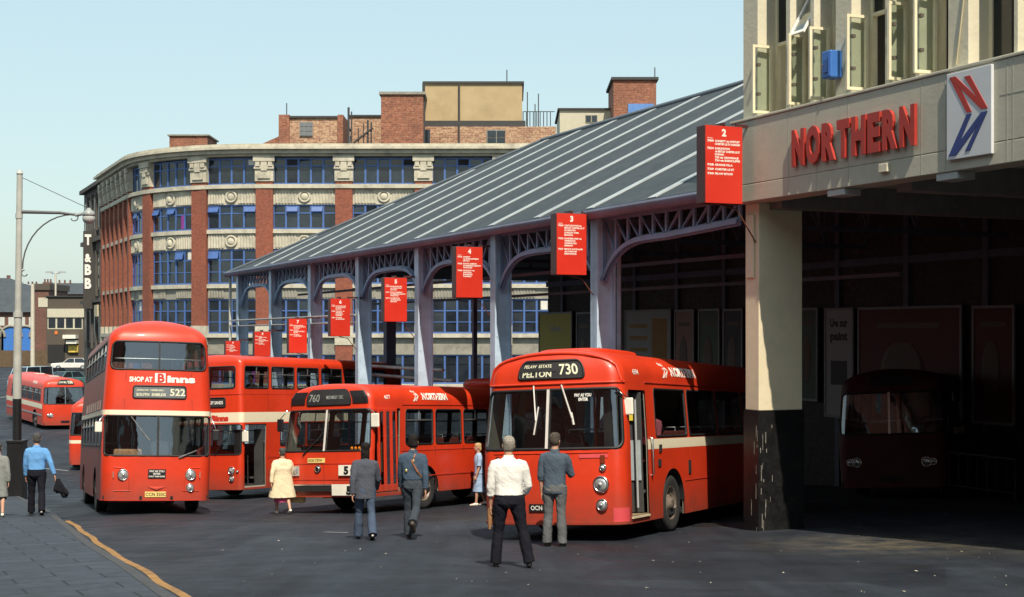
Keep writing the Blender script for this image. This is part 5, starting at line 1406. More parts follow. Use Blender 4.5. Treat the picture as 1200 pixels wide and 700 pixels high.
        if i in (1, 4):                                              # top light hinged outwards
            tl = MB(M); z1 = ZF+1.95 if i == 1 else ZF+2.05; z0 = z1-.72; ww = .42
            def q4(ya, yb, fa, fb, mb, th=.03):
                pts = [(tw-ww*f_, y_, z1+(z0-z1)*f_) for (y_, f_) in ((ya, fa), (yb, fa), (yb, fb), (ya, fb))]
                nn = Vector((-(z1-z0), 0, ww)).normalized()*th
                mb.add([Vector(p) for p in pts]+[Vector(p)+nn for p in pts], [(0,1,2,3), (7,6,5,4), (0,4,5,1), (1,5,6,2), (2,6,7,3), (3,7,4,0)])
            y0, y1 = s0+.07, s1-.07
            q4(y0, y0+.05, 0, 1, tl); q4(y1-.05, y1, 0, 1, tl); q4(y0+.051, y1-.051, 0, .07, tl); q4(y0+.051, y1-.051, .93, 1, tl)
            to = tl.build('top_light', mat('top_light_white', (.75,.74,.70), .4), fo)
            pg = MB(M); q4(y0+.05, y1-.05, .07, .93, pg, .008); pg.build('top_light_pane', CLEAR, to)
    # loose cable on the wide pier
    cb = MB(M); sa = s_on(1134, W0); sb2 = s_on(1122, W0); cb.tube([(W0-.02, sa, ZTOP), (W0-.02, sa+.02, ZF+1.2), (W0-.025, sa+.10, ZF+.7), (W0-.02, sb2, ZF+.10)], .012, 6); cb.build('cable', mat('cable_cream', (.55,.48,.30), .6), root)
    for i, u in enumerate((978, 1108)):                        # fittings under the fascia
        s_ = s_on(u, TF); m = MB(M); m.box(TF+.02, TF+.34, s_-.22, s_+.22, ZB-.11, ZB-.004); m.build('soffit_fitting', mat('fitting_grey', (.42,.44,.42), .5), root, .01)
    m = MB(M); s_ = s_on(1038, TF); m.box(TF-.06, TF-.002, s_-.10, s_+.10, ZB+.13, ZB+.26); m.build('junction_box', CONC, root, .008)
    # blue alarm box on the pier (a thing of its own)
    s1 = s_on(982, W0); x, y = st(s1, W0-.13)
    r2 = thing('alarm_box', 'blue alarm box on the office wall between the open windows', 'alarm box', (x, y, Z0+ZF+.34), AR)
    a = MB(); a.box(-.10, .13, -.12, .12, 0, .43); a.build('case', BLUEB, r2, .02)
    a = MB(); a.box(-.12, -.101, -.08, .05, .08, .30); a.box(-.13, -.10, -.11, -.09, .02, .41); a.build('cover', mat('blue_box_dark', (.03,.10,.34), .4), r2, .008)
    a = MB(); a.ball((-.105, .08, .22), (.015,.015,.015), 8, 6); a.build('lock', CHROME, r2)
    # NORTHERN lettering
    sl, sr = s_on(932, TF), s_on(1076.5, TF); x, y = st((sl+sr)/2, TF)
    r3 = thing('letter_sign', 'raised red NORTHERN letters across the cream fascia', 'sign', (x, y, Z0+2.735), AR)
    w = sl-sr; word = 'NORTHERN'; wid = [1.0, 1.08, 1.0, .92, 1.0, .86, 1.0, 1.0]; gap = .16; tot = sum(wid)+gap*7; xc = 0
    for ch, wd in zip(word, wid):
        m = MB(); put_text(m, ch, (-.05, w/2-xc/tot*w, 0), (0,-1,0), (0,0,1), .53, wd/tot*w, 'l', .055, .05); xc += wd+gap
        m.build('letter', REDSIGN, r3)
    # emblem panel
    sl, sr = s_on(1113, TF), s_on(1165.5, TF); x, y = st((sl+sr)/2, TF); w = sl-sr; h = 1.20
    r4 = thing('emblem_sign', 'white square panel with a red and blue arrow emblem on the fascia', 'sign', (x, y, Z0+2.40), AR)
    m = MB(); m.box(-.055, -.004, -w/2, w/2, 0, h); m.build('panel', mat('emblem_white', (.62,.64,.66), .4, var=.05, dirt=.12, dcol=(.4,.38,.33)), r4, .008)
    for polys, mt, nm in ((EMB_R, REDSIGN, 'red_mark'), (EMB_B, mat('emblem_blue', (.03,.05,.20), .5), 'blue_mark')):
        m = MB()
        for k, poly in enumerate(polys):
            d = .006+.0008*k; a = [(-.0555-d, w/2-(.03+p[0]*.94)*w, (1-(.045+p[1]*.91))*h) for p in poly]; b_ = [(-.054, p[1], p[2]) for p in a]; n = len(a)
            m.add(a+b_, [tuple(range(n))]+[(i, n+i, n+(i+1) % n, (i+1) % n) for i in range(n)])
        m.build(nm, mt, r4, recalc=True)
offices()

# ================================================================ STAND SIGNS 2 to 9
SIGNRED = mat('stand_sign_red', (.60,.030,.014), .4, var=.06, coat=.2, dirt=.12, dcol=(.3,.03,.02))
SIGNEDGE = mat('stand_sign_edge', (.07,.018,.018), .5, var=.3)
SIGNTXT = mat('stand_sign_lettering', (.80,.74,.66), .5, var=.05)
LINES = {2: [('709', 'CONSETT via WHITLEY'), ('', 'CHESTER LE ST DURHAM'), None, ('723/4', 'DARLINGTON'), ('', 'via BIRTLEY CHESTER LE ST'), ('', 'DURHAM'), ('', '723 via CROXDALE'), ('', '724 via SHINCLIFFE'), None, ('728', 'GRANGE VILLA'), None, ('729', 'CHESTER LE ST'), None, ('730', 'PELAW ESTATE')],
         3: [('720', 'CASTLETOWN via'), ('', 'BIRTLEY CHESTER LE ST'), ('', 'SACRISTON'), ('', 'LANGLEY PARK'), ('', 'BRANDON'), None, ('722', 'SUNDERLAND via'), ('', 'WREKENTON'), ('', 'WASHINGTON'), ('', 'PENSHAW'), None, ('727', 'BISHOP AUCKLAND'), ('', 'via DURHAM'), ('', 'SPENNYMOOR')]}
def stand_sign(n, u0, u1, v0, v1):
    um = (u0+u1)/2; j = n-2
    s_ = S0+BAY*j-.35; t_ = 13.22
    q = (um-600)/F; Yv = t_/(NX*q+NY)
    s_ = Yv*(RY+RX*q)
    x, y = st(s_, t_); w = (u1-u0)*.93/F*Yv/.93; h = (v1-v0)/F*Yv; z0 = -(v1-390)/F*Yv
    root = thing('stand_sign', 'red hanging stand sign numbered %d' % n + {2: ', at the corner of the cream offices', 3: ' on the nearest blue column', 9: ', the farthest and lowest of the row'}.get(n, ' in the row along the station eaves'), 'sign', (x, y, Z0+z0), AR, 'stand signs along the station eaves')
    b = MB(); hw = w/2/.93*.96
    b.box(-hw, hw, -.14, .14, 0, h); b.build('case', SIGNEDGE, root, .02)
    f = MB(); f.box(-hw+.012, hw-.012, -.148, -.1405, .012, h-.012); fo = f.build('face', SIGNRED, root)
    t = MB(); ri = Vector((1,0,0)); up = Vector((0,0,1)); W = 2*hw
    put_text(t, str(n), (0, -.1495, h*.865), ri, up, h*.085, None, 'c', .05)
    put_text(t, 'Services', (-hw*.86, -.1495, h*.825), ri, up, h*.016, None, 'l', .02)
    rnd = random.Random(n)
    ln = LINES.get(n) or sum([[('%d' % (7*100+rnd.randint(30, 79)), a)]+[('', b_) for b_ in bs]+[None] for a, bs in rnd.sample([('STANLEY via', ('WHICKHAM', 'SUNNISIDE', 'TANFIELD')), ('CONSETT', ('via BURNOPFIELD', 'DIPTON')), ('SOUTH SHIELDS', ('via HEBBURN JARROW', 'TYNE DOCK')), ('CRAGHEAD', ('via BEAMISH',)), ('ROWLANDS GILL', ('via WINLATON', 'BLAYDON')), ('WASHINGTON', ('via FELLING', 'USWORTH'))], 3)], [])
    z = h*.785
    for l in ln:
        if l is None: z -= h*.018; continue
        a, c = l
        put_text(t, a, (-hw*.88, -.1495, z), ri, up, h*.024, min(W*.17, .045*len(a)*h), 'l', .05)
        put_text(t, c, (-hw*.48, -.1495, z), ri, up, h*.024, min(W*.66, .022*len(c)*h), 'l', .05); z -= h*.038
    t.build('lettering', SIGNTXT, fo)
    br = MB(); br.bar((hw-.05, 0, h+.03), (TC-t_, 0, h+.03), .05, .05); br.bar((0, 0, h), (0, 0, h+.05), .3, .05); br.build('bracket', SIGNEDGE, root)
    cb = MB(); cb.tube([(0, 0, 0), (hw*.9, .02, -.06), (hw*1.3, .05, -.22), (TC-t_+.0, .1, -.62)], .012, 6)
    cb.build('cable', mat('sign_cable', (.14,.05,.03), .6), root)
for a in ((2, 818, 868, 148.5, 240), (3, 647, 685.5, 250.5, 323), (4, 531, 564, 289.5, 349.5), (5, 448, 475.5, 325.5, 377.5), (6, 385.5, 409, 350, 394.5), (7, 337, 358.5, 373.5, 414), (8, 297, 316, 388.5, 418), (9, 263.5, 280.5, 399.5, 424)): stand_sign(*a)

# ================================================================ THE CURVED WAREHOUSE
BRK = brick('warehouse_brick', (.33,.085,.042), (.25,.062,.034), (.16,.085,.06), .225, .075, .010, .25, .35, scol=(.09,.045,.035))
BRKY = brick('pale_mottled_brick', (.50,.30,.18), (.28,.10,.06), (.42,.33,.22), .45, .15, .018, .45, .25, .85, .3, scol=(.16,.10,.07))
BRKD = brick('red_stack_brick', (.24,.07,.04), (.36,.13,.07), (.26,.17,.11), .45, .15, .018, .4, .35, .85, .3, scol=(.08,.045,.03))
STONE = mat('weathered_stone', (.50,.46,.36), .85, var=.14, scale=1.4, bump=.3, bscale=8, dirt=.7, dcol=(.11,.10,.085), dscale=.9)
STONEG = mat('grimy_stone', (.27,.255,.21), .9, var=.2, scale=1.2, bump=.3, bscale=8, dirt=.6, dcol=(.06,.055,.05), dscale=.9)
BLUEF = mat('blue_window_frame', (.06,.125,.33), .5, var=.15)
WGL = mat('warehouse_glass', (.018,.024,.032), .05, var=.5, scale=.8, spec=.7)
RENDER = mat('tan_render', (.42,.315,.175), .85, var=.12, scale=.6, dirt=.5, dcol=(.26,.19,.10), dscale=.35)
FELT = mat('roof_felt', (.05,.05,.05), .9)
CURT = mat('purple_curtain', (.22,.03,.22), .9); BLINDW = mat('white_roller_blind', (.62,.60,.54), .8)
XJ, YJ, RA = -19.6, 115.0, 14.0                     # the curve starts here
TURN = R(66)
def wpath(d):
    """distance along the face, 0 at the start of the curve, negative to the right; returns point, tangent"""
    if d <= 0: return Vector((XJ-d, YJ-.008*(-d), 0)), Vector((-1, 0, 0))
    a = d/RA
    if a <= TURN: return Vector((XJ-RA*math.sin(a), YJ+RA*(1-math.cos(a)), 0)), Vector((-math.cos(a), math.sin(a), 0))
    e = Vector((XJ-RA*math.sin(TURN), YJ+RA*(1-math.cos(TURN)), 0)); tt = Vector((-math.cos(TURN), math.sin(TURN), 0)); return e+tt*(d-RA*TURN), tt
def warehouse():
    base = Vector((XJ, YJ, gz(XJ, YJ)))
    root = thing('warehouse', 'five storey brick warehouse with blue windows and a curved corner behind the bus station', 'warehouse', base)
    M = Matrix.Translation(-base)
    def cbox(mb, d0, d1, z0, z1, o0, o1, mi=0, nmax=2.2):
        """block along the curved face; o = distance in front of the wall line"""
        n = max(1, int(abs(d1-d0)/nmax+.999)) if d1 > 0 and d0 < RA*TURN+1 else 1
        lo, hi = [], []
        for i in range(n+1):
            p, t = wpath(d0+(d1-d0)*i/n); nn = Vector((t.y, -t.x, 0))
            if nn.y > 0 and abs(t.x) > .9: nn = -nn
            nn = Vector((-t.y, t.x, 0)) if Vector((-t.y, t.x, 0)).dot(Vector((0,-1,0))) > 0 else Vector((t.y, -t.x, 0))
            lo.append(p+nn*o1); hi.append(p+nn*o0)
        vs = []
        for a, b_ in zip(hi, lo):
            for z in (z0, z1): vs.append((a.x, a.y, Z0+z)); 
            for z in (z0, z1): vs.append((b_.x, b_.y, Z0+z))
        fs = [(0,1,3,2), (4*n, 4*n+2, 4*n+3, 4*n+1)]
        for i in range(n):
            a = 4*i; b2 = a+4; fs += [(a, b2, b2+1, a+1), (a+2, a+3, b2+3, b2+2), (a+1, b2+1, b2+3, a+3), (a, a+2, b2+2, b2)]
        mb.add(vs, fs, mi)
    piers = [-56.7+6.3*i for i in range(10)]+[5.5, 11.7, 16.4]+[16.4+2.55*i for i in range(1, 7)]
    piers = sorted(set(piers)); piers = [p for p in piers]
    dA, dB = piers[0], piers[-1]
    bot = -6.6
    w = MB(M); cbox(w, dA, dB, bot, 14.3, -1.2, -.42); w.build('wall', STONEG, root, recalc=True)
    rows = [(11.77, 13.85), (8.22, 10.15), (3.88, 6.62), (-.05, 2.66), (-4.05, -1.76)]
    # cornice, sills, spandrels
    c = MB(M)
    for (z0, z1, o) in ((13.98, 14.16, .32), (14.16, 14.46, .62), (14.46, 14.66, .95), (14.66, 14.90, .70)): cbox(c, dA, dB, z0, z1, o, -.4)
    c.build('cornice', STONE, root, recalc=True)
    sp = MB(M); si = MB(M)
    for k, (z0, z1) in enumerate(rows):
        cbox(si, dA, dB, z0-.34, z0-.02, .30 if k in (0, 3) else .16, -.4)
        if k < 4:
            zt = rows[k+1][1]
            if k == 2: sp.build('spandrel', STONE, root, recalc=True); sp = MB(M)
            cbox(sp, dA, dB, zt+.02, z0-.345, -.05, -.4)
    si.build('sill_band', STONE, root, recalc=True); sp.build('spandrel', STONEG, root, recalc=True)
    pl = MB(M); cbox(pl, dA, dB, bot, rows[4][0]-.345, .05, -.4); pl.build('plinth', STONEG, root, recalc=True)
    # piers with carved capitals
    for i, d in enumerate(piers):
        hw = .68 if d <= 6 else (.62 if d < 16 else .36)
        b = MB(M); cbox(b, d-hw, d+hw, .55, 11.98, .22, -.35); cbox(b, d-hw, d+hw, -4.0, -1.0, .22, -.35); po = b.build('pier', BRK, root, recalc=True)
        k = MB(M); cbox(k, d-hw-.05, d+hw+.05, 11.985, 13.975, .30, -.35); cbox(k, d-hw*.7, d+hw*.7, 12.2, 12.75, .40, .30)
        cbox(k, d-hw-.16, d+hw+.16, 13.55, 13.97, .48, .30); cbox(k, d-hw-.10, d+hw+.10, 12.95, 13.12, .42, .30); cbox(k, d-hw*.35, d+hw*.35, 12.80, 13.5, .46, .30)
        for sg in (-1, 1): cbox(k, d+sg*hw*.72-.16, d+sg*hw*.72+.16, 13.15, 13.5, .48, .30)
        k.build('capital', STONE, po, recalc=True)
        k = MB(M); cbox(k, d-hw-.04, d+hw+.04, -.98, .545, .28, -.35); k.build('pier_block', STONE, po, recalc=True); k = MB(M); cbox(k, d-hw-.04, d+hw+.04, bot, -4.005, .28, -.35); k.build('pier_base', STONEG, po, recalc=True)
        if d <= 12 and i % 1 == 0 and i+1 < len(piers):           # carved wreath on the spandrels of this bay
            dm = (d+piers[i+1])/2; 
            for kk in (0, 1):
                r = MB(M)
                zc = (rows[kk][0]-.34+rows[kk+1][1])/2; p, t = wpath(dm); nn = Vector((-t.y, t.x, 0)) if Vector((-t.y, t.x, 0)).y < 0 else Vector((t.y, -t.x, 0))
                ctr = p-nn*.03; ring = [(ctr.x+t.x*.42*math.cos(a), ctr.y+t.y*.42*math.cos(a), Z0+zc+.42*math.sin(a)) for a in [2*math.pi*q/16 for q in range(17)]]
                r.tube(ring, .11, 6); r.ball((ctr.x, ctr.y, Z0+zc), (.31,.10,.31), 10, 6); r.build('wreath', STONE, root)
        if i+1 == len(piers): continue
        d2 = piers[i+1]; hw2 = .68 if d2 <= 6 else (.62 if d2 < 16 else .36)
        a, e = d+hw, d2-hw2; n = max(2, int(round((e-a)/.98)))
        if d > 16: n = 2
        if d < 16:                                                  # fluted stone facing of the spandrels, one corrugated sheet either side of the wreath
            for kk in range(3):
                za, zb_ = rows[kk+1][1]+.12, rows[kk][0]-.42
                for (fa, fb) in ((a+.12, (a+e)/2-.62), ((a+e)/2+.62, e-.12)):
                    if fb-fa < .3: continue
                    nf = int((fb-fa)/.12); v = []; fl = MB(M)
                    for q in range(nf+1):
                        p, t = wpath(fa+(fb-fa)*q/nf); nn = Vector((-t.y, t.x, 0)) if Vector((-t.y, t.x, 0)).y < 0 else Vector((t.y, -t.x, 0)); p = p+nn*(.03 if q % 2 else -.04)
                        v += [(p.x, p.y, Z0+za), (p.x, p.y, Z0+zb_)]
                    fl.add(v, [(2*q, 2*q+1, 2*q+3, 2*q+2) for q in range(nf)]); fl.build('fluting', STONE if kk < 2 else STONEG, root)
        for kk, (z0, z1) in enumerate(rows):
            rnd = random.Random(i*7+kk)
            f = MB(M); fw = .075
            cbox(f, a, e, z0-.02, z0+.11, -.14, -.26); cbox(f, a, e, z1-.10, z1+.02, -.14, -.26)
            zt = z0+(z1-z0)*(.70 if kk in (0, 2) else .66)
            if kk != 4: cbox(f, a, e, zt-.045, zt+.045, -.15, -.25)
            for q in range(n+1):
                dd = a+(e-a)*q/n; cbox(f, max(a, dd-fw), min(e, dd+fw), z0+.111, z1-.101, -.14, -.26)
            for q in range(n):
                dd = a+(e-a)*(q+.5)/n
                if kk in (2, 3) and d < 16: cbox(f, a+(e-a)*q/n+fw, a+(e-a)*(q+1)/n-fw, (z0+zt)/2-.03, (z0+zt)/2+.03, -.16, -.24)
            fo = f.build('window', BLUEF, root, recalc=True)
            g = MB(M)
            for q in range(n):
                da, db = a+(e-a)*q/n+fw*.8, a+(e-a)*(q+1)/n-fw*.8
                for (za, zb_) in ((z0+.10, zt-.03), (zt+.03, z1-.09)):
                    p, t = wpath((da+db)/2); nn = Vector((-t.y, t.x, 0)) if Vector((-t.y, t.x, 0)).y < 0 else Vector((t.y, -t.x, 0))
                    tx, tz = rnd.gauss(0, .022), rnd.gauss(0, .022); hw_ = (db-da)/2; hz = (zb_-za)/2; c0 = p-nn*.21
                    g.add([(c0.x+t.x*sx*hw_+nn.x*sx*tx, c0.y+t.y*sx*hw_+nn.y*sx*tx+nn.y*sz*tz, Z0+(za+zb_)/2+sz*hz) for (sx, sz) in ((-1,-1), (1,-1), (1,1), (-1,1))], [(0,1,2,3)])
            g.build('pane', WGL, fo)
            if d < 12 and rnd.random() < .45:
                cu = MB(M); q = rnd.randrange(n); kind = rnd.random(); da = a+(e-a)*q/n+.12
                if kind < .4: cbox(cu, da, da+.28, z0+.15, zt, -.17, -.195)
                else: cbox(cu, da, da+.55, zt+.08, z1-.12, -.17, -.195)
                cu.build('curtain' if kind < .4 else 'roller_blind', CURT if kind < .4 else BLINDW, fo, recalc=True)
            if d < 12 and kk in (1, 2) :
                for q in range(n):
                    if rnd.random() < .28:                            # top lights tipped open
                        da, db = a+(e-a)*q/n+.10, a+(e-a)*(q+1)/n-.10; v = MB(M); p0, t = wpath(da); p1, _t = wpath(db); nn = Vector((-t.y, t.x, 0)) if Vector((-t.y, t.x, 0)).y < 0 else Vector((t.y, -t.x, 0))
                        pts = [p0-nn*.1+Vector((0,0,Z0+z1-.12)), p1-nn*.1+Vector((0,0,Z0+z1-.12)), p1+nn*.06+Vector((0,0,Z0+zt+.12)), p0+nn*.06+Vector((0,0,Z0+zt+.12))]
                        v.add(pts, [(0,1,2,3)]); v.add([p-nn*.03 for p in pts], [(3,2,1,0)])
                        for (u_, w_) in ((0,1), (1,2), (2,3), (3,0)): v.bar(pts[u_], pts[w_], .06, .06)
                        v.build('top_light', BLUEF, fo)
    # flat roof
    r = MB(M); ps = [wpath(dA+(dB-dA)*i/40)[0] for i in range(41)]
    out = [(p.x, p.y, Z0+14.5) for p in ps]+[(-30.0, 160, Z0+14.5), (36, 160, Z0+14.5)]
    r.add(out, [tuple(range(len(out)))]); r.build('roof', FELT, root, recalc=True)
    # roof top blocks, picked from the photograph
    def blk(name, u0, u1, v0, Y, dp, m, v1=171, cap=None, cm_=FELT, side=0):
        a = pix(u0, v0, Y); b_ = pix(u1, v0, Y); z0 = Z0+14.48
        k = MB(M); k.box(a.x, b_.x, Y, Y+dp, z0, a.z); o = k.build(name, m, root)
        if cap: k = MB(M); k.box(a.x-.15, b_.x+.15, Y-.15, Y+dp+.15, a.z+.002, a.z+cap); k.build('coping', cm_, o)
        return o
    blk('tank_room', 497.5, 612, 98.5, 121.5, 9, RENDER, cap=.2)
    k = MB(M); a = pix(497.5, 144, 121.4); b_ = pix(613, 147, 121.4); k.box(a.x-.2, b_.x+.2, 121.25, 131, b_.z-.15, a.z+.15); k.build('tank_room_ledge', FELT, root)
    k = MB(M); a = pix(494, 148, 120.9); b_ = pix(652, 148, 120.9); k.box(a.x, b_.x, 121.0, 132, Z0+14.48, a.z-.02); o = k.build('upper_storey', BRKY, root)
    for (u0, u1) in ((570, 592),):
        f = MB(M); a = pix(u0, 152, 120.95); b_ = pix(u1, 169, 120.95); f.box(a.x, b_.x, 120.90, 120.98, b_.z, a.z); f.build('window', STONEG, o)
        g = MB(M)
        for q in range(2):
            for e2 in range(2): g.box(a.x+.1+q*.78, a.x+.80+q*.76, 120.86, 120.895, b_.z+.08+e2*.55, b_.z+.55+e2*.55)
        g.build('pane', WGL, o)
    f = MB(M); a = pix(497, 152, 120.95); b_ = pix(504, 171, 120.95); f.box(a.x, b_.x, 120.90, 120.98, b_.z, a.z); f.build('window', WGL, o)
    dpipe = MB(M); a = pix(538, 100, 121.35); dpipe.tube([(a.x, 121.38, a.z), (a.x, 121.38, Z0+14.5)], .09, 6); dpipe.tube([(a.x, 120.88, pix(538,146,121).z), (a.x, 120.88, Z0+14.5)], .09, 6); dpipe.build('downpipe', FELT, root)
    blk('stair_tower', 446.5, 496, 111, 118.6, 5, BRKD, cap=.22, cm_=STONEG)
    o = blk('machine_room', 335, 397, 138.5, 119.5, 8, BRKY, cap=.16)
    for u0, u1 in ((326.5, 339), (395.5, 402)):
        k = MB(M); a = pix(u0, 134.5, 119.3); b_ = pix(u1, 134.5, 119.3); k.box(a.x, b_.x, 119.3, 123, Z0+14.48, a.z); k.build('corner_stack', BRKD, root)
    f = MB(M); a = pix(351, 143, 119.4); b_ = pix(366.5, 160, 119.4); f.box(a.x, b_.x, 119.40, 119.48, b_.z, a.z); f.build('window', STONEG, o)
    g = MB(M)
    for q in range(3):
        for e2 in range(3): g.box(a.x+.05+q*.35, a.x+.36+q*.35, 119.36, 119.395, b_.z+.06+e2*.38, b_.z+.39+e2*.38)
    g.build('pane', mat('frosted_pane', (.16,.17,.18), .3), o)
    k = MB(M); a = pix(308, 164, 120); b_ = pix(331, 158, 120); zz = Z0+14.48; k.hexa([(a.x, 120, zz), (b_.x, 120, zz), (b_.x, 124, zz), (a.x, 124, zz)], [(a.x, 120, a.z-.3), (b_.x, 120, b_.z), (b_.x, 124, b_.z), (a.x, 124, a.z-.3)]); k.build('lean_to', BRKD, root)
    blk('low_stack', 198.5, 243, 159.5, 124, 4, BRKD, cap=.12, cm_=STONEG)
    blk('rear_block', 410, 447, 137, 128, 6, BRKY, cap=.15)
    for (u, v0, v1, r_) in ((408.5, 126, 171, .10), (412, 131, 171, .06), (496.5, 97, 112, .13), (431, 141, 170, .09), (435, 143, 170, .07), (420, 150, 171, .05), (426, 145, 171, .05)):
        k = MB(M); a = pix(u, v0, 119); k.tube([(a.x, 119, a.z), (a.x, 119, Z0+14.4)], r_, 6); k.build('roof_pipe', FELT, root)
    for (u, v0, v1) in ((336, 121, 135), (594, 82, 99), (618, 108, 150), (631, 110, 150), (627, 122, 150)):
        k = MB(M); a = pix(u, v0, 122); b_ = pix(u, v1, 122); k.tube([(a.x, 122, a.z), (a.x, 122, b_.z-.4)], .045, 5); k.build('aerial', FELT, root)
    k = MB(M); a = pix(414, 168, 119); b_ = pix(437, 150, 119); k.bar(a, b_, .35, .12); k.build('roof_pipe', FELT, root)
    k = MB(M)
    for q in range(9):
        a = pix(613+q*4, 131, 121.5); k.tube([(a.x, 121.5, a.z), (a.x, 121.5, pix(613, 148, 121.5).z)], .04, 5)
    a, b_ = pix(613, 131, 121.5), pix(650, 131, 121.5); k.bar(a, b_, .06, .06); k.build('roof_railing', FELT, root)
    return root
warehouse()

def far_block(name, label, cat, u0, u1, v0, v1, Y, dp, m, wins=(), cap=None, extra=None):
    a = pix(u0, v0, Y); b_ = pix(u1, v1, Y); zb = min(b_.z, gz((a.x+b_.x)/2, Y))
    base = Vector(((a.x+b_.x)/2, Y, zb)); root = thing(name, label, cat, base); M = Matrix.Translation(-base)
    k = MB(M); k.box(a.x, b_.x, Y, Y+dp, zb-.5, a.z); k.build('wall', m, root)
    if cap: k = MB(M); k.box(a.x-.2, b_.x+.2, Y-.2, Y+dp+.2, a.z+.002, a.z+cap[0]); k.build('coping', cap[1], root)
    for (wu0, wu1, wv0, wv1, fm, pm, nx, ny) in wins:
        p = pix(wu0, wv0, Y); q = pix(wu1, wv1, Y); f = MB(M); g = MB(M); t = .12
        f.box(p.x, q.x, Y-.06, Y-.002, q.z, p.z)
        W, Hh = q.x-p.x, p.z-q.z
        for i in range(nx):
            for j in range(ny): g.box(p.x+W*(i+.10)/nx, p.x+W*(i+.90)/nx, Y-.08, Y-.061, q.z+Hh*(j+.10)/ny, q.z+Hh*(j+.90)/ny)
        fo = f.build('window', fm, root); g.build('pane', pm, fo)
    if extra: extra(root, M, Y)
    return root
CREAMW = mat('cream_cladding', (.50,.47,.36), .7, var=.08)
def tb(root, M, Y):
    k = MB(M); a, b_ = pix(736, 122, Y), pix(766, 130, Y); k.box(a.x, b_.x, Y-.12, Y-.004, b_.z-.5, a.z); k.build('blue_louvre', mat('blue_panel', (.10,.22,.50), .5), root)
    k = MB(M); a = pix(768, 78, Y); k.tube([(a.x, Y+.5, a.z), (a.x, Y+.5, pix(768, 94, Y).z)], .05, 5); k.build('aerial', FELT, root)
far_block('brick_tower', 'red brick lift tower showing above the striped shed roof', 'tower', 719, 769, 94, 420, 130, 7, BRKD, (), (.25, FELT), tb)
far_block('cream_block', 'low cream flat roofed block behind the ridge of the shed roof', 'building', 656, 722, 129, 420, 134, 9, CREAMW, ((686, 700, 135, 144, STONEG, WGL, 2, 1),), (.15, FELT))

# ---------------- dark building beyond the warehouse with the letters T & B B down its front
DSTONE = mat('soot_black_stone', (.085,.075,.065), .9, var=.3, scale=.8, dirt=.6, dcol=(.03,.027,.025), dscale=.5)
def tbb():
    d0 = 16.4+2.55*6+.45; p0, t = wpath(d0); p1, _ = wpath(d0+12.5)
    base = Vector((p0.x, p0.y, gz(p0.x, p0.y))); ang = math.atan2(t.y, t.x)
    root = thing('dark_building', 'soot dark stone building lettered T & B B at the far end of the warehouse', 'building', base, ang)
    H_ = Z0+14.55-base.z; k = MB(); Lf = 13.0
    k.box(0, Lf, -10, -.001, -2, H_); k.build('wall', DSTONE, root)
    c = MB(); c.box(-.05, Lf+.3, -.0005, .45, H_-.35, H_+.02); c.box(-.05, Lf+.2, -.0005, .35, H_-5.7, H_-5.3); c.box(-.05, Lf+.2, -.0005, .35, H_-11.6, H_-11.3); c.build('cornice', DSTONE, root)
    for j, (z0, z1) in enumerate(((H_-4.6, H_-1.3), (H_-10.4, H_-7), (H_-15.5, H_-12.3))):
        for i in range(4):
            x = .8+3.0*i; w = MB(); w.box(x, x+1.9, -.0005, .10, z0, z1); fo = w.build('window', mat('soot_window_frame', (.20,.16,.10), .8), root)
            g = MB()
            for q in range(3): g.box(x+.15+.58*q, x+.58+.58*q, .101, .13, z0+.2, z1-.2)
            g.build('pane', WGL, fo)
            p = MB(); p.box(x-.9, x-.3, -.0005, .28, z0-.6, z1+.4); p.build('pilaster', DSTONE, root)
    t_ = MB(); ri = Vector((-1,0,0)); up = Vector((0,0,1))
    for i, (ch, v) in enumerate((('T', 284), ('&', 304), ('B', 319), ('B', 335))):
        q = base+Vector((t.x*4.9, t.y*4.9, 0)); z = -(v+3-390)/F*q.y+Z0-base.z
        put_text(t_, ch, (4.8, .72, z), (0,-1,0), up, .95 if ch != '&' else .75, .62, 'c', .05, .03)
    lo = t_.build('lettering', mat('white_sign_letter', (.80,.78,.72), .5), root)
    s = MB(); s.box(4.84, 5.0, .0005, 1.15, H_-12.2, H_-4.6); s.build('letter_backing', mat('letter_backing', (.05,.045,.04), .8), root)
    b_ = MB(); b_.box(.2, 2.2, .36, .5, H_-13.0, H_-11.9); b_.build('pale_sign', mat('pale_sign_board', (.5,.42,.27), .7), root)
tbb()

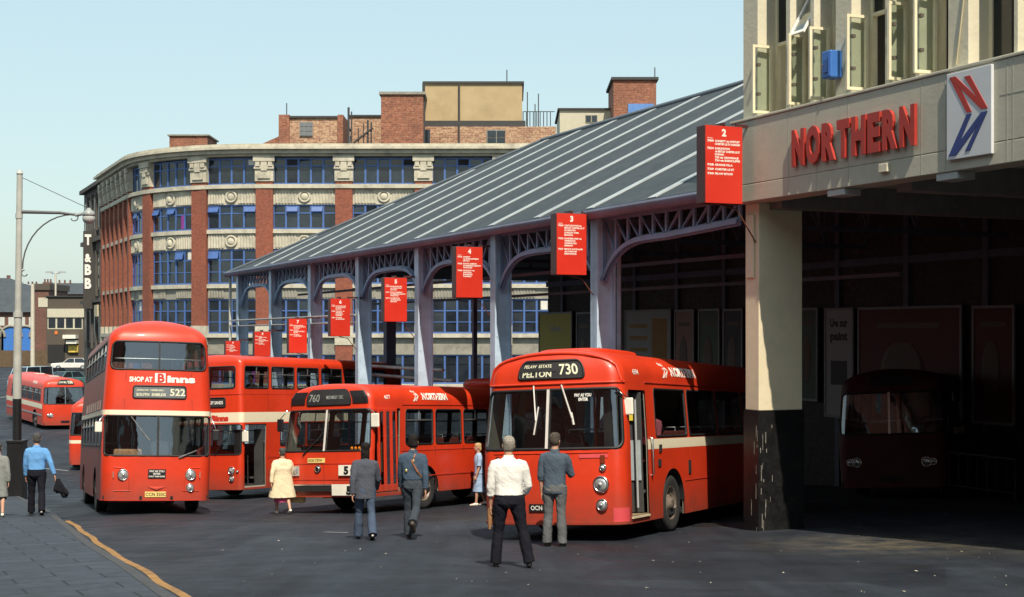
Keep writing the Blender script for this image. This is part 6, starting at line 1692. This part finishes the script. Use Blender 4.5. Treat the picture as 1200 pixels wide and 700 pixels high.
# ---------------- houses, hall and fence at the bottom of the street
SLT = brick('far_slates', (.045,.055,.065), (.065,.075,.085), (.03,.035,.04), .5, .3, .01, .2, .3, .7, .2)
FBR = brick('far_brick', (.20,.085,.06), (.15,.065,.05), (.12,.09,.07), .45, .15, .015, .3, .4)
BLUED = mat('bright_blue_door', (.04,.16,.48), .5, var=.1)
def hall():
    Y = 205.0; a = pix(-55, 405, Y); b_ = pix(58, 405, Y); zb = gz(a.x, Y); base = Vector(((a.x+b_.x)/2, Y, zb))
    root = thing('brick_hall', 'long brick hall with blue arched doors and a low slate roof behind the fence', 'hall', base); M = Matrix.Translation(-base)
    z1 = pix(0, 366, Y).z; k = MB(M); k.box(a.x, b_.x, Y, Y+9, zb-1, z1); k.build('wall', FBR, root)
    k = MB(M); zr = pix(0, 361, Y).z; zt = pix(0, 341, Y+6).z
    k.hexa([(a.x-.3, Y-.5, z1), (b_.x+.3, Y-.5, z1), (b_.x+.3, Y+9.4, z1), (a.x-.3, Y+9.4, z1)], [(a.x, Y+5, zt), (b_.x, Y+5, zt), (b_.x, Y+5.2, zt), (a.x, Y+5.2, zt)]); k.build('roof', SLT, root)
    w = MB(M)
    for i in range(9): c = pix(-50+12*i, 376, Y); w.box(c.x, c.x+.9, Y-.05, Y-.003, c.z-.7, c.z+.5)
    w.build('clerestory', mat('clerestory_white', (.5,.5,.46), .6), root)
    for i, u in enumerate((-28, -7, 13, 30, 48)):
        c = pix(u, 395, Y); rr = 1.35; m_ = BLUED if i in (2, 3, 0) else DSTONE
        pts = [(rr*math.cos(q*math.pi/12), rr*math.sin(q*math.pi/12)) for q in range(13)]+[(-rr, -3), (rr, -3)]
        d = MB(M); d.prism(pts, (c.x, Y-.04, c.z), (1,0,0), (0,0,1), (0,.035,0)); do = d.build('arched_door', m_, root, recalc=True)
        r = MB(M); r.tube([(c.x+(rr+.2)*math.cos(q*math.pi/12), Y-.06, c.z+(rr+.2)*math.sin(q*math.pi/12)) for q in range(13)], .2, 6); r.build('arch_stone', STONEG, do)
hall()
def gable_house(name, label, u0, u1, ve, vr, Y, dp, ur0, ur1, chim=()):
    a = pix(u0, ve, Y); b_ = pix(u1, ve, Y); base = Vector(((a.x+b_.x)/2, Y, gz((a.x+b_.x)/2, Y))); root = thing(name, label, 'house', base); M = Matrix.Translation(-base)
    k = MB(M); k.box(a.x, b_.x, Y, Y+dp, base.z-1, a.z); k.build('wall', FBR, root)
    zr = pix(0, vr, Y+dp/2).z; r0 = pix(ur0, ve, Y+dp/2).x; r1 = pix(ur1, ve, Y+dp/2).x; k = MB(M)
    k.hexa([(a.x-.4, Y-.4, a.z+.003), (b_.x+.4, Y-.4, a.z+.003), (b_.x+.4, Y+dp+.4, a.z+.003), (a.x-.4, Y+dp+.4, a.z+.003)], [(r0, Y+dp/2-.1, zr), (r1, Y+dp/2-.1, zr), (r1, Y+dp/2+.1, zr), (r0, Y+dp/2+.1, zr)]); ro = k.build('roof', SLT, root)
    for (u, v, w, h) in chim:
        c = pix(u, v, Y+dp/2); k = MB(M); k.box(c.x-w/2, c.x+w/2, Y+dp/2-.5, Y+dp/2+.5, c.z-h-1.5, c.z)
        for q in range(3): k.tube([(c.x-w/3+q*w/3, Y+dp/2, c.z), (c.x-w/3+q*w/3, Y+dp/2, c.z+.6)], .16, 6)
        k.build('chimney', FBR, ro)
    for i in range(4):
        u = u0+(u1-u0)*(i+.5)/4; c = pix(u, ve+6, Y); w = MB(M); w.box(c.x-.6, c.x+.6, Y-.05, Y-.003, c.z-2.0, c.z); fo = w.build('window', STONEG, root); g = MB(M); g.box(c.x-.45, c.x+.45, Y-.07, Y-.051, c.z-1.85, c.z-.15); g.build('pane', WGL, fo)
    return root
gable_house('slate_house', 'large dark house with a hipped slate roof at the left edge of the photo', -40, 40, 348, 326, 235, 16, -22, 11, ((10, 327, .5, .5),))
gable_house('terrace_house', 'distant slate roofed terrace with brick chimneys behind the flat roofed office', 38, 130, 345, 332, 260, 14, 55, 120, ((38, 334, 2.2, 2), (56, 331, 1.6, 1), (76, 332, 3.0, 1.5)))
def mo(root, M, Y):
    k = MB(M); a, b_ = pix(56, 362, Y), pix(100, 372, Y); k.box(a.x, b_.x, Y-.20, Y-.08, b_.z, a.z); k.build('cream_panel', CREAMW, root)
    k = MB(M); a, b_ = pix(56, 404, Y), pix(76, 425, Y); k.box(a.x, b_.x, Y-.05, Y-.003, b_.z, a.z); k.build('garage_opening', ROOMD, root)
    k = MB(M); a, b_ = pix(66, 350, Y), pix(66, 364, Y); a2 = pix(45.5, 349.5, Y); b2 = pix(56, 360, Y); k.box(a2.x, b2.x, Y-.06, Y-.003, b2.z, a2.z); k.build('pale_window', CREAMW, root)
    k = MB(M); a, b_ = pix(64.5, 388, Y), pix(67.5, 392, Y); k.box(a.x, b_.x, Y-.08, Y-.003, b_.z, a.z); k.build('orange_lamp_sign', mat('orange_sign', (.75,.18,.03), .5), root)
    k = MB(M); a, b_ = pix(77, 392.5, Y), pix(92, 397, Y); k.box(a.x, b_.x, Y-1.2, Y-.003, b_.z, a.z); a, b_ = pix(80, 399, Y), pix(92, 403, Y); k.box(a.x, b_.x, Y-.9, Y-.003, b_.z, a.z); k.build('kiosk_canopy', mat('kiosk_white', (.75,.72,.62), .6), root)
    k = MB(M); a, b_ = pix(81, 405, Y), pix(92, 413, Y); k.box(a.x, b_.x, Y-.3, Y-.003, b_.z, a.z); k.build('kiosk_poster', mat('kiosk_yellow', (.65,.45,.08), .6, var=.6, scale=3), root)
BRNC = mat('brown_cladding', (.085,.068,.052), .8, var=.12)
far_block('flat_roofed_office', 'brown flat roofed office with a cream window band at the bottom of the street', 'office', 54, 112, 348, 428, 172, 10, BRNC, ((56, 97, 371.5, 386, CREAMW, WGL, 4, 1),), (.12, FELT), mo)
far_block('low_annexe', 'low dark annexe with a pale window left of the flat roofed office', 'building', 39, 57, 340, 428, 186, 8, FBR, ((45, 56, 349, 360, CREAMW, CREAMW, 2, 2),), (.8, BRNC))

def fence():
    a, b_ = pix(-30, 430, 172), pix(55, 430, 172); zb = gz((a.x+b_.x)/2, 172); L_ = b_.x-a.x
    root = thing('wooden_fence', 'brown close boarded wooden fence across the bottom of the street', 'fence', (a.x, 172, zb))
    m = MB(); x = 0; WOOD = mat('fence_wood', (.115,.075,.042), .85, var=.25, scale=1.2)
    while x < L_: m.box(x, x+.19, -.02, .02, -.3, 1.95+.05*random.random()); x += .2
    m.build('boards', WOOD, root)
    for i in range(int(L_/2.4)+1): p = MB(); p.box(2.4*i-.06, 2.4*i+.06, .025, .15, -.3, 2.0); p.build('post', WOOD, root)
fence()
def tram_post():
    p = hit(20.0, 582, .1); Y = p.y; top = pix(23.5, 203, Y).z-p.z
    root = thing('lamp_post', 'tall pale lamp post with a long bracket arm and a black base at the kerb', 'lamp post', p)
    PALE = mat('pale_grey_pole', (.42,.42,.38), .5, var=.12, dirt=.35, dcol=(.18,.17,.15)); BL = mat('black_pole_base', (.012,.012,.013), .4, var=.2)
    x1 = .08
    k = MB(); k.tube([(0, 0, 2.9), (.03, 0, 5.4)], [.125, .115], 16); k.tube([(.03, 0, 5.4), (x1, 0, top)], [.098, .085], 16); k.tube([(.028, 0, 5.32), (.03, 0, 5.48)], .14, 16); k.tube([(x1-.02, 0, top-1.35), (x1-.02, 0, top-1.2)], .105, 16); k.tube([(x1, 0, top-.02), (x1, 0, top+.09)], [.11, .06], 12); k.build('pole', PALE, root)
    k = MB(); k.tube([(0, 0, 1.65), (0, 0, 2.9)], [.13, .128], 16); k.box(-.23, .23, -.23, .23, -.1, 1.60); k.box(-.25, .25, -.25, .25, 1.60, 1.68); k.build('base', BL, root, .015)
    za = top-1.15; xe = pix(110, 249, Y).x-p.x
    k = MB(); k.tube([(x1, 0, za), (x1+1.2, 0, za-.03), (xe-.45, 0, za-.10)], [.055, .045, .035], 10)
    arc = [(x1+.08+1.5*(1-math.cos(q*math.pi/20)), 0, za-1.70+1.62*math.sin(q*math.pi/20)) for q in range(11)]
    k.tube(arc, .022, 6)
    for (cx, cz, r, s0) in ((x1+1.62, za-.16, .11, 200), (x1+.14, za-1.82, .09, 90)):
        k.tube([(cx+r*math.cos(R(s0+q*28)), 0, cz+r*math.sin(R(s0+q*28))) for q in range(10)], .018, 6)
    k.build('bracket_arm', mat('bracket_dark', (.10,.10,.10), .5), root)
    k = MB(); k.tube([(x1, 0, top-.1), (x1+2.35, 0, za-.04)], .010, 5); k.build('stay_wire', BLACKP, root)
    c = (xe-.15, 0, za-.08)
    k = MB(); k.lathe([(.001, .20), (.05, .19), (.08, .13), (.16, .09), (.18, .02), (.18, -.05), (.001, -.05)], c, 'z', 20); k.tube([(xe-.55, 0, za-.10), (xe-.35, 0, za-.06)], .05, 8); lo = k.build('lantern', mat('lantern_grey', (.30,.32,.31), .4), root)
    k = MB(); k.lathe([(.175, -.055), (.19, -.12), (.16, -.21), (.08, -.27), (.001, -.28)], c, 'z', 20); k.build('lantern_bowl', mat('lantern_glass', (.45,.46,.44), .15, var=.1), lo)
tram_post()
def far_pole(u, v0, v1, Y, label, arms=False):
    p = pix(u, v1, Y); g = gz(p.x, Y); h = pix(u, v0, Y).z-g
    root = thing('lamp_post' if arms else 'pole', label, 'lamp post' if arms else 'pole', (p.x, Y, g)); k = MB(); r = .11 if arms else .2
    k.tube([(0,0,0), (0,0,h)], [r*1.3, r], 10); k.build('pole', mat('pale_far_pole', (.55,.50,.40), .6), root)
    k = MB()
    if arms:
        for sg in (-1, 1): k.tube([(0,0,h), (sg*.8,0,h+.15)], .05, 6); k.hexa([(sg*.8-.5,-.15,h+.1), (sg*.8+.5,-.15,h+.1), (sg*.8+.5,.15,h+.1), (sg*.8-.5,.15,h+.1)], [(sg*.8-.4,-.12,h+.32), (sg*.8+.4,-.12,h+.32), (sg*.8+.4,.12,h+.32), (sg*.8-.4,.12,h+.32)])
        k.build('lantern', mat('far_lantern', (.3,.32,.33), .5), root)
    else:
        k.tube([(0,0,h-.2), (-1.2,0,h+.1)], .06, 6); k.box(-1.9,-1.1,-.12,.12,h+.05,h+.2); k.build('lantern', mat('far_lantern', (.3,.32,.33), .5), root)
far_pole(38.3, 333, 411, 165, 'plain pale pole standing in front of the brick hall')
far_pole(65.2, 321, 400, 182, 'slender double armed street lamp above the flat roofed office', True)

# ---------------- the terrace along the near pavement, left of the photographer (added outside the frame to block skylight and shade the street)
def terrace():  # added out of view to block skylight
    s0, s1 = -42.0, 40.0; o0 = st(s0, -4.2); zb = gz(*st(s1, -4.2))
    root = thing('added_terrace', 'added brick terrace out of view beside the photographer, shading the street', 'building', (*o0, zb), AR)
    M = Matrix.Translation((4.2, -s0, -zb)); k = MB(M); k.box(-16, -4.2, s0, s1, zb-.5, Z0+11.0); k.build('wall', BRK, root)
    c = MB(M); c.box(-16.2, -3.9, s0-.2, s1+.2, Z0+11.003, Z0+11.5); c.build('cornice', STONEG, root)
    for j in range(3):
        for i in range(16):
            y = s0+2.5+5*i; z = Z0+.6+3.5*j; w = MB(M); w.box(-4.199, -4.08, y, y+1.6, z, z+2.1); fo = w.build('window', STONEG, root)
            g = MB(M); g.box(-4.079, -4.06, y+.15, y+1.45, z+.15, z+1.95); g.build('pane', WGL, fo)
terrace()
# ================================================================ VEHICLES IN VIEW
R522 = bus_522(); RBIN = bus_binns(); R730 = bus_730(); R760 = bus_760()
bus_plain('coach'); bus_plain('rear'); bus_plain('dark')

def car(name, label, u, v, Y, head, m, L=4.2, van=False, H=1.38):
    p = pix(u, v, Y); g = gz(p.x, Y); root = thing(name, label, 'van' if van else 'car', (p.x, Y, g), head)
    w = .78
    prof = [(-L/2, .35), (-L/2, .72), (-L/2+.1, .82), (-L*.18, .90), (L*.46, .88), (L/2, .78), (L/2, .35)] if not van else [(-L/2, .4), (-L/2, .95), (-L/2+.35, 1.15), (L/2, 1.15), (L/2, .4)]
    b = MB(); rings = []
    for (y, k) in ((-w, .94), (-w*.93, 1), (w*.93, 1), (w, .94)): rings.append([(x*(.985 if k < 1 else 1), y, z if z < .5 or k == 1 else z-.04) for x, z in prof])
    b.loft(rings, smooth=False); b.build('body', m, root, .03)
    c = [(-L*.20, .88), (-L*.06, H), (L*.30, H), (L*.43, .87)] if not van else [(-L/2+.3, 1.14), (-L/2+.75, H), (L/2-.02, H), (L/2, 1.14)]
    t = MB(); gl = MB()
    t.loft([[(x*.98, y, z+.005) for x, z in ((c[1][0]-.02, H-.03), (c[1][0], H), (c[2][0], H), (c[2][0]+.02, H-.03))] for y in (-w*.80, w*.80)], smooth=False); t.build('roof', m, root, .02)
    gl.loft([[(x, y*(1 if z < H-.1 else .86), z-.012) for x, z in c] for y in (-w*.95, w*.95)], smooth=False); gl.build('window', WGL, root)
    pl = MB()
    for y in (-1, 1):
        for x, z, x2, z2 in ((c[0][0], c[0][1], c[1][0], c[1][1]), (c[3][0], c[3][1], c[2][0], c[2][1]), (L*.10, .88, L*.09, H)): pl.bar((x, y*w*.96, z), (x2, y*w*.83, z2-.02), .06, .05)
    pl.build('roof_pillar', m, root)
    for x in (-L*.31, L*.31):
        for y in (-1, 1):
            k = MB(); k.lathe([(.18,-.08), (.30,-.085), (.31,-.05), (.31,.05), (.30,.085), (.18,.08), (.001,.07)], (x, y*(w-.08), .31), 'y', 18); wo = k.build('wheel', TYRE, root)
            k = MB(); k.lathe([(.17, y*.088), (.10, y*.098), (.001, y*.10)], (x, y*(w-.08), .31), 'y', 14); k.build('hubcap', CHROME, wo)
    k = MB()
    for x in (-L/2-.05, L/2+.01): k.box(x-.02, x+.06, -w, w, .42, .52)
    k.build('bumper', CHROME, root)
    k = MB()
    for y in (-.58, .58): k.lathe([(.09, -L/2-.01), (.07, -L/2-.03), (.001, -L/2-.035)], (0, y, .66), 'x', 12)
    k.build('headlight', LAMPG, root)
    return root
car('parked_car', 'white saloon car parked at the bottom of the street by the dark building', 84, 428, 160, R(8), mat('white_car_paint', (.72,.70,.66), .35, coat=.4))
car('parked_car', 'teal car half hidden behind the turning single decker', 74, 438, 128, R(60), mat('teal_car_paint', (.09,.19,.20), .35, coat=.4))
car('parked_van', 'pale blue van just behind the roof of the turning single decker', 36, 440, 122, R(75), mat('pale_blue_van_paint', (.34,.46,.54), .4, coat=.3), 4.4, True, 2.05)
car('parked_car', 'dark blue car beside the pale blue van', 57, 434, 135, R(70), mat('dark_blue_car_paint', (.03,.05,.09), .35, coat=.4))

# ================================================================ PEOPLE
CL = lambda n, c, rough=.9, var=.12: mat('cloth_'+n, c, rough, var=var, scale=5, bump=.28, bscale=45, spec=.12)
WHITE = CL('white_shirt', (.74,.72,.68)); NAVY = CL('dark_trousers', (.012,.012,.018)); GREYT = CL('grey_trousers', (.12,.125,.13)); SLATEB = CL('slate_blue_shirt', (.070,.095,.125))
JACK = CL('grey_jacket', (.075,.082,.105)); JEAN = CL('blue_jeans', (.060,.085,.135)); OVER = CL('blue_work_shirt', (.055,.085,.125)); OVERT = CL('work_trousers', (.045,.055,.070))
COAT = CL('cream_coat', (.66,.56,.38)); PINK = CL('pink_dress', (.55,.10,.22)); SKYB = CL('sky_blue_shirt', (.13,.32,.62)); PALEB = CL('pale_blue_dress', (.32,.44,.62)); GCOAT = CL('grey_coat', (.22,.23,.22))
SHOE = mat('black_shoe', (.012,.011,.011), .35); SHOEB = mat('brown_boot', (.07,.055,.04), .6); SHOEW = mat('white_shoe', (.70,.66,.58), .5)
HGREY = mat('hair_grey', (.30,.27,.23), .75, var=.45, scale=45, bump=.9, bscale=70, spec=.15); HDARK = mat('hair_dark', (.012,.009,.008), .6, var=.5, scale=45, bump=.9, bscale=70, spec=.2); HSALT = mat('hair_salt_pepper', (.075,.062,.05), .7, var=.6, scale=45, bump=.9, bscale=70, spec=.15); HGREYD = mat('hair_steel_grey', (.075,.073,.07), .7, var=.6, scale=45, bump=.9, bscale=70, spec=.15)
BELT = mat('leather_belt', (.02,.015,.012), .5)
def hgt(u, v0, v1): p = hit(u, v1); return (v1-v0)/F*p.y, p
H1, p1 = hgt(596, 508.5, 665)
P1 = person('white haired man in a white shirt and black trousers, seen from behind', p1, -2, H1, ((4, 4, 5), (-3, 4, 12)), ((-2, 9, 14, 4), (6, 14, 32, 26)),
   dict(mat=WHITE, hem=.06, flare=.012, sleeve=.74, loose=1.07, roll=True, collar=True), dict(mat=NAVY, belt=BELT, flare=1.12), SHOE, HGREY, vox=.008, build=1.10)
H2, p2 = hgt(650, 505, 640.5)
def cuffs2(*a): pass
P2 = person('grey haired man in a slate blue shirt and grey trousers facing the 730 bus', p2, 14, H2, ((1, 1, 2), (0, 1, 2)), ((-4, 8, 12, 6), (16, 14, 78, 34)),
   dict(mat=SLATEB, hem=-.09, flare=.012, sleeve=.62, loose=1.06, roll=True, collar=True), dict(mat=GREYT, flare=1.10), SHOE, HSALT, vox=.0085, turn=14)
H3, p3 = hgt(331, 523, 602.5)
P3 = person('woman in a cream coat over a pink hem walking past the 760', p3, -22, H3*1.0, ((16, 10, 1), (-14, 24, 1)), ((-20, 17, 12, 2), (12, 17, 14, 4)),
   dict(mat=COAT, name='coat', hem=-.44, flare=.14, sleeve=1.0, loose=1.22), dict(mat=PINK, kind='skirt', hem=.56), SHOEW, HGREYD, vox=.010, build=1.18, turn=-10)
H4, p4 = hgt(428, 516, 632.5)
P4 = person('dark haired walker in a charcoal jacket and blue jeans', p4, -8, H4, ((15, 8, 2), (-12, 22, 2)), ((-16, 10, 16, 4), (14, 12, 26, 14)),
   dict(mat=JACK, name='jacket', hem=-.15, flare=.03, sleeve=1.0, loose=1.10, collar=True, cuff=CL('red_cuff', (.42,.03,.03))), dict(mat=JEAN, flare=1.22), SHOE, HDARK, vox=.0085, build=1.0, hairlen=.11)
H5, p5 = hgt(484, 507, 631)
def straps(t, S, up, A, L):
    b = MB(S)
    pts = [up(.10, .05, .52), up(.085, -.075, .49), up(.02, -.135, .34), up(-.06, -.135, .20), up(-.12, -.115, .13)]
    def rib(ps, w=.028):
        for a, c in zip(ps, ps[1:]): b.bar(a, c, w, .012, (0,-1,.2))
    rib([up(-.06, .03, .545), up(-.045, -.080, .50), up(.02, -.133, .36), up(.10, -.130, .22), up(.155, -.08, .13)])
    rib([up(.02, -.137, .36), up(.035, -.137, .46), up(.05, -.09, .51)], .022)
    b.build('strap', mat('tan_strap', (.25,.10,.05), .6), t)
    c = MB(S); c.ball(up(-.095, -.125, .24), (.022,.012,.03), 8, 6); c.ball(up(.03, -.14, .40), (.015,.012,.03), 8, 6); c.build('buckle', mat('strap_buckle', (.65,.52,.25), .35, .6), t)
P5 = person('dark haired man in blue work clothes, tan straps across his back', p5, 4, H5, ((10, 6, 0), (-22, 42, -2)), ((10, 9, 12, 4), (-12, 9, 12, 4)),
   dict(mat=OVER, hem=.09, sleeve=.97, loose=1.10, collar=True), dict(mat=OVERT, belt=BELT, flare=1.2), SHOEB, HDARK, straps, vox=.0085, hairlen=.02)
H6, p6 = hgt(43, 510, 610); p6.z += .115; H6 = .115*0+H6*.985
P6 = person('grey haired man in a bright blue shirt on the pavement', p6, -14, H6, ((12, 4, 2), (-13, 16, 2)), ((6, 9, 10, 4), (-14, 22, 14, -6)),
   dict(mat=SKYB, hem=.07, flare=.014, sleeve=.97, loose=1.10, collar=True), dict(mat=NAVY, flare=1.1), SHOE, HGREYD, vox=.009, build=1.03)
p7 = hit(-2, 606, .115)
P7 = person('person in a long grey coat, half cut off by the left edge', p7, -14, 1.66, ((8, 6, 2), (-10, 14, 2)), ((8, 8, 8, 2), (-8, 9, 10, 2)),
   dict(mat=GCOAT, name='coat', hem=-.42, flare=.06, sleeve=1.0, loose=1.14), dict(mat=NAVY, kind='skirt', hem=.48), SHOEW, HGREYD, vox=.010)
p8 = hit(561, 592)
P8 = person('fair haired woman in a pale blue dress at the corner of the 730 bus', p8, -100, 1.60, ((8, 4, 1), (-8, 10, 1)), ((4, 8, 14, 6), (0, 8, 14, 4)),
   dict(mat=PALEB, hem=-.02, flare=.02, sleeve=.45, loose=1.06), dict(mat=PALEB, kind='skirt', hem=.52), SHOEW, mat('hair_fair', (.42,.28,.13), .7, var=.3, scale=20), vox=.010, hairlen=.03)
# things in hands
h = P1[1][0]; r = thing('paper_cone', 'brown paper cone in the left hand of the white shirted man', 'paper cone', h+Vector((-.01, .015, -.22)))
k = MB(); k.tube([(0,0,0), (.004,0,.10), (.01,0,.22), (.014,0,.27)], [.018, .032, .042, .040], 12); k.build('wrapper', mat('brown_paper', (.36,.18,.08), .8, var=.2), r)
k = MB(); k.tube([(.014,0,.265), (.018,0,.295)], [.036, .030], 10); k.build('contents', mat('paper_contents', (.45,.28,.15), .8), r)
h = P3[1][1]; r = thing('straw_bag', 'straw handbag hanging from the hand of the woman in the cream coat', 'bag', h+Vector((.10, -.04, -.44)), R(-8))
k = MB(); k.loft([[(x*a, y*b_, z) for x, y in ((-.21,-.06), (.21,-.06), (.21,.06), (-.21,.06))] for z, a, b_ in ((0, .92, .7), (.03, 1, 1), (.22, .95, 1.0), (.30, .78, .5))]); k.build('bag_body', mat('straw_weave', (.62,.44,.20), .85, var=.25, scale=30), r, .02)
k = MB(); k.tube([(-.10,0,.29), (-.07,0,.40), (0,0,.43), (.07,0,.40), (.10,0,.29)], .010, 6); k.build('bag_handle', mat('straw_handle', (.35,.2,.1), .7), r)
h = P6[1][1]; r = thing('dark_jacket', 'dark jacket carried in the right hand of the blue shirted man', 'jacket', h+Vector((.05, 0, -.02)))
k = MB()
for (dx, dy, l, w) in ((.03, 0, .30, .12), (.12, .03, .40, .09), (-.03, -.03, .26, .08), (.17, 0, .34, .06)):
    rings = []
    for q in range(6):
        f = q/5; c = Vector((dx*f*1.2, dy*f, .04-l*f)); rings.append([(c.x+w*(.35+.65*f)*math.cos(a)*(1-.25*(f > .95)), c.y+.06*(.5+.6*f)*math.sin(a), c.z+.02*math.sin(3*a)*f) for a in [2*math.pi*i/12 for i in range(12)]])
    k.loft(rings)
solid(k, 'jacket_cloth', CL('black_jacket', (.012,.012,.016)), r, .012, 3, .012, 4)

# passengers and drivers, seated in their buses
def rider(bus, label, lx, ly, lz, face_local, top, hair, head='', H=1.65, arms=((12, 0, 40, 24), (12, 0, 40, 24)), **kw):
    root = bus[0]; bpy.context.view_layer.update(); w = root.matrix_world @ Vector((lx, ly, lz))
    yaw = math.atan2(root.matrix_world[1][0], root.matrix_world[0][0])
    return person(label, w, -math.degrees(yaw)+face_local, H, ((85, 85, 4), (85, 85, 4)), arms, top, dict(mat=NAVY), SHOE, hair, sit=True, vox=.012, build=.92, **kw)
zs = .78+.46
rider(R730, 'passenger in a pink jumper and navy hat inside the 730 bus', .93, 2.36, zs+.14, 180, dict(mat=CL('pink_jumper', (.62,.16,.20)), hem=.02, sleeve=1.0, loose=1.1), mat('navy_hat', (.02,.025,.06), .8))
rider(RBIN, 'dark haired passenger on the upper deck of the cream banded double decker', .84, 1.02, RBIN[2]+.50, 180, dict(mat=CL('dark_jumper', (.05,.04,.04)), hem=.02, sleeve=1.0, loose=1.1), HDARK)
rider(R522, 'driver in a white shirt at the wheel of the 522', .15, .95, .62+.50, 180, dict(mat=WHITE, hem=.02, sleeve=.6, loose=1.05), HDARK)

# litter and pebbles scattered over the road: nobody would count them
k = MB(); rnd = random.Random(3)
for i in range(120):
    u = rnd.uniform(220, 1195); v = rnd.uniform(592, 698); p = hit(u, v); a = rnd.uniform(0, 6.3); s_ = rnd.choice((.006, .008, .01, .014, .022)); 
    pts = [(p.x+s_*q*math.cos(a+e), p.y+s_*q*1.3*math.sin(a+e), gz(p.x, p.y)+.004+rnd.uniform(0, .008)) for e, q in ((0, 1), (1.4, .8), (2.9, 1.1), (4.5, .7))]
    k.add(pts, [(0,1,2,3)]); k.add([(x, y, z-.003) for x, y, z in pts], [(3,2,1,0)])
tag(k.build('litter', mat('litter_scraps', (.50,.46,.38), .9, var=.5, scale=3)), 'scraps of litter and grit scattered over the road', 'litter', kind='stuff')
def manhole(u, v):
    p = hit(u, v); r = thing('manhole_cover', 'square dark manhole cover in the pavement' if u < 300 else 'round manhole cover in the road beside the pillar', 'manhole cover', p+Vector((0,0,.0)), AR)
    k = MB()
    if u < 300: k.box(-.55, .55, -.30, .30, .112, .124)
    else: k.lathe([(.001, .012), (.28, .012), (.30, .006), (.32, .012), (.36, .010), (.37, 0)], (0,0,0), 'z', 28)
    k.build('cover', mat('cast_iron', (.02,.02,.022), .5, .4, var=.3, scale=20), r, .004)
manhole(36, 611.5); manhole(835, 617)
# low barrier under the offices at the far right
p = hit(1145, 586); r = thing('crowd_barrier', 'dark tubular barrier in the shade at the right edge of the photo', 'barrier', p, AR)
k = MB(); k.tube([(0,-1.2,0), (0,-1.2,1.0), (0,1.2,1.0), (0,1.2,0)], .03, 8)
for i in range(7): k.tube([(0,-.9+.3*i,.25), (0,-.9+.3*i,1.0)], .012, 6)
k.tube([(0,-1.2,.25), (0,1.2,.25)], .02, 6); k.build('rails', mat('barrier_grey', (.03,.03,.03), .6), r)

# ================================================================ SKY, SUN, CAMERA
ELEV, ALPHA = 54.0, 12.0
hx = RX*math.cos(R(ALPHA))+NX*math.sin(R(ALPHA)); hy = RY*math.cos(R(ALPHA))+NY*math.sin(R(ALPHA))    # light travels this way
toward = Vector((-hx*math.cos(R(ELEV)), -hy*math.cos(R(ELEV)), math.sin(R(ELEV))))
w = bpy.data.worlds.new('World'); SC.world = w; w.use_nodes = True; nt = w.node_tree
bg = nt.nodes['Background']; sk = nt.nodes.new('ShaderNodeTexSky'); sk.sky_type = 'NISHITA'; sk.sun_disc = False
sk.sun_elevation = R(ELEV); sk.sun_rotation = math.atan2(toward.x, toward.y); sk.air_density = 1.4; sk.dust_density = 1.5; sk.ozone_density = 2.0; sk.altitude = 0
hz = nt.nodes.new('ShaderNodeMix'); hz.data_type = 'RGBA'; hz.inputs['Factor'].default_value = .6; hz.inputs[7].default_value = (3.75, 4.95, 5.05, 1); nt.links.new(sk.outputs['Color'], hz.inputs[6]); nt.links.new(hz.outputs[2], bg.inputs['Color']); bg.inputs['Strength'].default_value = .14
sl = bpy.data.lights.new('sun', 'SUN'); sl.energy = 5.0; sl.angle = R(.53); sl.color = (1.0, .90, .74)
so = bpy.data.objects.new('sun', sl); COL.objects.link(so); so.rotation_euler = toward.to_track_quat('Z', 'Y').to_euler(); so.location = (20, -20, 60)
cam = bpy.data.cameras.new('camera'); co = bpy.data.objects.new('camera', cam); COL.objects.link(co); SC.camera = co
co.location = (0, 0, Z0); co.rotation_euler = (R(90), 0, 0)
cam.sensor_width = 36; cam.sensor_fit = 'HORIZONTAL'; cam.lens = 36*F/1200; cam.shift_y = 40/1200; cam.clip_start = .1; cam.clip_end = 4000
vs = SC.view_settings; vs.view_transform = 'Standard'; vs.look = 'None'; vs.exposure = 0.26; vs.gamma = 1.0
try: vs.use_curve_mapping = False
except Exception: pass
SC.cycles.max_bounces = 8; SC.cycles.transparent_max_bounces = 24
